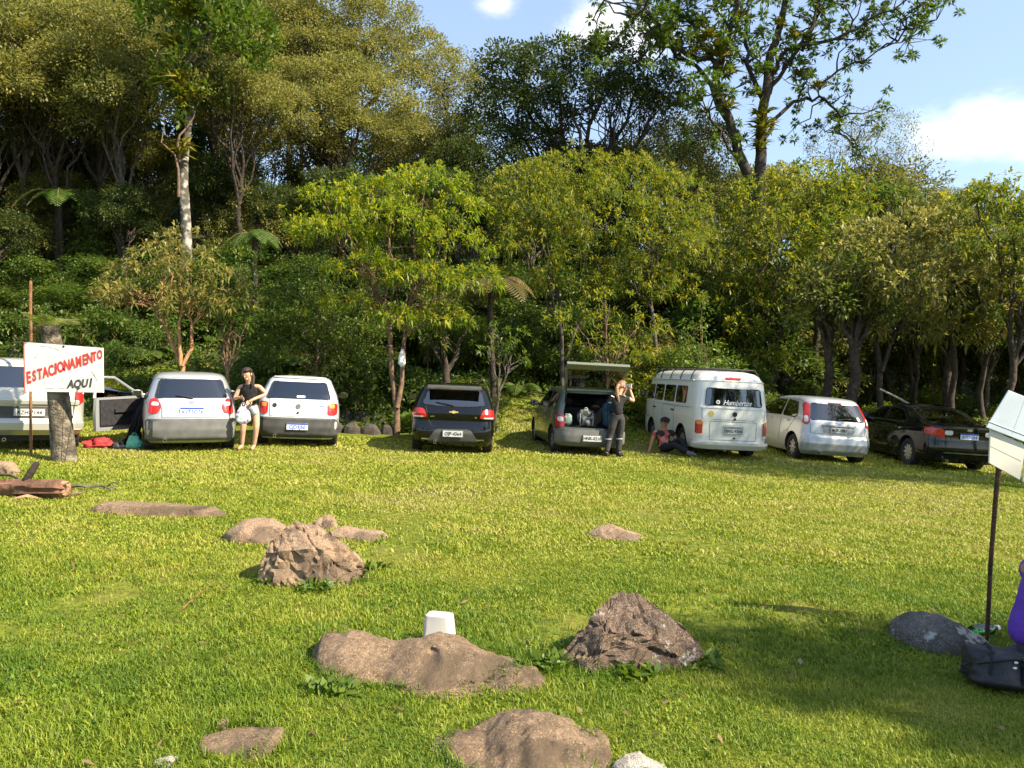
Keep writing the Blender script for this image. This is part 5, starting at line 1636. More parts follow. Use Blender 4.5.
# open driver's door
door = empty('door', (-Bc.w(2.5, .7) + .02, 2.50, 0), R(-42)); door.parent = celta
dm = MB()
out = [(0, .30), (-1.24, .30), (-1.26, .62), (-1.24, .94), (0, .97)]
def slab(mb, poly, x0, x1, mi=0):
    n = len(poly)
    mb.add([(x0, u, v) for u, v in poly] + [(x1, u, v) for u, v in poly], [tuple(range(n - 1, -1, -1)), tuple(range(n, 2 * n))] + [(i, (i + 1) % n, n + (i + 1) % n, n + i) for i in range(n)], mi)
slab(dm, out, -.035, .03)
dm.build('door_skin', M['silver'], door)
dm = MB(); slab(dm, [(-.06, .40), (-1.16, .40), (-1.18, .9), (-.06, .92)], .032, .065)
dm.box((.09, -.6, .68), (.05, .5, .06)); dm.ball((.07, -.3, .5), (.02, .16, .07))
dm.build('door_trim', M['interior'], door)
dm = MB(); dm.tube([(-.01, -.03, .95), (-.08, -.70, 1.33), (-.085, -1.16, 1.34), (-.02, -1.24, .93)], .03, 8)
dm.build('window_frame', M['silver'], door)
dm = MB(); dm.add([(-.01, -.06, .94), (-.08, -.70, 1.31), (-.085, -1.14, 1.32), (-.02, -1.21, .93)], [(0, 1, 2, 3)]); dm.add([(-.006, -.06, .94), (-.076, -.70, 1.31), (-.081, -1.14, 1.32), (-.016, -1.21, .93)], [(0, 1, 2, 3)])
dm.build('window_glass', M['glass'], door)

# --- white hatchback
rowsG = hatch(3.80, 1.63, 1.40)
gol, Bg = make_car('white_hatchback', 'white hatchback with a dark grey bumper beside the barefoot woman', 'car', 296, 15.0, -13.5, rowsG, dict(
    paint='white', r=.285, spokes=5, rim='rim_dull',
    rear_win=[(-.60, .97), (.60, .97), (.50, 1.29), (-.50, 1.29)], side_win=[[(.5, 1.02), (.66, 1.29), (1.2, 1.3), (1.2, .98), (.6, .97)], [(1.3, .98), (1.3, 1.3), (1.8, 1.3), (2.5, 1.0), (2.5, .98)]],
    front_win=rect(-.6, .6, 1.0, 1.28), cab_in=.12,
    rear_parts=[('bumper', [(-.775, .20), (.775, .20), (.775, .58), (-.775, .58)], 'bumper_dark', .035),
                ('bumper_strip', rect(-.775, .775, .565, .60), 'bumper_grey', .038),
                ('tail_light', rect(-.755, -.57, .66, .90), 'red_lens', .016), ('tail_light', rect(.57, .755, .66, .90), 'red_lens', .016),
                ('amber_lens', rect(-.70, -.60, .80, .885), 'amber_lens', .021), ('amber_lens', rect(.60, .70, .80, .885), 'amber_lens', .021),
                ('badge', [(.05 * math.cos(a), .82 + .05 * math.sin(a)) for a in np.linspace(.2, 6.4, 9)[:-1]], 'bumper_grey', .014),
                ('round_sticker', [(-.45 + .045 * math.cos(a), .83 + .045 * math.sin(a)) for a in np.linspace(.2, 6.4, 9)[:-1]], 'ink', .007),
                ('model_badge', rect(.40, .50, .82, .845), 'chrome', .008),
                ('window_sticker', rect(-.04, .12, .99, 1.03), 'decal', .014)],
    seams=[('r', [(-.53, .62), (-.56, .95), (-.50, 1.34), (.50, 1.34), (.56, .95), (.53, .62), (-.53, .62)]), ('s', [(1.25, .95), (1.25, .4)]), ('s', [(2.55, .95), (2.55, .35)])],
    plate=(.43, 'CJD3J50', True), plate_off=.042, mirror=(2.35, .98), mirror_mat='dark', exhaust=-.42, handle_mat='dark', handles=(1.45,)))
MB().ball((0, -.015, .70), (.02, .02, .025)).build('boot_lock', M['dark'], gol).location.y = Bg.rear(0, .7).y
MB().tube([Bg.rear(x, 1.36, .02) + Vector((0, 0, .02)) for x in np.linspace(-.5, .5, 12)], .02, 8).build('roof_spoiler', M['white'], gol)

# --- black hatchback
rowsO = [(.16, .78, .14, 3.8), (.26, .83, .03, 3.92), (.42, .855, .0, 3.93), (.56, .86, .02, 3.92), (.66, .855, .06, 3.85), (.72, .85, .03, 3.75), (.80, .845, .015, 3.4), (.90, .83, .06, 3.05),
         (1.0, .80, .14, 2.85), (1.25, .70, .32, 2.45), (1.31, .665, .30, 2.3), (1.35, .61, .38, 2.1), (1.385, .47, .6, 1.9)]
onix, Bo = make_car('black_hatchback', 'black hatchback parked alone behind the thin forked tree', 'car', 452, 15.1, -4.5, rowsO, dict(
    paint='black', r=.30, axles=(.66, 3.15),
    rear_win=[(-.60, .98), (-.30, .95), (.30, .95), (.60, .98), (.53, 1.24), (-.53, 1.24)], rear_glass='glass_hatch', side_glass='glass_dark',
    side_win=[[(.55, 1.04), (.72, 1.24), (1.25, 1.27), (1.25, 1.0), (.7, .99)], [(1.33, 1.0), (1.33, 1.27), (1.9, 1.27), (2.65, 1.0), (2.65, .98)]],
    front_win=rect(-.6, .6, 1.0, 1.25),
    rear_parts=[('tail_light', [(-.83, .70), (-.56, .71), (-.52, .74), (-.58, .87), (-.62, .90), (-.80, .90)], 'red_lens', .018),
                ('tail_light', [(.83, .70), (.56, .71), (.52, .74), (.58, .87), (.62, .90), (.80, .90)], 'red_lens', .018),
                ('reversing_lens', [(-.80, .715), (-.60, .72), (-.60, .745), (-.80, .745)], 'clear_lens', .023),
                ('reversing_lens', [(.80, .715), (.60, .72), (.60, .745), (.80, .745)], 'clear_lens', .023),
                ('lower_valance', [(-.52, .24), (.52, .24), (.34, .50), (-.34, .50)], 'bumper_dark', .012),
                ('fog_reflector', rect(-.62, -.48, .28, .305), 'chrome', .012), ('fog_reflector', rect(.48, .62, .28, .305), 'chrome', .012),
                ('badge', [(-.09, .825), (.09, .825), (.09, .85), (-.09, .85)], 'gold', .012), ('badge_centre', rect(-.035, .035, .81, .865), 'gold', .014),
                ('model_badge', rect(-.46, -.38, .73, .75), 'chrome', .006), ('model_badge', rect(.42, .46, .72, .755), 'chrome', .006),
                ('brake_light', rect(-.14, .14, 1.275, 1.30), 'red_lens', .03)],
    seams=[('r', [(-.56, .96), (-.50, .68), (-.42, .55), (.42, .55), (.50, .68), (.56, .96)]), ('s', [(1.3, .95), (1.3, .4)])],
    plate=(.415, 'OJP-4364', False), plate_off=.02, wiper=(.0, .96, -.36, 1.02), mirror=(2.55, 1.0), handles=(.95, 1.5), handle_z=.86, exhaust=-.35))
patch(lambda u, v, o: Vector((u, .36 - (.26) * v + .03 * (u / .6) ** 2, 1.345 - .045 * v + o)), rect(-.54, .54, 0, 1), .012, .03, 5, 10).build('roof_spoiler', M['bumper_dark'], onix)

# --- grey green hatch with raised tailgate
rowsF = [(.18, .73, .12, 3.6), (.28, .77, .02, 3.68), (.42, .78, .0, 3.7), (.60, .78, .01, 3.68), (.74, .775, .04, 3.55), (.86, .765, .07, 3.05), (.93, .75, .09, 2.7), (1.06, .72, .13, 2.55),
         (1.30, .635, .22, 2.15), (1.36, .61, .26, 2.0), (1.40, .56, .34, 1.85), (1.42, .45, .5, 1.7)]
sF = [(.40, .97), (.48, 1.27), (1.10, 1.30), (1.10, .95), (.5, .94)]
fiat, Bf = make_car('grey_hatchback', 'grey green hatchback with its tailgate raised and bags in the boot', 'car', 591, 15.95, -7.5, rowsF, dict(
    paint='grey_green', r=.275, axles=(.60, 2.95), rim='rim_dull', spokes=8, belt=.8, cab_in=.05,
    rear_open=[(-.58, .585), (.58, .585), (.60, .9), (.52, 1.30), (-.52, 1.30), (-.60, .9)], side_glass='glass',
    side_win=[sF, [(1.2, .95), (1.2, 1.30), (1.65, 1.30), (2.3, 1.0), (2.3, .96)]], front_win=rect(-.58, .58, .98, 1.28),
    rear_parts=[('bumper', [(-.76, .20), (.76, .20), (.76, .55), (-.76, .55)], 'bumper_grey', .05),
                ('tail_light', rect(-.745, -.59, .58, .84), 'red_lens', .016), ('tail_light', rect(.59, .745, .58, .84), 'red_lens', .016),
                ('reversing_lens', rect(-.72, -.61, .70, .80), 'clear_lens', .02), ('reversing_lens', rect(.61, .72, .70, .80), 'clear_lens', .02)],
    seams=[('s', [(1.15, .94), (1.15, .4)]), ('s', [(2.35, .94), (2.35, .4)])],
    plate=(.38, 'HNK-0210', False), plate_off=.055, mirror=(2.25, .98), mirror_mat='dark', handles=(1.35,), exhaust=.35, seat_y=(.95, 1.75), seat_z=.45))
gate = empty('tailgate', (0, .30, 1.36), 0); gate.parent = fiat; gate.rotation_euler = (R(-136), 0, 0)
# local: door hangs along -z from its hinge; glass part 0..-.45, lower part to -.85
tg = MB()
def bar(pts, r): tg.tube(pts, r, 8)
wt, wm, wb = .55, .64, .66
bar([(-wt, 0, 0), (wt, 0, 0)], .03); bar([(-wt, 0, 0), (-wm, 0, -.62)], .035); bar([(wt, 0, 0), (wm, 0, -.66)], .035); 
slab2 = [(-wm - .03, -.66), (wm + .03, -.66), (wb, -.80), (-wb, -.80)]
n_ = len(slab2)
tg.add([(u, -.02, v) for u, v in slab2] + [(u, .05, v) for u, v in slab2], [(3, 2, 1, 0), (4, 5, 6, 7), (0, 1, 5, 4), (1, 2, 6, 5), (2, 3, 7, 6), (3, 0, 4, 7)])
tg.build('tailgate_frame', paint('tailgate_inner_paint', (.13, .15, .11), .2, .45, .4), gate)
t2 = MB(); t2.box((0, -.028, -.73), (1.05, .012, .08)); t2.box((0, -.03, -.67), (.4, .03, .05)); t2.box((0, -.036, -.75), (.16, .03, .06)); t2.build('tailgate_lining', M['bumper_grey'], gate)
t3 = MB(); t3.add([(-wt + .03, .0, -.03), (wt - .03, .0, -.03), (wm - .03, .0, -.665), (-wm + .03, .0, -.665)], [(0, 1, 2, 3)]); t3.add([(-wt + .03, .004, -.03), (wt - .03, .004, -.03), (wm - .03, .004, -.665), (-wm + .03, .004, -.665)], [(3, 2, 1, 0)])
t3.build('tailgate_glass', glassmat('tailgate_tint', (.45, .48, .44)), gate)
for sg in (-1, 1):
    MB().tube([(sg * .56, .25, 1.05), (sg * .60, -.02, 1.50)], .012, 6).build('gas_strut', M['dark'], fiat)
MB().box((0, .5, .57), (1.2, .8, .03)).build('boot_floor', M['interior'], fiat)

# --- old cream van
HV = 1.93
rowsV = [(.24, .80, .10, 4.2), (.34, .84, .02, 4.33), (.50, .86, .0, 4.36), (.90, .865, .0, 4.36), (1.10, .855, .01, 4.34), (1.16, .85, .02, 4.30), (1.64, .80, .09, 4.08), (1.70, .79, .11, 4.04), (1.715, .80, .10, 4.05), (1.735, .78, .13, 4.02),
         (1.83, .72, .19, 3.90), (1.89, .64, .27, 3.8), (HV, .48, .42, 3.6)]
def vw(y0, y1): return rect(y0, y1, 1.20, 1.56)
van, Bv = make_car('camper_van', 'old cream van with a roof rack and lettering on its rear window', 'van', 732, 16.5, -5.5, rowsV, dict(
    paint='van_white', r=.325, axles=(.98, 3.38), rim='rim_dull', spokes=10, cab_in=.07, belt=1.15, cabin_z=(.55, 1.84),
    rear_win=[(-.62, 1.19), (.62, 1.19), (.58, 1.55), (-.58, 1.55)], rear_glass='glass_dark', side_win=[vw(.75, 1.45), vw(1.58, 2.35), vw(2.48, 3.15), [(3.3, 1.20), (3.3, 1.56), (3.72, 1.55), (3.92, 1.20)]],
    front_win=rect(-.68, .68, 1.18, 1.58),
    rear_parts=[('bumper', [(-.84, .24), (.84, .24), (.85, .40), (-.85, .40)], 'van_white', .11),
                ('tail_light', rect(-.80, -.68, .55, .86), 'red_lens', .025), ('tail_light', rect(.68, .80, .55, .86), 'red_lens', .025),
                ('indicator_lens', rect(-.79, -.69, .76, .85), 'amber_lens', .031), ('indicator_lens', rect(.69, .79, .76, .85), 'amber_lens', .031),
                ('reversing_lens', rect(-.79, -.69, .50, .56), 'clear_lens', .031), ('reversing_lens', rect(.69, .79, .50, .56), 'clear_lens', .031),
                ('brake_light', rect(-.17, .17, 1.765, 1.80), 'red_lens', .03),
                ('plate_lamp', [(-.25, .74), (.25, .74), (.18, .79), (-.18, .79)], 'van_white', .05),
                ('round_badge', [(.02 + .055 * math.cos(a), 1.005 + .055 * math.sin(a)) for a in np.linspace(.2, 6.4, 9)[:-1]], 'dark', .012),
                ('lid_handle', rect(.0, .04, .87, .93), 'dark', .03), ('lid_handle', rect(.0, .04, .47, .51), 'dark', .03),
                ('flower_sticker', [(-.50 + .06 * math.cos(a), 1.0 + .07 * math.sin(a)) for a in np.linspace(.2, 6.4, 9)[:-1]], 'gold', .006)],
    seams=[('r', [(-.70, 1.12), (-.68, .88), (.70, .88), (.72, 1.12)]), ('r', [(-.52, .84), (-.52, .44), (.52, .44), (.52, .84), (-.52, .84)]),
           ('s', [(1.5, 1.1), (1.5, .42)]), ('s', [(2.42, 1.1), (2.42, .4)]), ('s', [(1.5, 1.1), (2.42, 1.1)]), ('s', [(3.2, 1.6), (3.2, .4)]), ('s', [(.5, 1.1), (1.5, 1.1)])],
    side_parts=[('belt_moulding', rect(.35, 4.0, 1.125, 1.15), 'van_white', .014), ('rain_gutter', rect(.4, 3.9, 1.70, 1.72), 'van_white', .03)],
    plate=(.645, 'BNG-9300', False), plate_off=.02, mirror=(3.75, 1.3), mirror_mat='dark', handles=(1.6, 3.1), handle_z=1.0, handle_mat='dark', exhaust=-.2, seat_z=.75, seat_y=(1.2, 3.0)))
put_text('Humbertos', .16, van, tuple(Bv.rear(.06, 1.25, .02)), M['decal'], rot=(R(80), 0, 0), shear=.45, bold=.001, sx=.85)
MB().lathe([(.02, -.003), (.045, -.003), (.045, .003), (.02, .003), (.02, -.003)], 'y', tuple(Bv.rear(-.36, 1.26, .022)), 16).build('round_decal', M['decal'], van)
patch(lambda u, v, o: Bv.rear(u, v, o), rect(-.80, .80, 1.125, 1.15), .016, .02, 2, 20).build('belt_moulding', M['van_white'], van)
rk = empty('roof_rack', (0, 0, 0)); rk.parent = van
for sg in (-1, 1):
    MB().tube([(sg * .66, .55, 1.99), (sg * .66, 3.5, 1.99)], .016, 8).build('rack_rail', M['dark'], rk)
for y in (.6, 1.35, 2.1, 2.9, 3.45):
    MB().tube([(-.80, y, 1.72), (-.76, y, 1.86), (-.66, y, 1.985), (.66, y, 1.985), (.76, y, 1.86), (.80, y, 1.72)], .014, 8).build('rack_bar', M['dark'], rk)
for x in (-.3, 0, .3):
    MB().tube([(x, .6, 1.985), (x, 3.45, 1.985)], .008, 6).build('rack_slat', M['dark'], rk)

# --- silver compact hatchback
rowsE = [(.18, .78, .14, 3.75), (.28, .825, .03, 3.88), (.44, .84, .0, 3.9), (.58, .84, .02, 3.88), (.62, .838, .05, 3.85), (.76, .83, .06, 3.72), (.88, .815, .08, 3.25), (.97, .80, .11, 2.95), (1.06, .775, .16, 2.8),
         (1.34, .675, .33, 2.3), (1.40, .64, .38, 2.15), (1.44, .58, .46, 2.0), (1.465, .44, .65, 1.8)]
fiesta, Be = make_car('pale_silver_hatchback', 'pale silver hatchback with tall tail lights right of the cream van', 'car', 838, 17.0, -3, rowsE, dict(
    paint='silver', r=.29, axles=(.62, 3.1), rim='rim', spokes=8,
    rear_win=[(-.60, .97), (.60, .97), (.53, 1.32), (-.53, 1.32)], side_win=[[(.50, 1.04), (.70, 1.32), (1.25, 1.36), (1.25, 1.0), (.6, .98)], [(1.35, 1.0), (1.35, 1.36), (1.9, 1.35), (2.75, 1.03), (2.75, .99)]],
    front_win=rect(-.6, .6, 1.04, 1.34),
    rear_parts=[('tail_light', [(-.775, .84), (-.66, .84), (-.64, 1.0), (-.57, 1.30), (-.61, 1.36), (-.66, 1.3)], 'red_lens', .018),
                ('tail_light', [(.775, .84), (.66, .84), (.64, 1.0), (.57, 1.30), (.61, 1.36), (.66, 1.3)], 'red_lens', .018),
                ('reversing_lens', [(-.74, .90), (-.67, .90), (-.66, 1.04), (-.72, 1.04)], 'clear_lens', .023),
                ('reversing_lens', [(.74, .90), (.67, .90), (.66, 1.04), (.72, 1.04)], 'clear_lens', .023),
                ('bumper', [(-.79, .26), (.79, .26), (.80, .62), (-.80, .62)], 'silver', .03), ('plate_recess', [(-.36, .68), (.36, .68), (.36, .84), (-.36, .84)], 'rim_dull', .006),
                ('boot_trim', rect(-.38, .38, .84, .865), 'rim_dull', .03), ('brake_light', rect(-.16, .16, 1.345, 1.365), 'red_lens', .02),
                ('badge', [(-.06, .91), (.06, .91), (.06, .945), (-.06, .945)], 'chrome', .012)],
    seams=[('r', [(-.62, .66), (-.64, .96), (-.56, 1.34), (.56, 1.34), (.64, .96), (.62, .66), (-.62, .66)]), ('s', [(1.3, .97), (1.3, .35)]), ('s', [(2.2, .98), (2.2, .3)]), ('s', [(.55, .98), (.9, .62)])],
    plate=(.755, 'MCF-7081', False), plate_off=.02, wiper=(-.02, .975, .30, 1.02), mirror=(2.6, 1.0), handles=(.95, 1.85), handle_z=.88, exhaust=-.4))

# --- black saloon
rowsS = [(.18, .80, .16, 4.35), (.28, .86, .04, 4.48), (.45, .877, .0, 4.5), (.62, .877, .01, 4.49), (.74, .873, .03, 4.42), (.86, .865, .02, 4.1), (.94, .85, .01, 3.7), (.99, .835, .015, 3.4), (1.01, .81, .10, 3.35),
         (1.035, .785, .38, 3.25), (1.13, .745, .78, 2.95), (1.28, .685, 1.12, 2.6), (1.35, .645, 1.30, 2.4), (1.39, .58, 1.5, 2.2), (1.415, .45, 1.75, 2.0)]
civic, Bs = make_car('black_saloon', 'black saloon car with alloy wheels behind the white boards', 'car', 968, 16.7, -1, rowsS, dict(
    paint='black', r=.315, axles=(.95, 3.62), spokes=10, cab_in=.12, taper=.06,
    rear_win=[(-.64, 1.06), (.64, 1.06), (.56, 1.31), (-.56, 1.31)], rear_glass='glass_dark',
    side_win=[[(1.15, 1.06), (1.5, 1.28), (2.05, 1.33), (2.05, 1.02), (1.2, 1.0)], [(2.15, 1.02), (2.15, 1.33), (2.45, 1.30), (3.05, 1.06), (3.05, 1.01)]], front_win=rect(-.62, .62, 1.06, 1.3),
    rear_parts=[('tail_light', [(-.86, .80), (-.60, .73), (-.52, .76), (-.55, .92), (-.80, .96), (-.86, .94)], 'red_lens', .018),
                ('tail_light', [(.86, .80), (.60, .73), (.52, .76), (.55, .92), (.80, .96), (.86, .94)], 'red_lens', .018),
                ('reversing_lens', rect(-.53, -.36, .80, .90), 'clear_lens', .016), ('reversing_lens', rect(.36, .53, .80, .90), 'clear_lens', .016),
                ('bumper_crease', rect(-.8, .8, .655, .675), 'black', .035), ('chrome_strip', rect(-.55, .55, .40, .42), 'chrome', .02), ('badge', rect(-.06, .06, .90, .945), 'chrome', .014),
                ('boot_lip', rect(-.72, .72, .965, .99), 'black', .035)],
    seams=[('r', [(-.60, .97), (-.42, .78), (-.36, .66), (.36, .66), (.42, .78), (.60, .97)]), ('s', [(2.1, 1.0), (2.1, .3)]), ('s', [(1.2, 1.0), (1.3, .7)])],
    side_parts=[('window_chrome', rect(1.1, 3.1, .985, .998), 'chrome', .006)],
    plate=(.79, 'AYD1J84', True), plate_off=.02, mirror=(3.0, 1.04), handles=(1.45, 2.3), handle_z=.88, exhaust=-.5, seat_y=(1.7, 2.6)))

# --- champagne family car far left
rowsP = [(.30, .80, .14, 4.2), (.40, .86, .0, 4.28), (.52, .87, -.02, 4.3), (.58, .87, .02, 4.3), (.64, .868, .05, 4.28), (.82, .868, .05, 4.2), (.90, .866, .03, 3.9), (1.02, .85, .06, 3.5), (1.10, .83, .09, 3.3),
         (1.50, .74, .20, 2.7), (1.56, .71, .25, 2.5), (1.60, .64, .35, 2.3), (1.625, .5, .5, 2.1)]
pick, Bp = make_car('beige_estate_car', 'pale beige tall estate car at the far left behind the painted board', 'car', 27, 13.1, -33, rowsP, dict(
    paint='champagne', r=.33, axles=(.85, 3.4), rim='rim_dull', belt=1.1,
    rear_win=[(-.66, 1.13), (.66, 1.13), (.60, 1.47), (-.60, 1.47)], side_win=[[(.5, 1.14), (.6, 1.48), (1.3, 1.5), (1.3, 1.12), (.6, 1.1)], [(1.4, 1.12), (1.4, 1.5), (2.2, 1.5), (3.1, 1.16), (3.1, 1.12)]], front_win=rect(-.6, .6, 1.15, 1.48),
    rear_parts=[('bumper', [(-.83, .40), (.83, .40), (.83, .565), (-.83, .565)], 'champagne', .05), ('dark_recess', rect(-.62, .62, .60, .80), 'bumper_dark', .01),
                ('boot_ledge', rect(-.75, .75, .84, .92), 'champagne', .03),
                ('tail_light', rect(-.82, -.68, .85, 1.35), 'red_lens', .016), ('tail_light', rect(.68, .82, .85, 1.35), 'red_lens', .016)],
    seams=[('r', [(-.66, .60), (-.66, 1.1), (-.62, 1.53), (.62, 1.53), (.66, 1.1), (.66, .60)]), ('s', [(1.35, 1.1), (1.35, .4)])],
    plate=(.70, 'AZH-7144', False), plate_off=.03, plate_w=.46, mirror=(2.9, 1.15), handles=(1.6,), handle_z=1.0))
# ------------------------------------------------------------------ painted board on a stump
def board_sign():
    f = onground(66, 462)
    d = f.y + .12
    s = d / F
    base = Vector(((64 - 512) * s, d, g1((64 - 512) * s, d)))
    H = CAMZ + (370 - 326) * s - base.z
    o = empty('tree_stump', base, 0, 'tall lichened stump with ferns on its top holding the painted board', 'stump')
    lean = (52 - 65) * s
    mb = MB()
    pts = [(0, 0, -.1), (-.01, 0, .05), (lean * .25, 0, H * .25), (lean * .45, 0, H * .5), (lean * .8, 0, H * .8), (lean, 0, H)]
    mb.tube(wiggle(pts[0], pts[2], 3, .01, random.Random(1)) + [Vector(p) for p in pts[3:]], [.21, .185, .175, .17, .16, .15, .135], 18)
    st = noisy('stump_bark', (.055, .045, .034), (.24, .20, .15), 9, .95, 1.0, bscale=30, bdist=.05, c3=(.12, .10, .07))
    mb.build('trunk', st, o, True, 80)
    rnd = random.Random(3)
    V, T = [], []; st_ = MB()
    for i in range(15):
        a = 2 * math.pi * i / 15
        p = frond(V, T, (lean + .08 * math.cos(a), .08 * math.sin(a), H - .02), (math.cos(a), math.sin(a), rnd.uniform(.3, 1.2)), rnd.uniform(.34, .56), rnd, .55, 22, .30, .8)
        st_.tube(p, .004, 4)
    link('fern_fronds', leaves_mesh('fern_fronds', np.array(V), np.array(T)), o, LM['light'])
    V, T = [], []
    for i in range(7):
        a = rnd.uniform(2.2, 4.3)
        frond(V, T, (lean + .08 * math.cos(a), -.08, H - .04), (math.cos(a), math.sin(a) * .6, .1), rnd.uniform(.25, .42), rnd, 1.1, 14, .22, .5)
    link('dry_fronds', leaves_mesh('dry_fronds', np.array(V), np.array(T)), o, LM['brown'])
    st_.build('frond_stem', BK['brown'], o)
    # the board, in front of the stump
    yb = d - .215
    sb = yb / F
    def Q(x, y): return Vector(((x - 512) * sb, 0, CAMZ + (370 - y) * sb))
    c = Q(64, 367)
    sg = empty('painted_board', (c.x, yb, c.z), 0, 'white hand painted board with red and black lettering nailed to the stump', 'sign')
    sg.rotation_euler = (0, 0, R(-4))
    corners = [Q(23.3, 391.5), Q(105, 392.5), Q(105, 348), Q(23, 342)]
    vs = [(p.x - c.x, -.012, p.z - c.z) for p in corners] + [(p.x - c.x, .012, p.z - c.z) for p in corners]
    bm_ = noisy('weathered_white_board', (.62, .59, .55), (.80, .78, .75), 4, .7, .15, c3=(.76, .74, .70), lo=.25, hi=.6)
    MB().add(vs, [(3, 2, 1, 0), (4, 5, 6, 7), (0, 1, 5, 4), (1, 2, 6, 5), (2, 3, 7, 6), (3, 0, 4, 7)]).build('board', bm_, sg, False)
    red = noisy('red_paint', (.55, .035, .02), (.75, .07, .045), 25, .6, 0)
    blk = noisy('faded_black_paint', (.035, .03, .028), (.11, .095, .085), 30, .7, 0)
    MB().tube([(vs[0][0], -.016, vs[0][2]), (vs[3][0], -.016, vs[3][2])], .008, 6).build('red_edge', red, sg)
    rnd = random.Random(12)
    word = 'ESTACIONAMENTO'
    cx = [27, 33.3, 39.8, 46, 51.8, 56, 62.2, 69, 75, 81.5, 87.5, 93, 98.2, 102.0]
    for i, ch in enumerate(word):
        t = i / 13
        x = 26.5 + 75.0 * t ** .98
        x = [27, 33, 38.8, 44.8, 50.8, 55.2, 60.6, 67.2, 73, 79.6, 85.6, 91, 96, 101.6][i]
        y = 378.2 - 23.0 * t
        q = Q(x, y)
        h = .155 + (.02 if i == 0 else 0) - .03 * (i > 11)
        put_text(ch, h * 1.46, sg, (q.x - c.x, -.0165, q.z - c.z), red, rot=(R(90), R(-12 + rnd.uniform(-3, 3)), 0), name='red_letter', shear=.25, bold=.0085, sx=.62 if ch not in 'IM' else (.9 if ch == 'I' else .56), extrude=.001)
    for ch, x, y, hh in (('A', 71, 384.4, .14), ('Q', 78, 384.2, .14), ('U', 85.5, 383.6, .14), ('I', 91.6, 383.2, .15)):
        q = Q(x, y)
        put_text(ch, hh * 1.25, sg, (q.x - c.x, -.0165, q.z - c.z), blk, rot=(R(90), R(-3), 0), name='black_letter', shear=.28, bold=.0075, sx=.85, extrude=.001)
    sc_ = MB()
    for (x0, y0, x1, y1) in ((38, 353, 35, 358), (35, 357, 33.5, 359), (63, 378, 62.5, 383), (96, 374, 99, 381), (93, 371, 97, 377), (40, 346, 47, 347), (48, 346.5, 53, 348.5), (55, 348, 60, 351), (45, 388, 54, 388.5), (56, 389, 66, 388)):
        a, b = Q(x0, y0), Q(x1, y1)
        sc_.tube([(a.x - c.x, -.0128, a.z - c.z), (b.x - c.x, -.0128, b.z - c.z)], .0022, 5)
    sc_.build('scratch', M['bumper_grey'], sg)
    nl = MB()
    for (x, y) in ((64.5, 346.5), (64.5, 369)):
        q = Q(x, y); nl.lathe([(.001, -.022), (.017, -.018), (.017, 0)], 'y', (q.x - c.x, 0, q.z - c.z), 10)
    nl.build('nail', M['wood_post'], sg)
board_sign()
# thin leaning pole behind the board
b = at(30, 12.9); H = CAMZ + (370 - 281) / F * 12.9 - b.z
o = MB().tube(wiggle((0, 0, -.1), (.03, 0, H), 8, .008, random.Random(2)), .024, 7).build('wooden_pole', M['stick']); o.location = b
tag(o, 'thin red-brown wooden pole standing behind the painted board', 'pole')

# ------------------------------------------------------------------ white boards on a thin post, right
def right_sign():
    f = onground(989, 646)
    d = f.y
    s = d / F
    base = f
    def Q(x, y, dy=0): return Vector(((x - 512) * s - base.x, dy, CAMZ + (370 - y) * s - base.z))
    o = empty('post_sign', base, 0, 'thin rusty post carrying two tilted white boards at the right edge', 'sign')
    MB().tube([Q(989, 650), Q(990, 640), Q(993, 560), Q(997, 500), Q(1001, 455), Q(1003, 434)], [.0135, .013, .013, .014, .017, .018], 8).build('post', M['wood_post'], o)
    MB().tube([Q(1038, 650, .05), Q(1037, 500, .05), Q(1036, 440, .05)], .012, 8).build('post', M['wood_post'], o)
    bl = noisy('white_sheet_metal', (.46, .53, .60), (.55, .62, .69), 5, .5, .05)
    cr = noisy('cream_board', (.62, .60, .50), (.70, .67, .57), 5, .6, .08)
    def brd(name, cs, y0, th, mat, lip=0):
        cs = [Q(*c) for c in cs]
        mb = MB()
        vs = [(c.x, y0, c.z) for c in cs] + [(c.x, y0 + th, c.z) for c in cs]
        mb.add(vs, [(3, 2, 1, 0), (4, 5, 6, 7), (0, 1, 5, 4), (1, 2, 6, 5), (2, 3, 7, 6), (3, 0, 4, 7)])
        o_ = mb.build(name, mat, o, False)
        bv = o_.modifiers.new('bevel', 'BEVEL'); bv.width = .003; bv.segments = 2
        return cs
    cs = brd('upper_board', [(983, 427), (1062, 457), (1082, 420), (1005, 390)], -.036, .008, bl)
    # rolled lower rim and fold
    a, b_ = Q(985.5, 421), Q(1064, 451)
    MB().tube([(a.x, -.037, a.z), (b_.x, -.037, b_.z)], .0022, 6).build('board_fold', bl, o)
    a, b_ = Q(1022, 397), Q(1009, 434)
    MB().tube([(a.x, -.0362, a.z), (b_.x, -.0362, b_.z)], .0012, 6).build('board_fold', bl, o)
    brd('lower_board', [(988, 463), (1019, 480), (1025, 446), (989, 428)], -.020, .012, cr)
    brd('lower_board', [(1024, 482), (1060, 498), (1062, 460), (1028, 447)], .0, .012, cr)
    for (x0, y0, x1, y1) in ((989, 446, 1020, 461),):
        a, b_ = Q(x0, y0), Q(x1, y1)
        MB().tube([(a.x, -.0203, a.z), (b_.x, -.0203, b_.z)], .001, 6).build('board_groove', M['bumper_grey'], o)
right_sign()

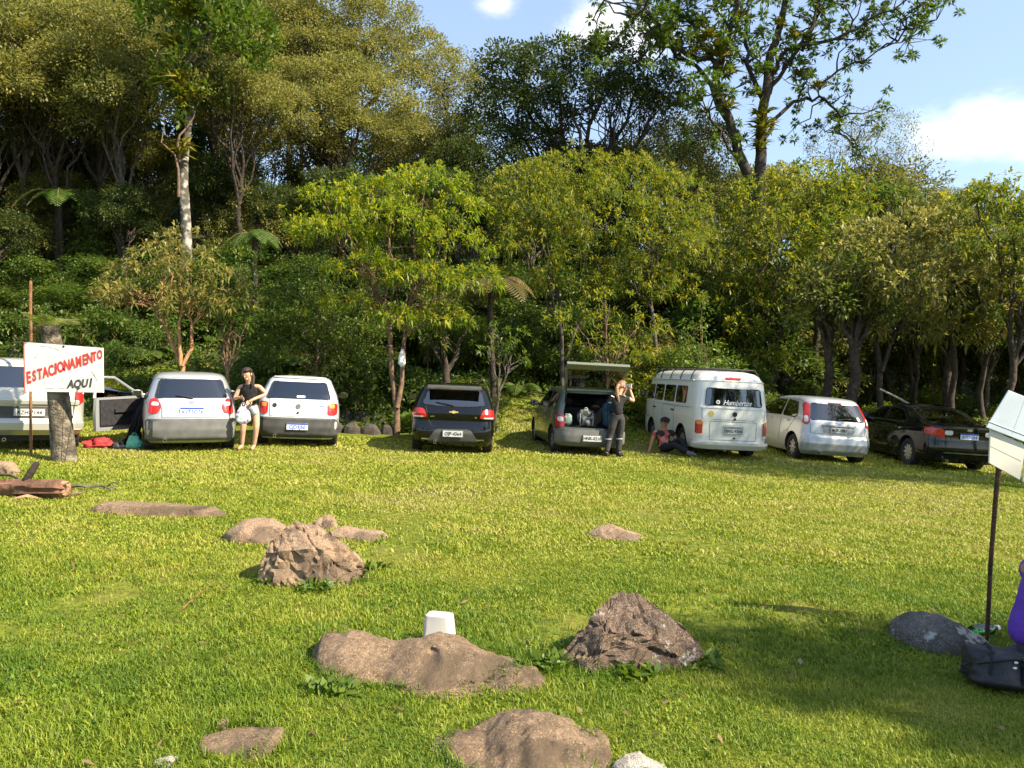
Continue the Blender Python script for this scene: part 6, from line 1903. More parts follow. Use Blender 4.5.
# ------------------------------------------------------------------ people
def skin_mesh(name, joints, edges, radii, root, sub=2):
    names = list(joints)
    me = bpy.data.meshes.new(name)
    me.from_pydata([tuple(joints[k]) for k in names], [(names.index(a), names.index(b)) for a, b in edges], [])
    ob = bpy.data.objects.new('tmp', me); col.objects.link(ob)
    sk = ob.modifiers.new('skin', 'SKIN'); sk.branch_smoothing = .6
    for i, k in enumerate(names):
        r = radii[k]; r = (r, r) if isinstance(r, (int, float)) else r
        me.skin_vertices[0].data[i].radius = r
        me.skin_vertices[0].data[i].use_root = (k == root)
    s = ob.modifiers.new('sub', 'SUBSURF'); s.levels = sub; s.render_levels = sub
    dg = bpy.context.evaluated_depsgraph_get()
    out = bpy.data.meshes.new_from_object(ob.evaluated_get(dg), depsgraph=dg)
    bpy.data.objects.remove(ob)
    out.name = name
    out.polygons.foreach_set('use_smooth', [True] * len(out.polygons))
    return out

def skinned(name, joints, edges, radii, root):
    """skin modifier through an object made the official way (adds the skin layer)"""
    return skin_mesh(name, joints, edges, radii, root)

def limb_mesh(mb, pts, rad, n=12, squash=1.0):
    """smooth tapered limb: Catmull-Rom through the points"""
    pts = [Vector(p) for p in pts]
    q, r = [], []
    for i in range(len(pts) - 1):
        p0 = pts[max(i - 1, 0)]; p1 = pts[i]; p2 = pts[i + 1]; p3 = pts[min(i + 2, len(pts) - 1)]
        for s in range(5):
            t = s / 5
            q.append(.5 * ((2 * p1) + (p2 - p0) * t + (2 * p0 - 5 * p1 + 4 * p2 - p3) * t * t + (3 * p1 - p0 - 3 * p2 + p3) * t ** 3))
            r.append(rad[i] + (rad[i + 1] - rad[i]) * (t * t * (3 - 2 * t)))
    q.append(pts[-1]); r.append(rad[-1])
    mb.tube(q, r, n, squash=squash)

def person(label, loc, J, skin, face=(0, -1, 0), hair=None, hair_pts=None, shirt=None, sleeves=.0, bottoms=None, leg_cover=1.0, shoes=None, fat=1.0, cap=None, rz=0):
    """J: joints in local metres (pelvis, waist, chest, neck, head, shoulders sl sr, elbows, wrists, hand tips, hips, knees, ankles, toes)"""
    o = empty('person', loc, rz, label, 'person')
    J = {k: Vector(v) for k, v in J.items()}
    E = [('pelvis', 'waist'), ('waist', 'chest'), ('chest', 'neck'), ('neck', 'head'), ('head', 'crown')]
    f = Vector(face).normalized(); upv = (J['head'] - J['neck']).normalized()
    J['crown'] = J['head'] + upv * .085
    Rr = dict(pelvis=(.135 * fat, .105), waist=(.115 * fat, .09), chest=(.15, .105), neck=.052, head=.088, crown=.06)
    for s in 'lr':
        for a, b in (('chest', 's'), ('s', 'e'), ('e', 'w'), ('w', 'h'), ('pelvis', 'hip'), ('hip', 'k'), ('k', 'a'), ('a', 't')):
            E.append((a if a in ('chest', 'pelvis') else a + s, b + s))
        Rr.update({'s' + s: .058, 'e' + s: .041, 'w' + s: .027, 'h' + s: (.030, .016), 'hip' + s: .088, 'k' + s: .056, 'a' + s: .036, 't' + s: (.038, .022)})
    if shirt:
        Rr['waist'] = (.095 * fat, .07); Rr['chest'] = (.115, .075); Rr['sl'] = Rr['sr'] = .050
    if bottoms:
        Rr['pelvis'] = (.11 * fat, .085); Rr['hipl'] = Rr['hipr'] = .078
    me = skinned('body', {k: J[k] for k in Rr}, E, Rr, 'pelvis')
    # fingers, thumb, face features joined into the same mesh
    mb = MB()
    mb.v = [tuple(v.co) for v in me.vertices]; mb.f = [tuple(p.vertices) for p in me.polygons]; mb.m = [0] * len(mb.f)
    for s in 'lr':
        dr = (J['h' + s] - J['w' + s]).normalized()
        sd_ = dr.cross(f).normalized() if dr.cross(f).length > .1 else dr.orthogonal().normalized()
        nrm = sd_.cross(dr).normalized()
        for i, (off, L) in enumerate(((-.027, .062), (-.009, .074), (.009, .070), (.026, .055))):
            a = J['h' + s] - dr * .012 + sd_ * off
            mb.tube([a, a + dr * L * .45 + nrm * .004, a + dr * L * .8 + nrm * .016, a + dr * L * .95 + nrm * .03], [.0095, .009, .008, .006], 6)
        a = J['w' + s].lerp(J['h' + s], .4) - sd_ * .022
        mb.tube([a, a - sd_ * .028 + dr * .022, a - sd_ * .034 + dr * .052 + nrm * .01], [.0115, .010, .0075], 6)
    h = J['head'] + upv * .02
    side = f.cross(upv).normalized()
    n0 = h + f * .085
    mb.add([n0 + upv * .025, n0 - side * .017 - upv * .022, n0 + side * .017 - upv * .022, n0 + f * .026 - upv * .016, n0 - upv * .03], [(0, 1, 3), (0, 3, 2), (1, 4, 3), (3, 4, 2), (0, 2, 4, 1)])
    for sg in (-1, 1):
        mb.ball(h + side * sg * .088 - upv * .004, (.014, .02, .03), 8, 6)
    mb.ball(h + f * .062 - upv * .075, (.035, .035, .028), 10, 6)
    body = link('body', mb.mesh('body', True, 60), o, M[skin])
    ey = MB()
    for sg in (-1, 1): ey.ball(h + f * .084 + side * sg * .031 + upv * .012, (.0065, .0065, .005), 8, 6)
    ey.build('eyes', M['ink'], o)
    mo = MB(); mo.tube([h + f * .088 - upv * .048 - side * .022, h + f * .094 - upv * .05, h + f * .088 - upv * .048 + side * .022], [.004, .006, .004], 6); mo.build('mouth', noisy('lips', (.35, .09, .07), (.4, .12, .09), 20, .5, 0), o)
    if hair:
        hb = MB()
        c = h - f * .014 + upv * .032
        vs, fs = [], []
        nu, nv = 18, 10
        for j in range(nv + 1):
            th = math.pi * .60 * j / nv
            for i in range(nu):
                a = 2 * math.pi * i / nu
                d_ = side * math.sin(th) * math.cos(a) + f * math.sin(th) * math.sin(a) + upv * math.cos(th)
                rad_ = .103 + .004 * math.sin(a * 7)
                if d_.dot(f) > .30 and d_.dot(upv) < .60: rad_ = .06
                vs.append(c + d_ * rad_)
        for j in range(nv):
            for i in range(nu): fs.append((j * nu + i, (j + 1) * nu + i, (j + 1) * nu + (i + 1) % nu, j * nu + (i + 1) % nu))
        hb.add(vs, fs)
        for q in (hair_pts or []):
            hb.tube([Vector(p) for p in q[0]], q[1], 8)
        hb.build('hair', M[hair], o, True, 60)
    if cap:
        cb = MB(); c = h + upv * .035
        vs, fs = [], []
        for j in range(7):
            th = math.pi * .5 * j / 6
            for i in range(16):
                a = 2 * math.pi * i / 16
                vs.append(c + (side * math.sin(th) * math.cos(a) + f * math.sin(th) * math.sin(a)) * .114 + upv * math.cos(th) * .10)
        for j in range(6):
            for i in range(16): fs.append((j * 16 + i, (j + 1) * 16 + i, (j + 1) * 16 + (i + 1) % 16, j * 16 + (i + 1) % 16))
        cb.add(vs, fs)
        cb.add([c + f * .10 - side * .07, c + f * .18 - side * .045 - upv * .02, c + f * .18 + side * .045 - upv * .02, c + f * .10 + side * .07,
                c + f * .10 - side * .07 + upv * .01, c + f * .18 - side * .045 - upv * .01, c + f * .18 + side * .045 - upv * .01, c + f * .10 + side * .07 + upv * .01],
               [(0, 1, 2, 3), (7, 6, 5, 4), (0, 4, 5, 1), (1, 5, 6, 2), (2, 6, 7, 3)])
        cb.build('cap', M[cap], o, True, 50)
    if shirt:
        K = {k: J[k] for k in ('pelvis', 'waist', 'chest', 'sl', 'sr')}
        K['pelvis'] = J['pelvis'] + (J['pelvis'] - J['waist']) * .25
        K['nb'] = J['chest'].lerp(J['neck'], .55)
        rr_ = dict(pelvis=(.165 * fat, .135), waist=(.150 * fat, .125), chest=(.185, .138), nb=(.105, .088), sl=.078, sr=.078)
        ee = [('pelvis', 'waist'), ('waist', 'chest'), ('chest', 'nb'), ('chest', 'sl'), ('chest', 'sr')]
        if sleeves > 0:
            for s in 'lr':
                K['m' + s] = J['s' + s].lerp(J['e' + s], min(1, sleeves)); rr_['m' + s] = .066; ee.append(('s' + s, 'm' + s))
                if sleeves > 1:
                    K['n' + s] = J['e' + s].lerp(J['w' + s], sleeves - 1); rr_['n' + s] = .042; rr_['m' + s] = .052; ee.append(('m' + s, 'n' + s))
        link('shirt', skinned('shirt', K, ee, rr_, 'pelvis'), o, M[shirt])
    if bottoms:
        K = {'pelvis': J['pelvis'], 'wb': J['pelvis'].lerp(J['waist'], .8)}
        rr_ = dict(pelvis=(.165 * fat, .138), wb=(.150 * fat, .125)); ee = [('pelvis', 'wb')]
        for s in 'lr':
            K['hip' + s] = J['hip' + s]; rr_['hip' + s] = .118; ee.append(('pelvis', 'hip' + s))
            if leg_cover >= 1:
                K['k' + s] = J['k' + s]; rr_['k' + s] = .070; ee.append(('hip' + s, 'k' + s))
                K['a' + s] = J['k' + s].lerp(J['a' + s], .95 if leg_cover < 2 else .95); rr_['a' + s] = .060; ee.append(('k' + s, 'a' + s))
            else:
                K['m' + s] = J['hip' + s].lerp(J['k' + s], leg_cover); rr_['m' + s] = .112; ee.append(('hip' + s, 'm' + s))
        link('trousers' if leg_cover >= 1 else 'shorts', skinned('bottoms', K, ee, rr_, 'pelvis'), o, M[bottoms])
    if shoes:
        for s in 'lr':
            sb = MB(); a, t_ = J['a' + s], J['t' + s]
            dr = (t_ - a).normalized()
            sb.tube([a - dr * .05 - Vector((0, 0, .02)), a.lerp(t_, .3), a.lerp(t_, .8), t_ + dr * .04], [.045, .052, .046, .025], 10)
            sb.build('shoe', M[shoes], o)
    return o

# woman with the carrier bag
wb = at(250, 14.4)
person('barefoot woman in a black vest and grey shorts holding a white carrier bag', wb, dict(
    pelvis=(0, .02, .84), waist=(0, .02, .99), chest=(-.02, 0, 1.16), neck=(-.01, -.04, 1.31), head=(-.02, -.09, 1.42),
    sl=(-.18, 0, 1.22), el=(-.27, -.06, .98), wl=(-.12, -.22, 1.01), hl=(-.045, -.26, .99),
    sr=(.16, 0, 1.22), er=(.31, -.02, 1.06), wr=(.12, -.20, .97), hr=(.05, -.24, .92),
    hipl=(-.10, .02, .80), kl=(-.12, -.04, .43), al=(-.17, .03, .08), tl=(-.19, -.13, .035),
    hipr=(.10, .02, .80), kr=(.13, -.04, .43), ar=(.06, .02, .08), tr=(.07, -.14, .035)), 'skin_pale', face=(-.15, -.9, -.35), hair='hair_dark',
    hair_pts=[([(-.02, .0, 1.44), (-.01, .06, 1.36), (.0, .07, 1.24)], [.07, .055, .03]), ([(.06, -.06, 1.46), (.085, -.06, 1.38), (.085, -.08, 1.28), (.075, -.11, 1.20)], [.03, .032, .028, .012]), ([(-.10, -.06, 1.46), (-.115, -.06, 1.38), (-.105, -.08, 1.30)], [.026, .026, .012])], shirt='cloth_black', bottoms='cloth_grey', leg_cover=.5, fat=.92)
m, n, l, p = newmat('printed_white_plastic')
tcn = n.new('ShaderNodeTexCoord'); vz = n.new('ShaderNodeTexNoise'); vz.inputs['Scale'].default_value = 9
l.new(tcn.outputs['Object'], vz.inputs['Vector']); rp = n.new('ShaderNodeValToRGB')
rp.color_ramp.elements[0].position = .56; rp.color_ramp.elements[0].color = (.72, .73, .75, 1); rp.color_ramp.elements[1].position = .60; rp.color_ramp.elements[1].color = (.30, .16, .50, 1)
l.new(vz.outputs[0], rp.inputs[0]); l.new(rp.outputs[0], p.inputs['Base Color']); p.inputs['Roughness'].default_value = .4

def sack(name, label, cat, loc, w, dp, h, mat, seed, rz=0, neck=.35, handles=True, group=None, lumps=.12):
    """soft bag: crumpled body gathered towards the top"""
    o = empty(name, loc, rz, label, cat, group)
    vs, fs = [], []
    nu, nv = 28, 18
    of = Vector((seed * 3.1, seed * 1.7, 0))
    for j in range(nv + 1):
        t = j / nv
        k = math.sin(min(1, t * 3.2 + .25) * math.pi / 2) * (1 - (1 - neck) * max(0, (t - .35) / .65) ** 1.5)
        for i in range(nu):
            a = 2 * math.pi * i / nu
            c_, s_ = math.cos(a), math.sin(a)
            q = Vector((abs(c_) ** .7 * math.copysign(1, c_) * w / 2 * k, abs(s_) ** .7 * math.copysign(1, s_) * dp / 2 * k, t * h))
            dn = mnoise.fractal(q * 9 + of, 1, 2, 4) * lumps * w * .8 + mnoise.noise(q * 26 + of) * lumps * w * .3
            q += Vector((c_, s_, .3)) * dn
            q.z = max(q.z, 0.0)
            vs.append(q)
    for j in range(nv):
        for i in range(nu): fs.append((j * nu + i, j * nu + (i + 1) % nu, (j + 1) * nu + (i + 1) % nu, (j + 1) * nu + i))
    fs.append(tuple(range(nu - 1, -1, -1))); fs.append(tuple(nv * nu + i for i in range(nu)))
    MB().add(vs, fs).build('bag_body', M[mat] if isinstance(mat, str) else mat, o, True, 70)
    if handles:
        for sg in (-1, 1):
            MB().tube([(sg * w * .12, 0, h * .92), (sg * w * .15, .01, h * 1.12), (sg * w * .04, 0, h * 1.25), (sg * w * -.02, 0, h * 1.1)], [.016, .014, .012, .012], 6, squash=.5).build('handle', M[mat] if isinstance(mat, str) else mat, o)
    return o
sack('carrier_bag', 'white carrier bag with a purple print held by the barefoot woman', 'bag', wb + Vector((-.03, -.28, .52)), .26, .12, .32, m, 3)

# woman taking a photo
pb = at(615.5, 15.9)
person('blonde woman dressed in black seen from behind taking a photo with her phone', pb, dict(
    pelvis=(.05, 0, .88), waist=(.04, 0, 1.03), chest=(.05, 0, 1.20), neck=(.08, .02, 1.35), head=(.12, .05, 1.47),
    sl=(-.09, -.05, 1.27), el=(.13, .25, 1.19), wl=(.25, .27, 1.37), hl=(.28, .28, 1.45),
    sr=(.22, .06, 1.27), er=(.40, .12, 1.17), wr=(.345, .19, 1.38), hr=(.32, .24, 1.455),
    hipl=(-.03, -.03, .85), kl=(-.11, .02, .46), al=(-.20, -.05, .09), tl=(-.13, .10, .04),
    hipr=(.13, .03, .85), kr=(.10, .05, .46), ar=(.07, .03, .09), tr=(.16, .16, .04)), 'skin_pale', face=(.72, .69, .0), hair='hair_blond',
    hair_pts=[([(.06, -.02, 1.52), (.02, -.08, 1.46), (.02, -.10, 1.34), (.05, -.10, 1.22), (.06, -.09, 1.14)], [.045, .038, .035, .028, .012])],
    shirt='cloth_black', sleeves=.55, bottoms='trouser', shoes='cloth_black', fat=1.0)
ph = MB(); ph.box((0, 0, 0), (.15, .012, .078), Matrix.Rotation(R(-40), 4, 'Z').to_3x3()); o = ph.build('phone', M['plate_white'], None, False); o.location = pb + Vector((.315, .285, 1.50)); tag(o, 'pale phone held up by the blonde woman', 'phone')
pp = bpy.data.objects['person.001']
MB().tube([(-.10, -.105, 1.30), (-.04, -.12, 1.27)], [.028, .022], 8, squash=.4).tube([(.15, -.06, 1.31), (.20, -.03, 1.28)], [.028, .022], 8, squash=.4).build('shoulder_print', M['decal'], pp)
for x, y, z in ((-.155, -.02, .40), (.085, .035, .40)):
    MB().lathe([(.071, -.008), (.074, 0), (.071, .008)], 'z', (x, y, z), 16).build('knee_stripe', M['plate'], pp)

# man sitting by the van
m, n, l, p = newmat('camouflage_cloth')
tcn = n.new('ShaderNodeTexCoord'); vz = n.new('ShaderNodeTexVoronoi'); vz.inputs['Scale'].default_value = 11
l.new(tcn.outputs['Object'], vz.inputs['Vector']); sp = n.new('ShaderNodeSeparateColor'); l.new(vz.outputs['Color'], sp.inputs[0]); rp = n.new('ShaderNodeValToRGB'); rp.color_ramp.interpolation = 'CONSTANT'
rp.color_ramp.elements[0].position = 0; rp.color_ramp.elements[0].color = (.02, .02, .02, 1); rp.color_ramp.elements[1].position = .4; rp.color_ramp.elements[1].color = (.45, .08, .08, 1)
for q, c in ((.6, (.10, .11, .10)), (.8, (.55, .22, .18))):
    e = rp.color_ramp.elements.new(q); e.color = (*c, 1)
l.new(sp.outputs[0], rp.inputs[0]); l.new(rp.outputs[0], p.inputs['Base Color']); p.inputs['Roughness'].default_value = .9
M['camo'] = m
sb = at(664, 17.2)
person('person in a black cap and red camouflage shirt sitting on the grass by the van', sb, dict(
    pelvis=(0, 0, .13), waist=(0, .04, .28), chest=(.0, .07, .44), neck=(.01, .05, .58), head=(.02, .01, .69),
    sl=(-.19, .05, .50), el=(-.27, .02, .27), wl=(-.33, -.03, .08), hl=(-.37, -.10, .04),
    sr=(.20, .05, .50), er=(.30, .02, .28), wr=(.24, -.16, .18), hr=(.20, -.23, .15),
    hipl=(-.09, -.04, .12), kl=(.16, -.36, .24), al=(.44, -.58, .08), tl=(.54, -.66, .05),
    hipr=(.10, -.04, .12), kr=(.33, -.22, .36), ar=(.42, -.48, .08), tr=(.46, -.62, .05)), 'skin', face=(0, -1, -.05), hair='hair_dark', cap='cloth_black', shirt='camo', sleeves=.55, bottoms='cloth_black', shoes='bumper_grey', fat=1.0)

# person in purple at the right edge
db = at(1032, 4.25)
person('person in a purple top sitting with their back turned at the right edge', db, dict(
    pelvis=(0, 0, .15), waist=(.03, 0, .31), chest=(.11, 0, .50), neck=(.16, 0, .66), head=(.22, 0, .78),
    sl=(.11, .19, .56), el=(.24, .22, .36), wl=(.42, .13, .36), hl=(.50, .09, .37),
    sr=(.11, -.19, .56), er=(.24, -.22, .36), wr=(.42, -.13, .36), hr=(.50, -.09, .37),
    hipl=(.06, .10, .13), kl=(.45, .13, .40), al=(.70, .11, .10), tl=(.85, .11, .04),
    hipr=(.06, -.10, .13), kr=(.45, -.13, .40), ar=(.70, -.11, .10), tr=(.85, -.11, .04)), 'skin', face=(1, 0, -.1), hair='hair_dark', shirt='purple', sleeves=1.6, bottoms='cloth_black', shoes='cloth_black', fat=1.1)

# person sitting in the open door of the silver hatchback
celta_m = Matrix.LocRotScale(celta.location, celta.rotation_euler, None)
o = person('person sitting sideways in the open door, only shin and knee showing', tuple(celta.location), dict(
    pelvis=(-.40, 1.92, .62), waist=(-.34, 1.94, .76), chest=(-.30, 1.95, .92), neck=(-.32, 1.95, 1.05), head=(-.36, 1.95, 1.15),
    sl=(-.34, 2.10, .96), el=(-.45, 2.12, .80), wl=(-.62, 2.05, .74), hl=(-.70, 2.0, .74),
    sr=(-.34, 1.78, .96), er=(-.44, 1.74, .80), wr=(-.60, 1.78, .74), hr=(-.68, 1.82, .74),
    hipl=(-.48, 2.00, .60), kl=(-.90, 2.02, .60), al=(-.98, 2.0, .14), tl=(-1.12, 2.0, .08),
    hipr=(-.48, 1.84, .60), kr=(-.92, 1.78, .60), ar=(-.98, 1.72, .14), tr=(-1.12, 1.72, .08)), 'skin_pale', face=(-1, 0, -.2), hair='hair_dark', shirt='cloth_black', sleeves=1.5, bottoms='cloth_grey', leg_cover=.9, shoes='cloth_black', fat=.9)
o.rotation_euler = celta.rotation_euler

# dark coat hanging down from the door opening to the ground
def drape(name, label, cat, top, bot, w0, w1, mat, seed):
    top, bot = Vector(top), Vector(bot)
    o = empty(name, bot, 0, label, cat)
    vs, fs = [], []
    nu, nv = 26, 26
    of = Vector((seed, seed * 2, 0))
    for layer in (0, 1):
        for j in range(nv + 1):
            t = j / nv
            c = (top - bot) * (1 - t) + Vector((0, -.06 * math.sin(t * math.pi), 0))
            w = w0 + (w1 - w0) * t ** .8
            for i in range(nu + 1):
                u = i / nu - .5
                q = c + Vector((u * w, 0, 0))
                fold = .035 * math.sin(u * 22 + 2 * math.sin(t * 5)) * (.4 + t) + .03 * mnoise.noise(q * 7 + of)
                q += Vector((mnoise.noise(Vector((0, t * 5, seed))) * .05, fold + (.05 * math.cos(u * math.pi) * (1 if layer else -1)), 0))
                vs.append(q)
    n1 = (nu + 1) * (nv + 1)
    for k in (0, 1):
        for j in range(nv):
            for i in range(nu):
                a = k * n1 + j * (nu + 1) + i
                fs.append((a, a + 1, a + nu + 2, a + nu + 1))
    border = [i for i in range(nu + 1)] + [j * (nu + 1) + nu for j in range(1, nv + 1)] + [nv * (nu + 1) + i for i in range(nu - 1, -1, -1)] + [j * (nu + 1) for j in range(nv - 1, 0, -1)]
    for q in range(len(border)):
        a, b = border[q], border[(q + 1) % len(border)]
        fs.append((a, b, b + n1, a + n1))
    MB().add(vs, fs).build('cloth', M[mat], o, True, 80)
    return o
pt = P(148, 396, 14.75); pbm = at(131, 14.55)
o = drape('black_coat', 'long black coat hung from the open doorway down to the grass', 'coat', pt, pbm + Vector((0, 0, .02)), .16, .30, 'cloth_black', 3)

sack('red_bag', 'crumpled red bag lying on the grass by the open car door', 'bag', at(98, 14.2), .52, .30, .17, 'red_cloth', 5, .2, .5, False, lumps=.2)
sack('teal_bag', 'teal plastic bag standing in front of the black coat', 'bag', at(133.5, 14.15), .30, .18, .25, 'teal', 6, 0, .45, True, lumps=.10)
sack('dark_bag', 'dark grey bag lying between the red bag and the teal bag', 'bag', at(118, 14.15), .26, .18, .12, 'pack_grey', 8, .3, .5, False, lumps=.2)

# ------------------------------------------------------------------ backpacks
def backpack(name, label, loc, w, dp, h, mat, strapmat, rx=0, rz=0, seed=1, pocket=None):
    o = empty(name, loc, rz, label, 'backpack')
    o.rotation_euler = (rx, 0, rz)
    vs, fs = [], []
    nu, nv = 36, 22
    for j in range(nv + 1):
        t = j / nv; k = (1 - abs(2 * t - 1) ** 3.2) ** .42 if 0 < t < 1 else 0.05
        for i in range(nu):
            a = 2 * math.pi * i / nu; c_, s_ = math.cos(a), math.sin(a)
            bulge = 1 + .16 * math.sin(t * math.pi) * (s_ < 0)
            q = Vector((math.copysign(abs(c_) ** .55, c_) * w / 2 * k, math.copysign(abs(s_) ** .6, s_) * dp / 2 * k * bulge, t * h))
            q += Vector((c_, s_, 0)) * mnoise.fractal(q * 7 + Vector((seed, 0, 0)), 1, 2, 4) * .035 * w * 2
            vs.append(q)
    for j in range(nv):
        for i in range(nu): fs.append((j * nu + i, j * nu + (i + 1) % nu, (j + 1) * nu + (i + 1) % nu, (j + 1) * nu + i))
    fs.append(tuple(range(nu - 1, -1, -1))); fs.append(tuple(nv * nu + i for i in range(nu)))
    MB().add(vs, fs).build('pack_body', M[mat], o, True, 70)
    pk = MB().ball((0, -dp * .52, h * .34), (w * .36, dp * .20, h * .24), 18, 12); pk.build('front_pocket', M[pocket or mat], o)
    for sg in (-1, 1):
        MB().tube([(sg * w * .22, dp * .42, h * .88), (sg * w * .26, dp * .75, h * .7), (sg * w * .30, dp * .72, h * .35), (sg * w * .34, dp * .4, h * .12)], w * .045, 8, squash=.4).build('shoulder_strap', M[strapmat], o)
        MB().tube([(sg * w * .36, -dp * .50, h * .85), (sg * w * .38, -dp * .56, h * .5), (sg * w * .36, -dp * .46, h * .15)], w * .02, 6).build('side_strap', M[strapmat], o)
    MB().tube([(-w * .1, dp * .1, h * .97), (-w * .05, dp * .1, h * 1.07), (w * .05, dp * .1, h * 1.07), (w * .1, dp * .1, h * .97)], w * .025, 6).build('grab_handle', M[strapmat], o)
    MB().tube([(-w * .30, -dp * .64, h * .60), (0, -dp * .70, h * .64), (w * .30, -dp * .64, h * .60)], .004, 6).build('zip', M['chrome'], o)
    return o
bb = onground(1008, 697)
o = sack('black_backpack', 'shiny black backpack lying on the grass in the lower right corner', 'backpack', bb + Vector((.10, .10, 0)), .46, .30, .20, 'nylon', 21, R(-10), .62, False, lumps=.13)
MB().tube([(-.20, -.02, .05), (-.245, -.03, .075), (-.25, -.03, .11), (-.19, -.01, .12)], .009, 7, squash=.6).build('grab_handle', M['cloth_black'], o)
MB().tube([(-.21, -.10, .15), (-.10, -.15, .19), (.04, -.15, .21), (.2, -.12, .20)], .007, 6).build('zip', M['dark'], o)
for k_ in (0, 1):
    MB().tube([(-.17 + .16 * k_, -.14, .06), (-.15 + .16 * k_, -.13, .17), (-.12 + .16 * k_, -.04, .20), (-.10 + .16 * k_, .08, .19)], .018, 8, squash=.35).build('shoulder_strap', M['cloth_black'], o)
for (x, y, z) in ((-.035, -.135, .175), (.005, -.12, .19), (-.045, -.145, .15)):
    MB().ball((x, y, z), (.011, .006, .006), 8, 6).build('buckle', M['decal'], o)
fm = Matrix.LocRotScale(fiat.location, fiat.rotation_euler, None)
p1 = fm @ Vector((-.08, .26, .60)); p2 = fm @ Vector((.42, .15, .60))
backpack('grey_backpack', 'grey and white backpack standing in the open boot', p1, .36, .24, .38, 'pack_grey', 'plate', R(12), 0, 2)
backpack('blue_backpack', 'blue backpack standing at the right of the open boot behind the blonde woman', p2, .32, .26, .56, 'blue_cloth', 'cloth_black', R(-4), .3, 3)
p3 = fm @ Vector((-.46, .32, .60)); sack('green_bag', 'small green bag in the left corner of the open boot', 'bag', p3, .20, .16, .26, noisy('grey_green_cloth', (.12, .18, .15), (.22, .30, .26), 12, .8, .3), 9, 0, .5, False)

# ------------------------------------------------------------------ white tub behind the fox-brown boulder
f = onground(439, 646)
s = f.y / F
w, h = 32 * s, 31 * s
o = empty('white_tub', f, R(-14), 'white plastic tub standing upside down behind the long low boulder', 'tub')
mb = MB(); vs, fs = [], []
def rr_ring(w_, d_, z, k=5, r=.025):
    out = []
    for cx_, cy_, a0 in ((1, 1, 0), (-1, 1, 90), (-1, -1, 180), (1, -1, 270)):
        for i in range(k + 1):
            a = R(a0 + 90 * i / k); out.append((cx_ * (w_ / 2 - r) + r * math.cos(a), cy_ * (d_ / 2 - r) + r * math.sin(a), z))
    return out
rings = [rr_ring(w, w * .72, 0), rr_ring(w, w * .72, .012), rr_ring(w * .975, w * .70, .014), rr_ring(w * .83, w * .58, h * .93), rr_ring(w * .80, w * .55, h * .98), rr_ring(w * .72, w * .48, h), rr_ring(w * .70, w * .46, h - .004), rr_ring(w * .3, w * .2, h - .004, r=.012)]
N = len(rings[0]); vs = [p for r_ in rings for p in r_]
for j in range(len(rings) - 1):
    for i in range(N): fs.append((j * N + i, j * N + (i + 1) % N, (j + 1) * N + (i + 1) % N, (j + 1) * N + i))
fs.append(tuple((len(rings) - 1) * N + i for i in range(N))); fs.append(tuple(range(N - 1, -1, -1)))
mb.add(vs, fs)
mb.build('tub_body', noisy('aged_white_plastic', (.44, .42, .37), (.55, .53, .48), 7, .45, .05), o, True, 40)
MB().tube([(p[0] * 1.01, p[1] * 1.01, .012) for p in rings[0]] + [(rings[0][0][0] * 1.01, rings[0][0][1] * 1.01, .012)], .004, 6).build('rim', M['decal'], o)

# ------------------------------------------------------------------ fallen log and sticks
lf = onground(60, 499); s = lf.y / F
wood = noisy('red_brown_dead_wood', (.10, .05, .03), (.27, .13, .075), 3, .9, .9, bscale=16, bdist=.03, c3=(.17, .085, .05))
pale = noisy('split_wood_face', (.30, .17, .10), (.42, .26, .16), 9, .9, .5)
def PX(x, y, dy=0): return Vector(((x - 512) * s, lf.y + dy, CAMZ + (370 - y) * s))
o = empty('fallen_log', lf, 0, 'short thick red-brown fallen log with a broken branch stub at the left edge', 'log')
lg = MB()
nr_, na_ = 40, 30
pl_ = [PX(-48, 494, .25) - lf, PX(-20, 491, .18) - lf, PX(8, 490, .1) - lf, PX(35, 488.5, .02) - lf, PX(60, 488, -.02) - lf, PX(67, 489, -.03) - lf]
rl_ = [.11, .12, .115, .11, .125, .10]
vs, fs = [], []
for j_ in range(nr_ + 1):
    t_ = j_ / nr_ * 5; k_ = min(int(t_), 4); f_ = t_ - k_
    c_ = pl_[k_].lerp(pl_[k_ + 1], f_); r_ = rl_[k_] + (rl_[k_ + 1] - rl_[k_]) * f_
    for i_ in range(na_):
        a_ = 2 * math.pi * i_ / na_
        n1 = mnoise.noise(Vector((math.cos(a_) * 2.2, math.sin(a_) * 2.2, c_.x * 1.3)))
        n2 = 1 - abs(mnoise.noise(Vector((math.cos(a_) * 6, math.sin(a_) * 6, c_.x * 2.5)))) * 2
        rr_ = r_ * (1 + .35 * n1 - .22 * max(0, n2 - .45))
        end_ = mnoise.noise(Vector((math.cos(a_) * 3, math.sin(a_) * 3, 9))) * .10 * (1 if j_ == nr_ else 0)
        vs.append(c_ + Vector((end_, math.cos(a_) * rr_, math.sin(a_) * rr_ * .85)))
for j_ in range(nr_):
    for i_ in range(na_): fs.append((j_ * na_ + i_, j_ * na_ + (i_ + 1) % na_, (j_ + 1) * na_ + (i_ + 1) % na_, (j_ + 1) * na_ + i_))
fs.append(tuple(range(na_ - 1, -1, -1)))
lg.add(vs, fs)
ob = lg.build('log_trunk', wood, o, True, 50)
MB().tube([PX(63, 489, -.03) - lf, PX(66, 489, -.03) - lf, PX(67.0, 489.5, -.035) - lf], [.095, .09, .05], 14).build('broken_end', pale, o)
MB().tube([PX(22, 482, .05) - lf, PX(27, 473, .05) - lf, PX(33, 464, .05) - lf, PX(35, 463, .05) - lf], [.045, .042, .036, .012], 9).build('branch_stub', BK['dark'], o, True, 60)
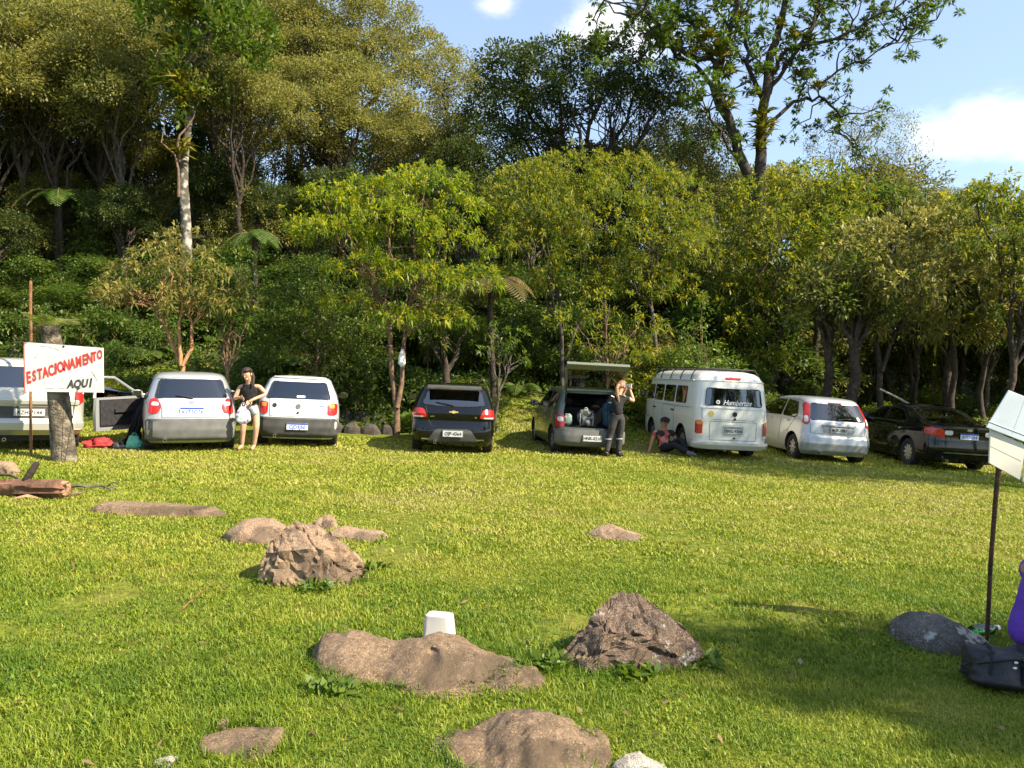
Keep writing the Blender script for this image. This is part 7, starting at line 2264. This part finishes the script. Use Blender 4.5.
def stick(label, pts, r, mat='grey', name='dead_stick'):
    q = [onground(x, y) + Vector((0, 0, h_)) for x, y, h_ in pts]
    b0 = q[0].copy()
    fine = []
    rn = random.Random(int(pts[0][0]))
    for a, b in zip(q[:-1], q[1:]): fine += [a.lerp(b, t) - b0 + Vector((rn.gauss(0, .006), 0, rn.gauss(0, .006))) for t in (0, .33, .66)]
    fine.append(q[-1] - b0)
    k = len(fine)
    o = MB().tube(fine, [r * (1 - .6 * i / k) for i in range(k)], 7).build(name, BK[mat] if mat in BK else M[mat]); o.location = b0
    tag(o, label, 'stick'); return o
stick('crooked grey stick lying right of the fallen log', [(66, 490, .03), (85, 491, .05), (100, 489, .04), (109, 491, .02), (116, 489, .03)], .02)
stick('short dark stick pointing up right of the fallen log', [(103, 490, .03), (110, 487, .04), (118, 486, .04)], .012, 'dark')
stick('thin curved stick on the grass left of the fallen log', [(-4, 480, .06), (10, 482, .08), (24, 486, .05)], .02, 'dark')
stick('short brown stick under the broken end of the log', [(66, 498, .02), (80, 496, .03), (84, 494, .03)], .018, 'brown')
stick('thin straw coloured twig on the lawn left of the craggy boulder', [(178, 612, .01), (192, 603, .025), (208, 590, .01)], .006, 'stick')
o = MB().tube([(0, 0, 0), (.15, .05, .03), (.32, .02, .0)], [.03, .05, .02], 8, squash=.5).build('bark_chunk', pale); o.location = onground(10, 500); tag(o, 'pale chip of wood under the fallen log', 'wood chip')

# fallen pale trunk behind the black saloon
a = P(880, 389, 20.6); b = at(1000, 20.2, .04)
o = MB().tube(wiggle((0, 0, 0), b - a, 6, .04, random.Random(1)), [.022, .03, .03, .03, .035, .035, .035], 9).build('leaning_pale_log', noisy('pale_dead_wood', (.26, .22, .17), (.38, .33, .27), 6, .9, .4)); o.location = a
tag(o, 'pale bare log propped behind the black saloon', 'log')

# white plastic hanging on the forked trunk
o = sack('hanging_white_bag', 'torn white plastic bag snagged on the thin forked trunk', 'bag', P(402, 367, 18.8), .18, .12, .44, 'white_bag', 12, 0, .25, False, lumps=.3)

# green bottle at the foot of the post
gb = onground(996, 645) + Vector((.02, .12, 0))
gm = glassmat('green_plastic', (.12, .55, .18), .05)
o = empty('green_bottle', gb, R(20), 'green plastic bottle lying at the foot of the rusty post', 'bottle'); 
MB().lathe([(.001, -.11), (.036, -.108), (.040, -.09), (.040, .03), (.034, .06), (.014, .09), (.013, .105), (.001, .106)], 'x', (0, 0, .042), 16).build('bottle_body', gm, o)
MB().lathe([(.001, .104), (.017, .104), (.017, .125), (.001, .126)], 'x', (0, 0, .042), 12).build('cap', M['decal'], o)

# fallen leaves scattered on the lawn
rng = np.random.default_rng(33)
n = 800
y = np.sqrt(rng.uniform(2.5 ** 2, 17 ** 2, n)); x = rng.uniform(-1, 1, n) * .68 * y
D = unit(rng.normal(0, 1, (n, 3)) * np.array([1, 1, .25]))
V, T = leaf_arrays(np.stack([x, y, gz(x, y) + .035], 1), D, rng.uniform(.03, .075, n), rng.uniform(.015, .03, n), rng.random(n), rng, .1)
o = link('fallen_leaves', leaves_mesh('fallen_leaves', V, T), None, LM['brown']); tag(o, 'dry brown fallen leaves scattered on the lawn', 'fallen leaves', kind='stuff')


# ------------------------------------------------------------------ labels that tell the repeats apart
MARKS = [(-1e9, 'far left of the estate'), (-20, 'the beige estate car'), (42, 'the painted board'), (100, 'the open car door'), (150, 'the silver hatchback'), (232, 'the barefoot woman'), (270, 'the white hatchback'), (345, 'the heaped stones'),
         (385, 'the forked tree'), (415, 'the black hatchback'), (498, 'the black hatchback right side'), (545, 'the raised tailgate'), (610, 'the blonde woman'), (645, 'the left side of the van'), (705, 'the rear of the van'),
         (768, 'the pale silver hatchback'), (870, 'the black saloon cabin'), (925, 'the black saloon boot'), (985, 'the white boards'), (1060, 'the right frame edge')]
ROWS = [(0, 'at the slope foot'), (21.6, 'low on the slope'), (24.6, 'partway up slope'), (28.6, 'midway up slope'), (32.6, 'high on the slope'), (38.5, 'very high on the slope'), (50, 'on the far ridge')]
LOOK = {'olive_leaves': 'olive', 'dull_green_leaves': 'dull green', 'dark_leaves': 'dark green', 'mid_green_leaves': 'mid green', 'yellow_green_leaves': 'yellow-green', 'undergrowth_leaves': 'deep green', 'light_green_leaves': 'light green', 'green_fern': 'mid green'}
buckets = {}
for o in bpy.data.objects:
    if o.parent is None and o.get('group') in ('dense trees filling the wooded slope', 'shrubs on the bank behind the cars', 'bushy trees closing the wood down to the ground', 'ferns growing on the bank'):
        px = 512 + o.location.x / o.location.y * F; d = o.location.y
        mk = [m_ for x_, m_ in MARKS if px >= x_][-1]; rw = [m_ for x_, m_ in ROWS if d >= x_][-1]
        kind_ = {'d': 'tall tree', 's': 'shrub', 'b': 'bushy tree', 'f': 'fern'}[o['group'][0]]
        lk = [LOOK.get(c.data.materials[0].name, 'green') for c in o.children if c.name.split('.')[0] in ('crown', 'foliage', 'fronds')][0]
        buckets.setdefault((kind_, lk, rw, mk), []).append((px, o))
for (k_, lk, rw, mk), lst in buckets.items():
    lst.sort(key=lambda q: q[0])
    n = len(lst)
    for i, (px, o) in enumerate(lst):
        pos = '' if n == 1 else (('left ', 'right ')[i] if n == 2 else ('leftmost ' if i == 0 else 'rightmost ' if i == n - 1 else ('middle ' if n == 3 else 'second ' if i == 1 else 'third ' if i == 2 else 'fourth ')))
        o['label'] = f"{pos}{lk} {k_} {rw} behind {mk}" if not mk.startswith('far') else f"{pos}{lk} {k_} {rw} {mk}"
st_ = sorted([o for o in bpy.data.objects if o.get('group') == 'trees along the right side of the clearing'], key=lambda o: o.location.y)
for o, w_ in zip(st_, ('nearest', 'second nearest', 'third nearest', 'fourth nearest', 'fifth nearest', 'sixth nearest', 'seventh nearest', 'eighth nearest', 'ninth nearest', 'farthest')): o['label'] = w_ + ' tree in the row right of the clearing'
st_ = sorted([o for o in bpy.data.objects if o.get('group') == 'stones heaped behind the white hatchback'], key=lambda o: o.location.x)
for o, w_ in zip(st_, ('leftmost', 'second from left', 'third from left', 'fourth from left', 'fifth from left', 'sixth from left', 'seventh from left', 'rightmost')): o['label'] = 'dark rough stone, ' + w_ + ' of the heap behind the white hatchback'
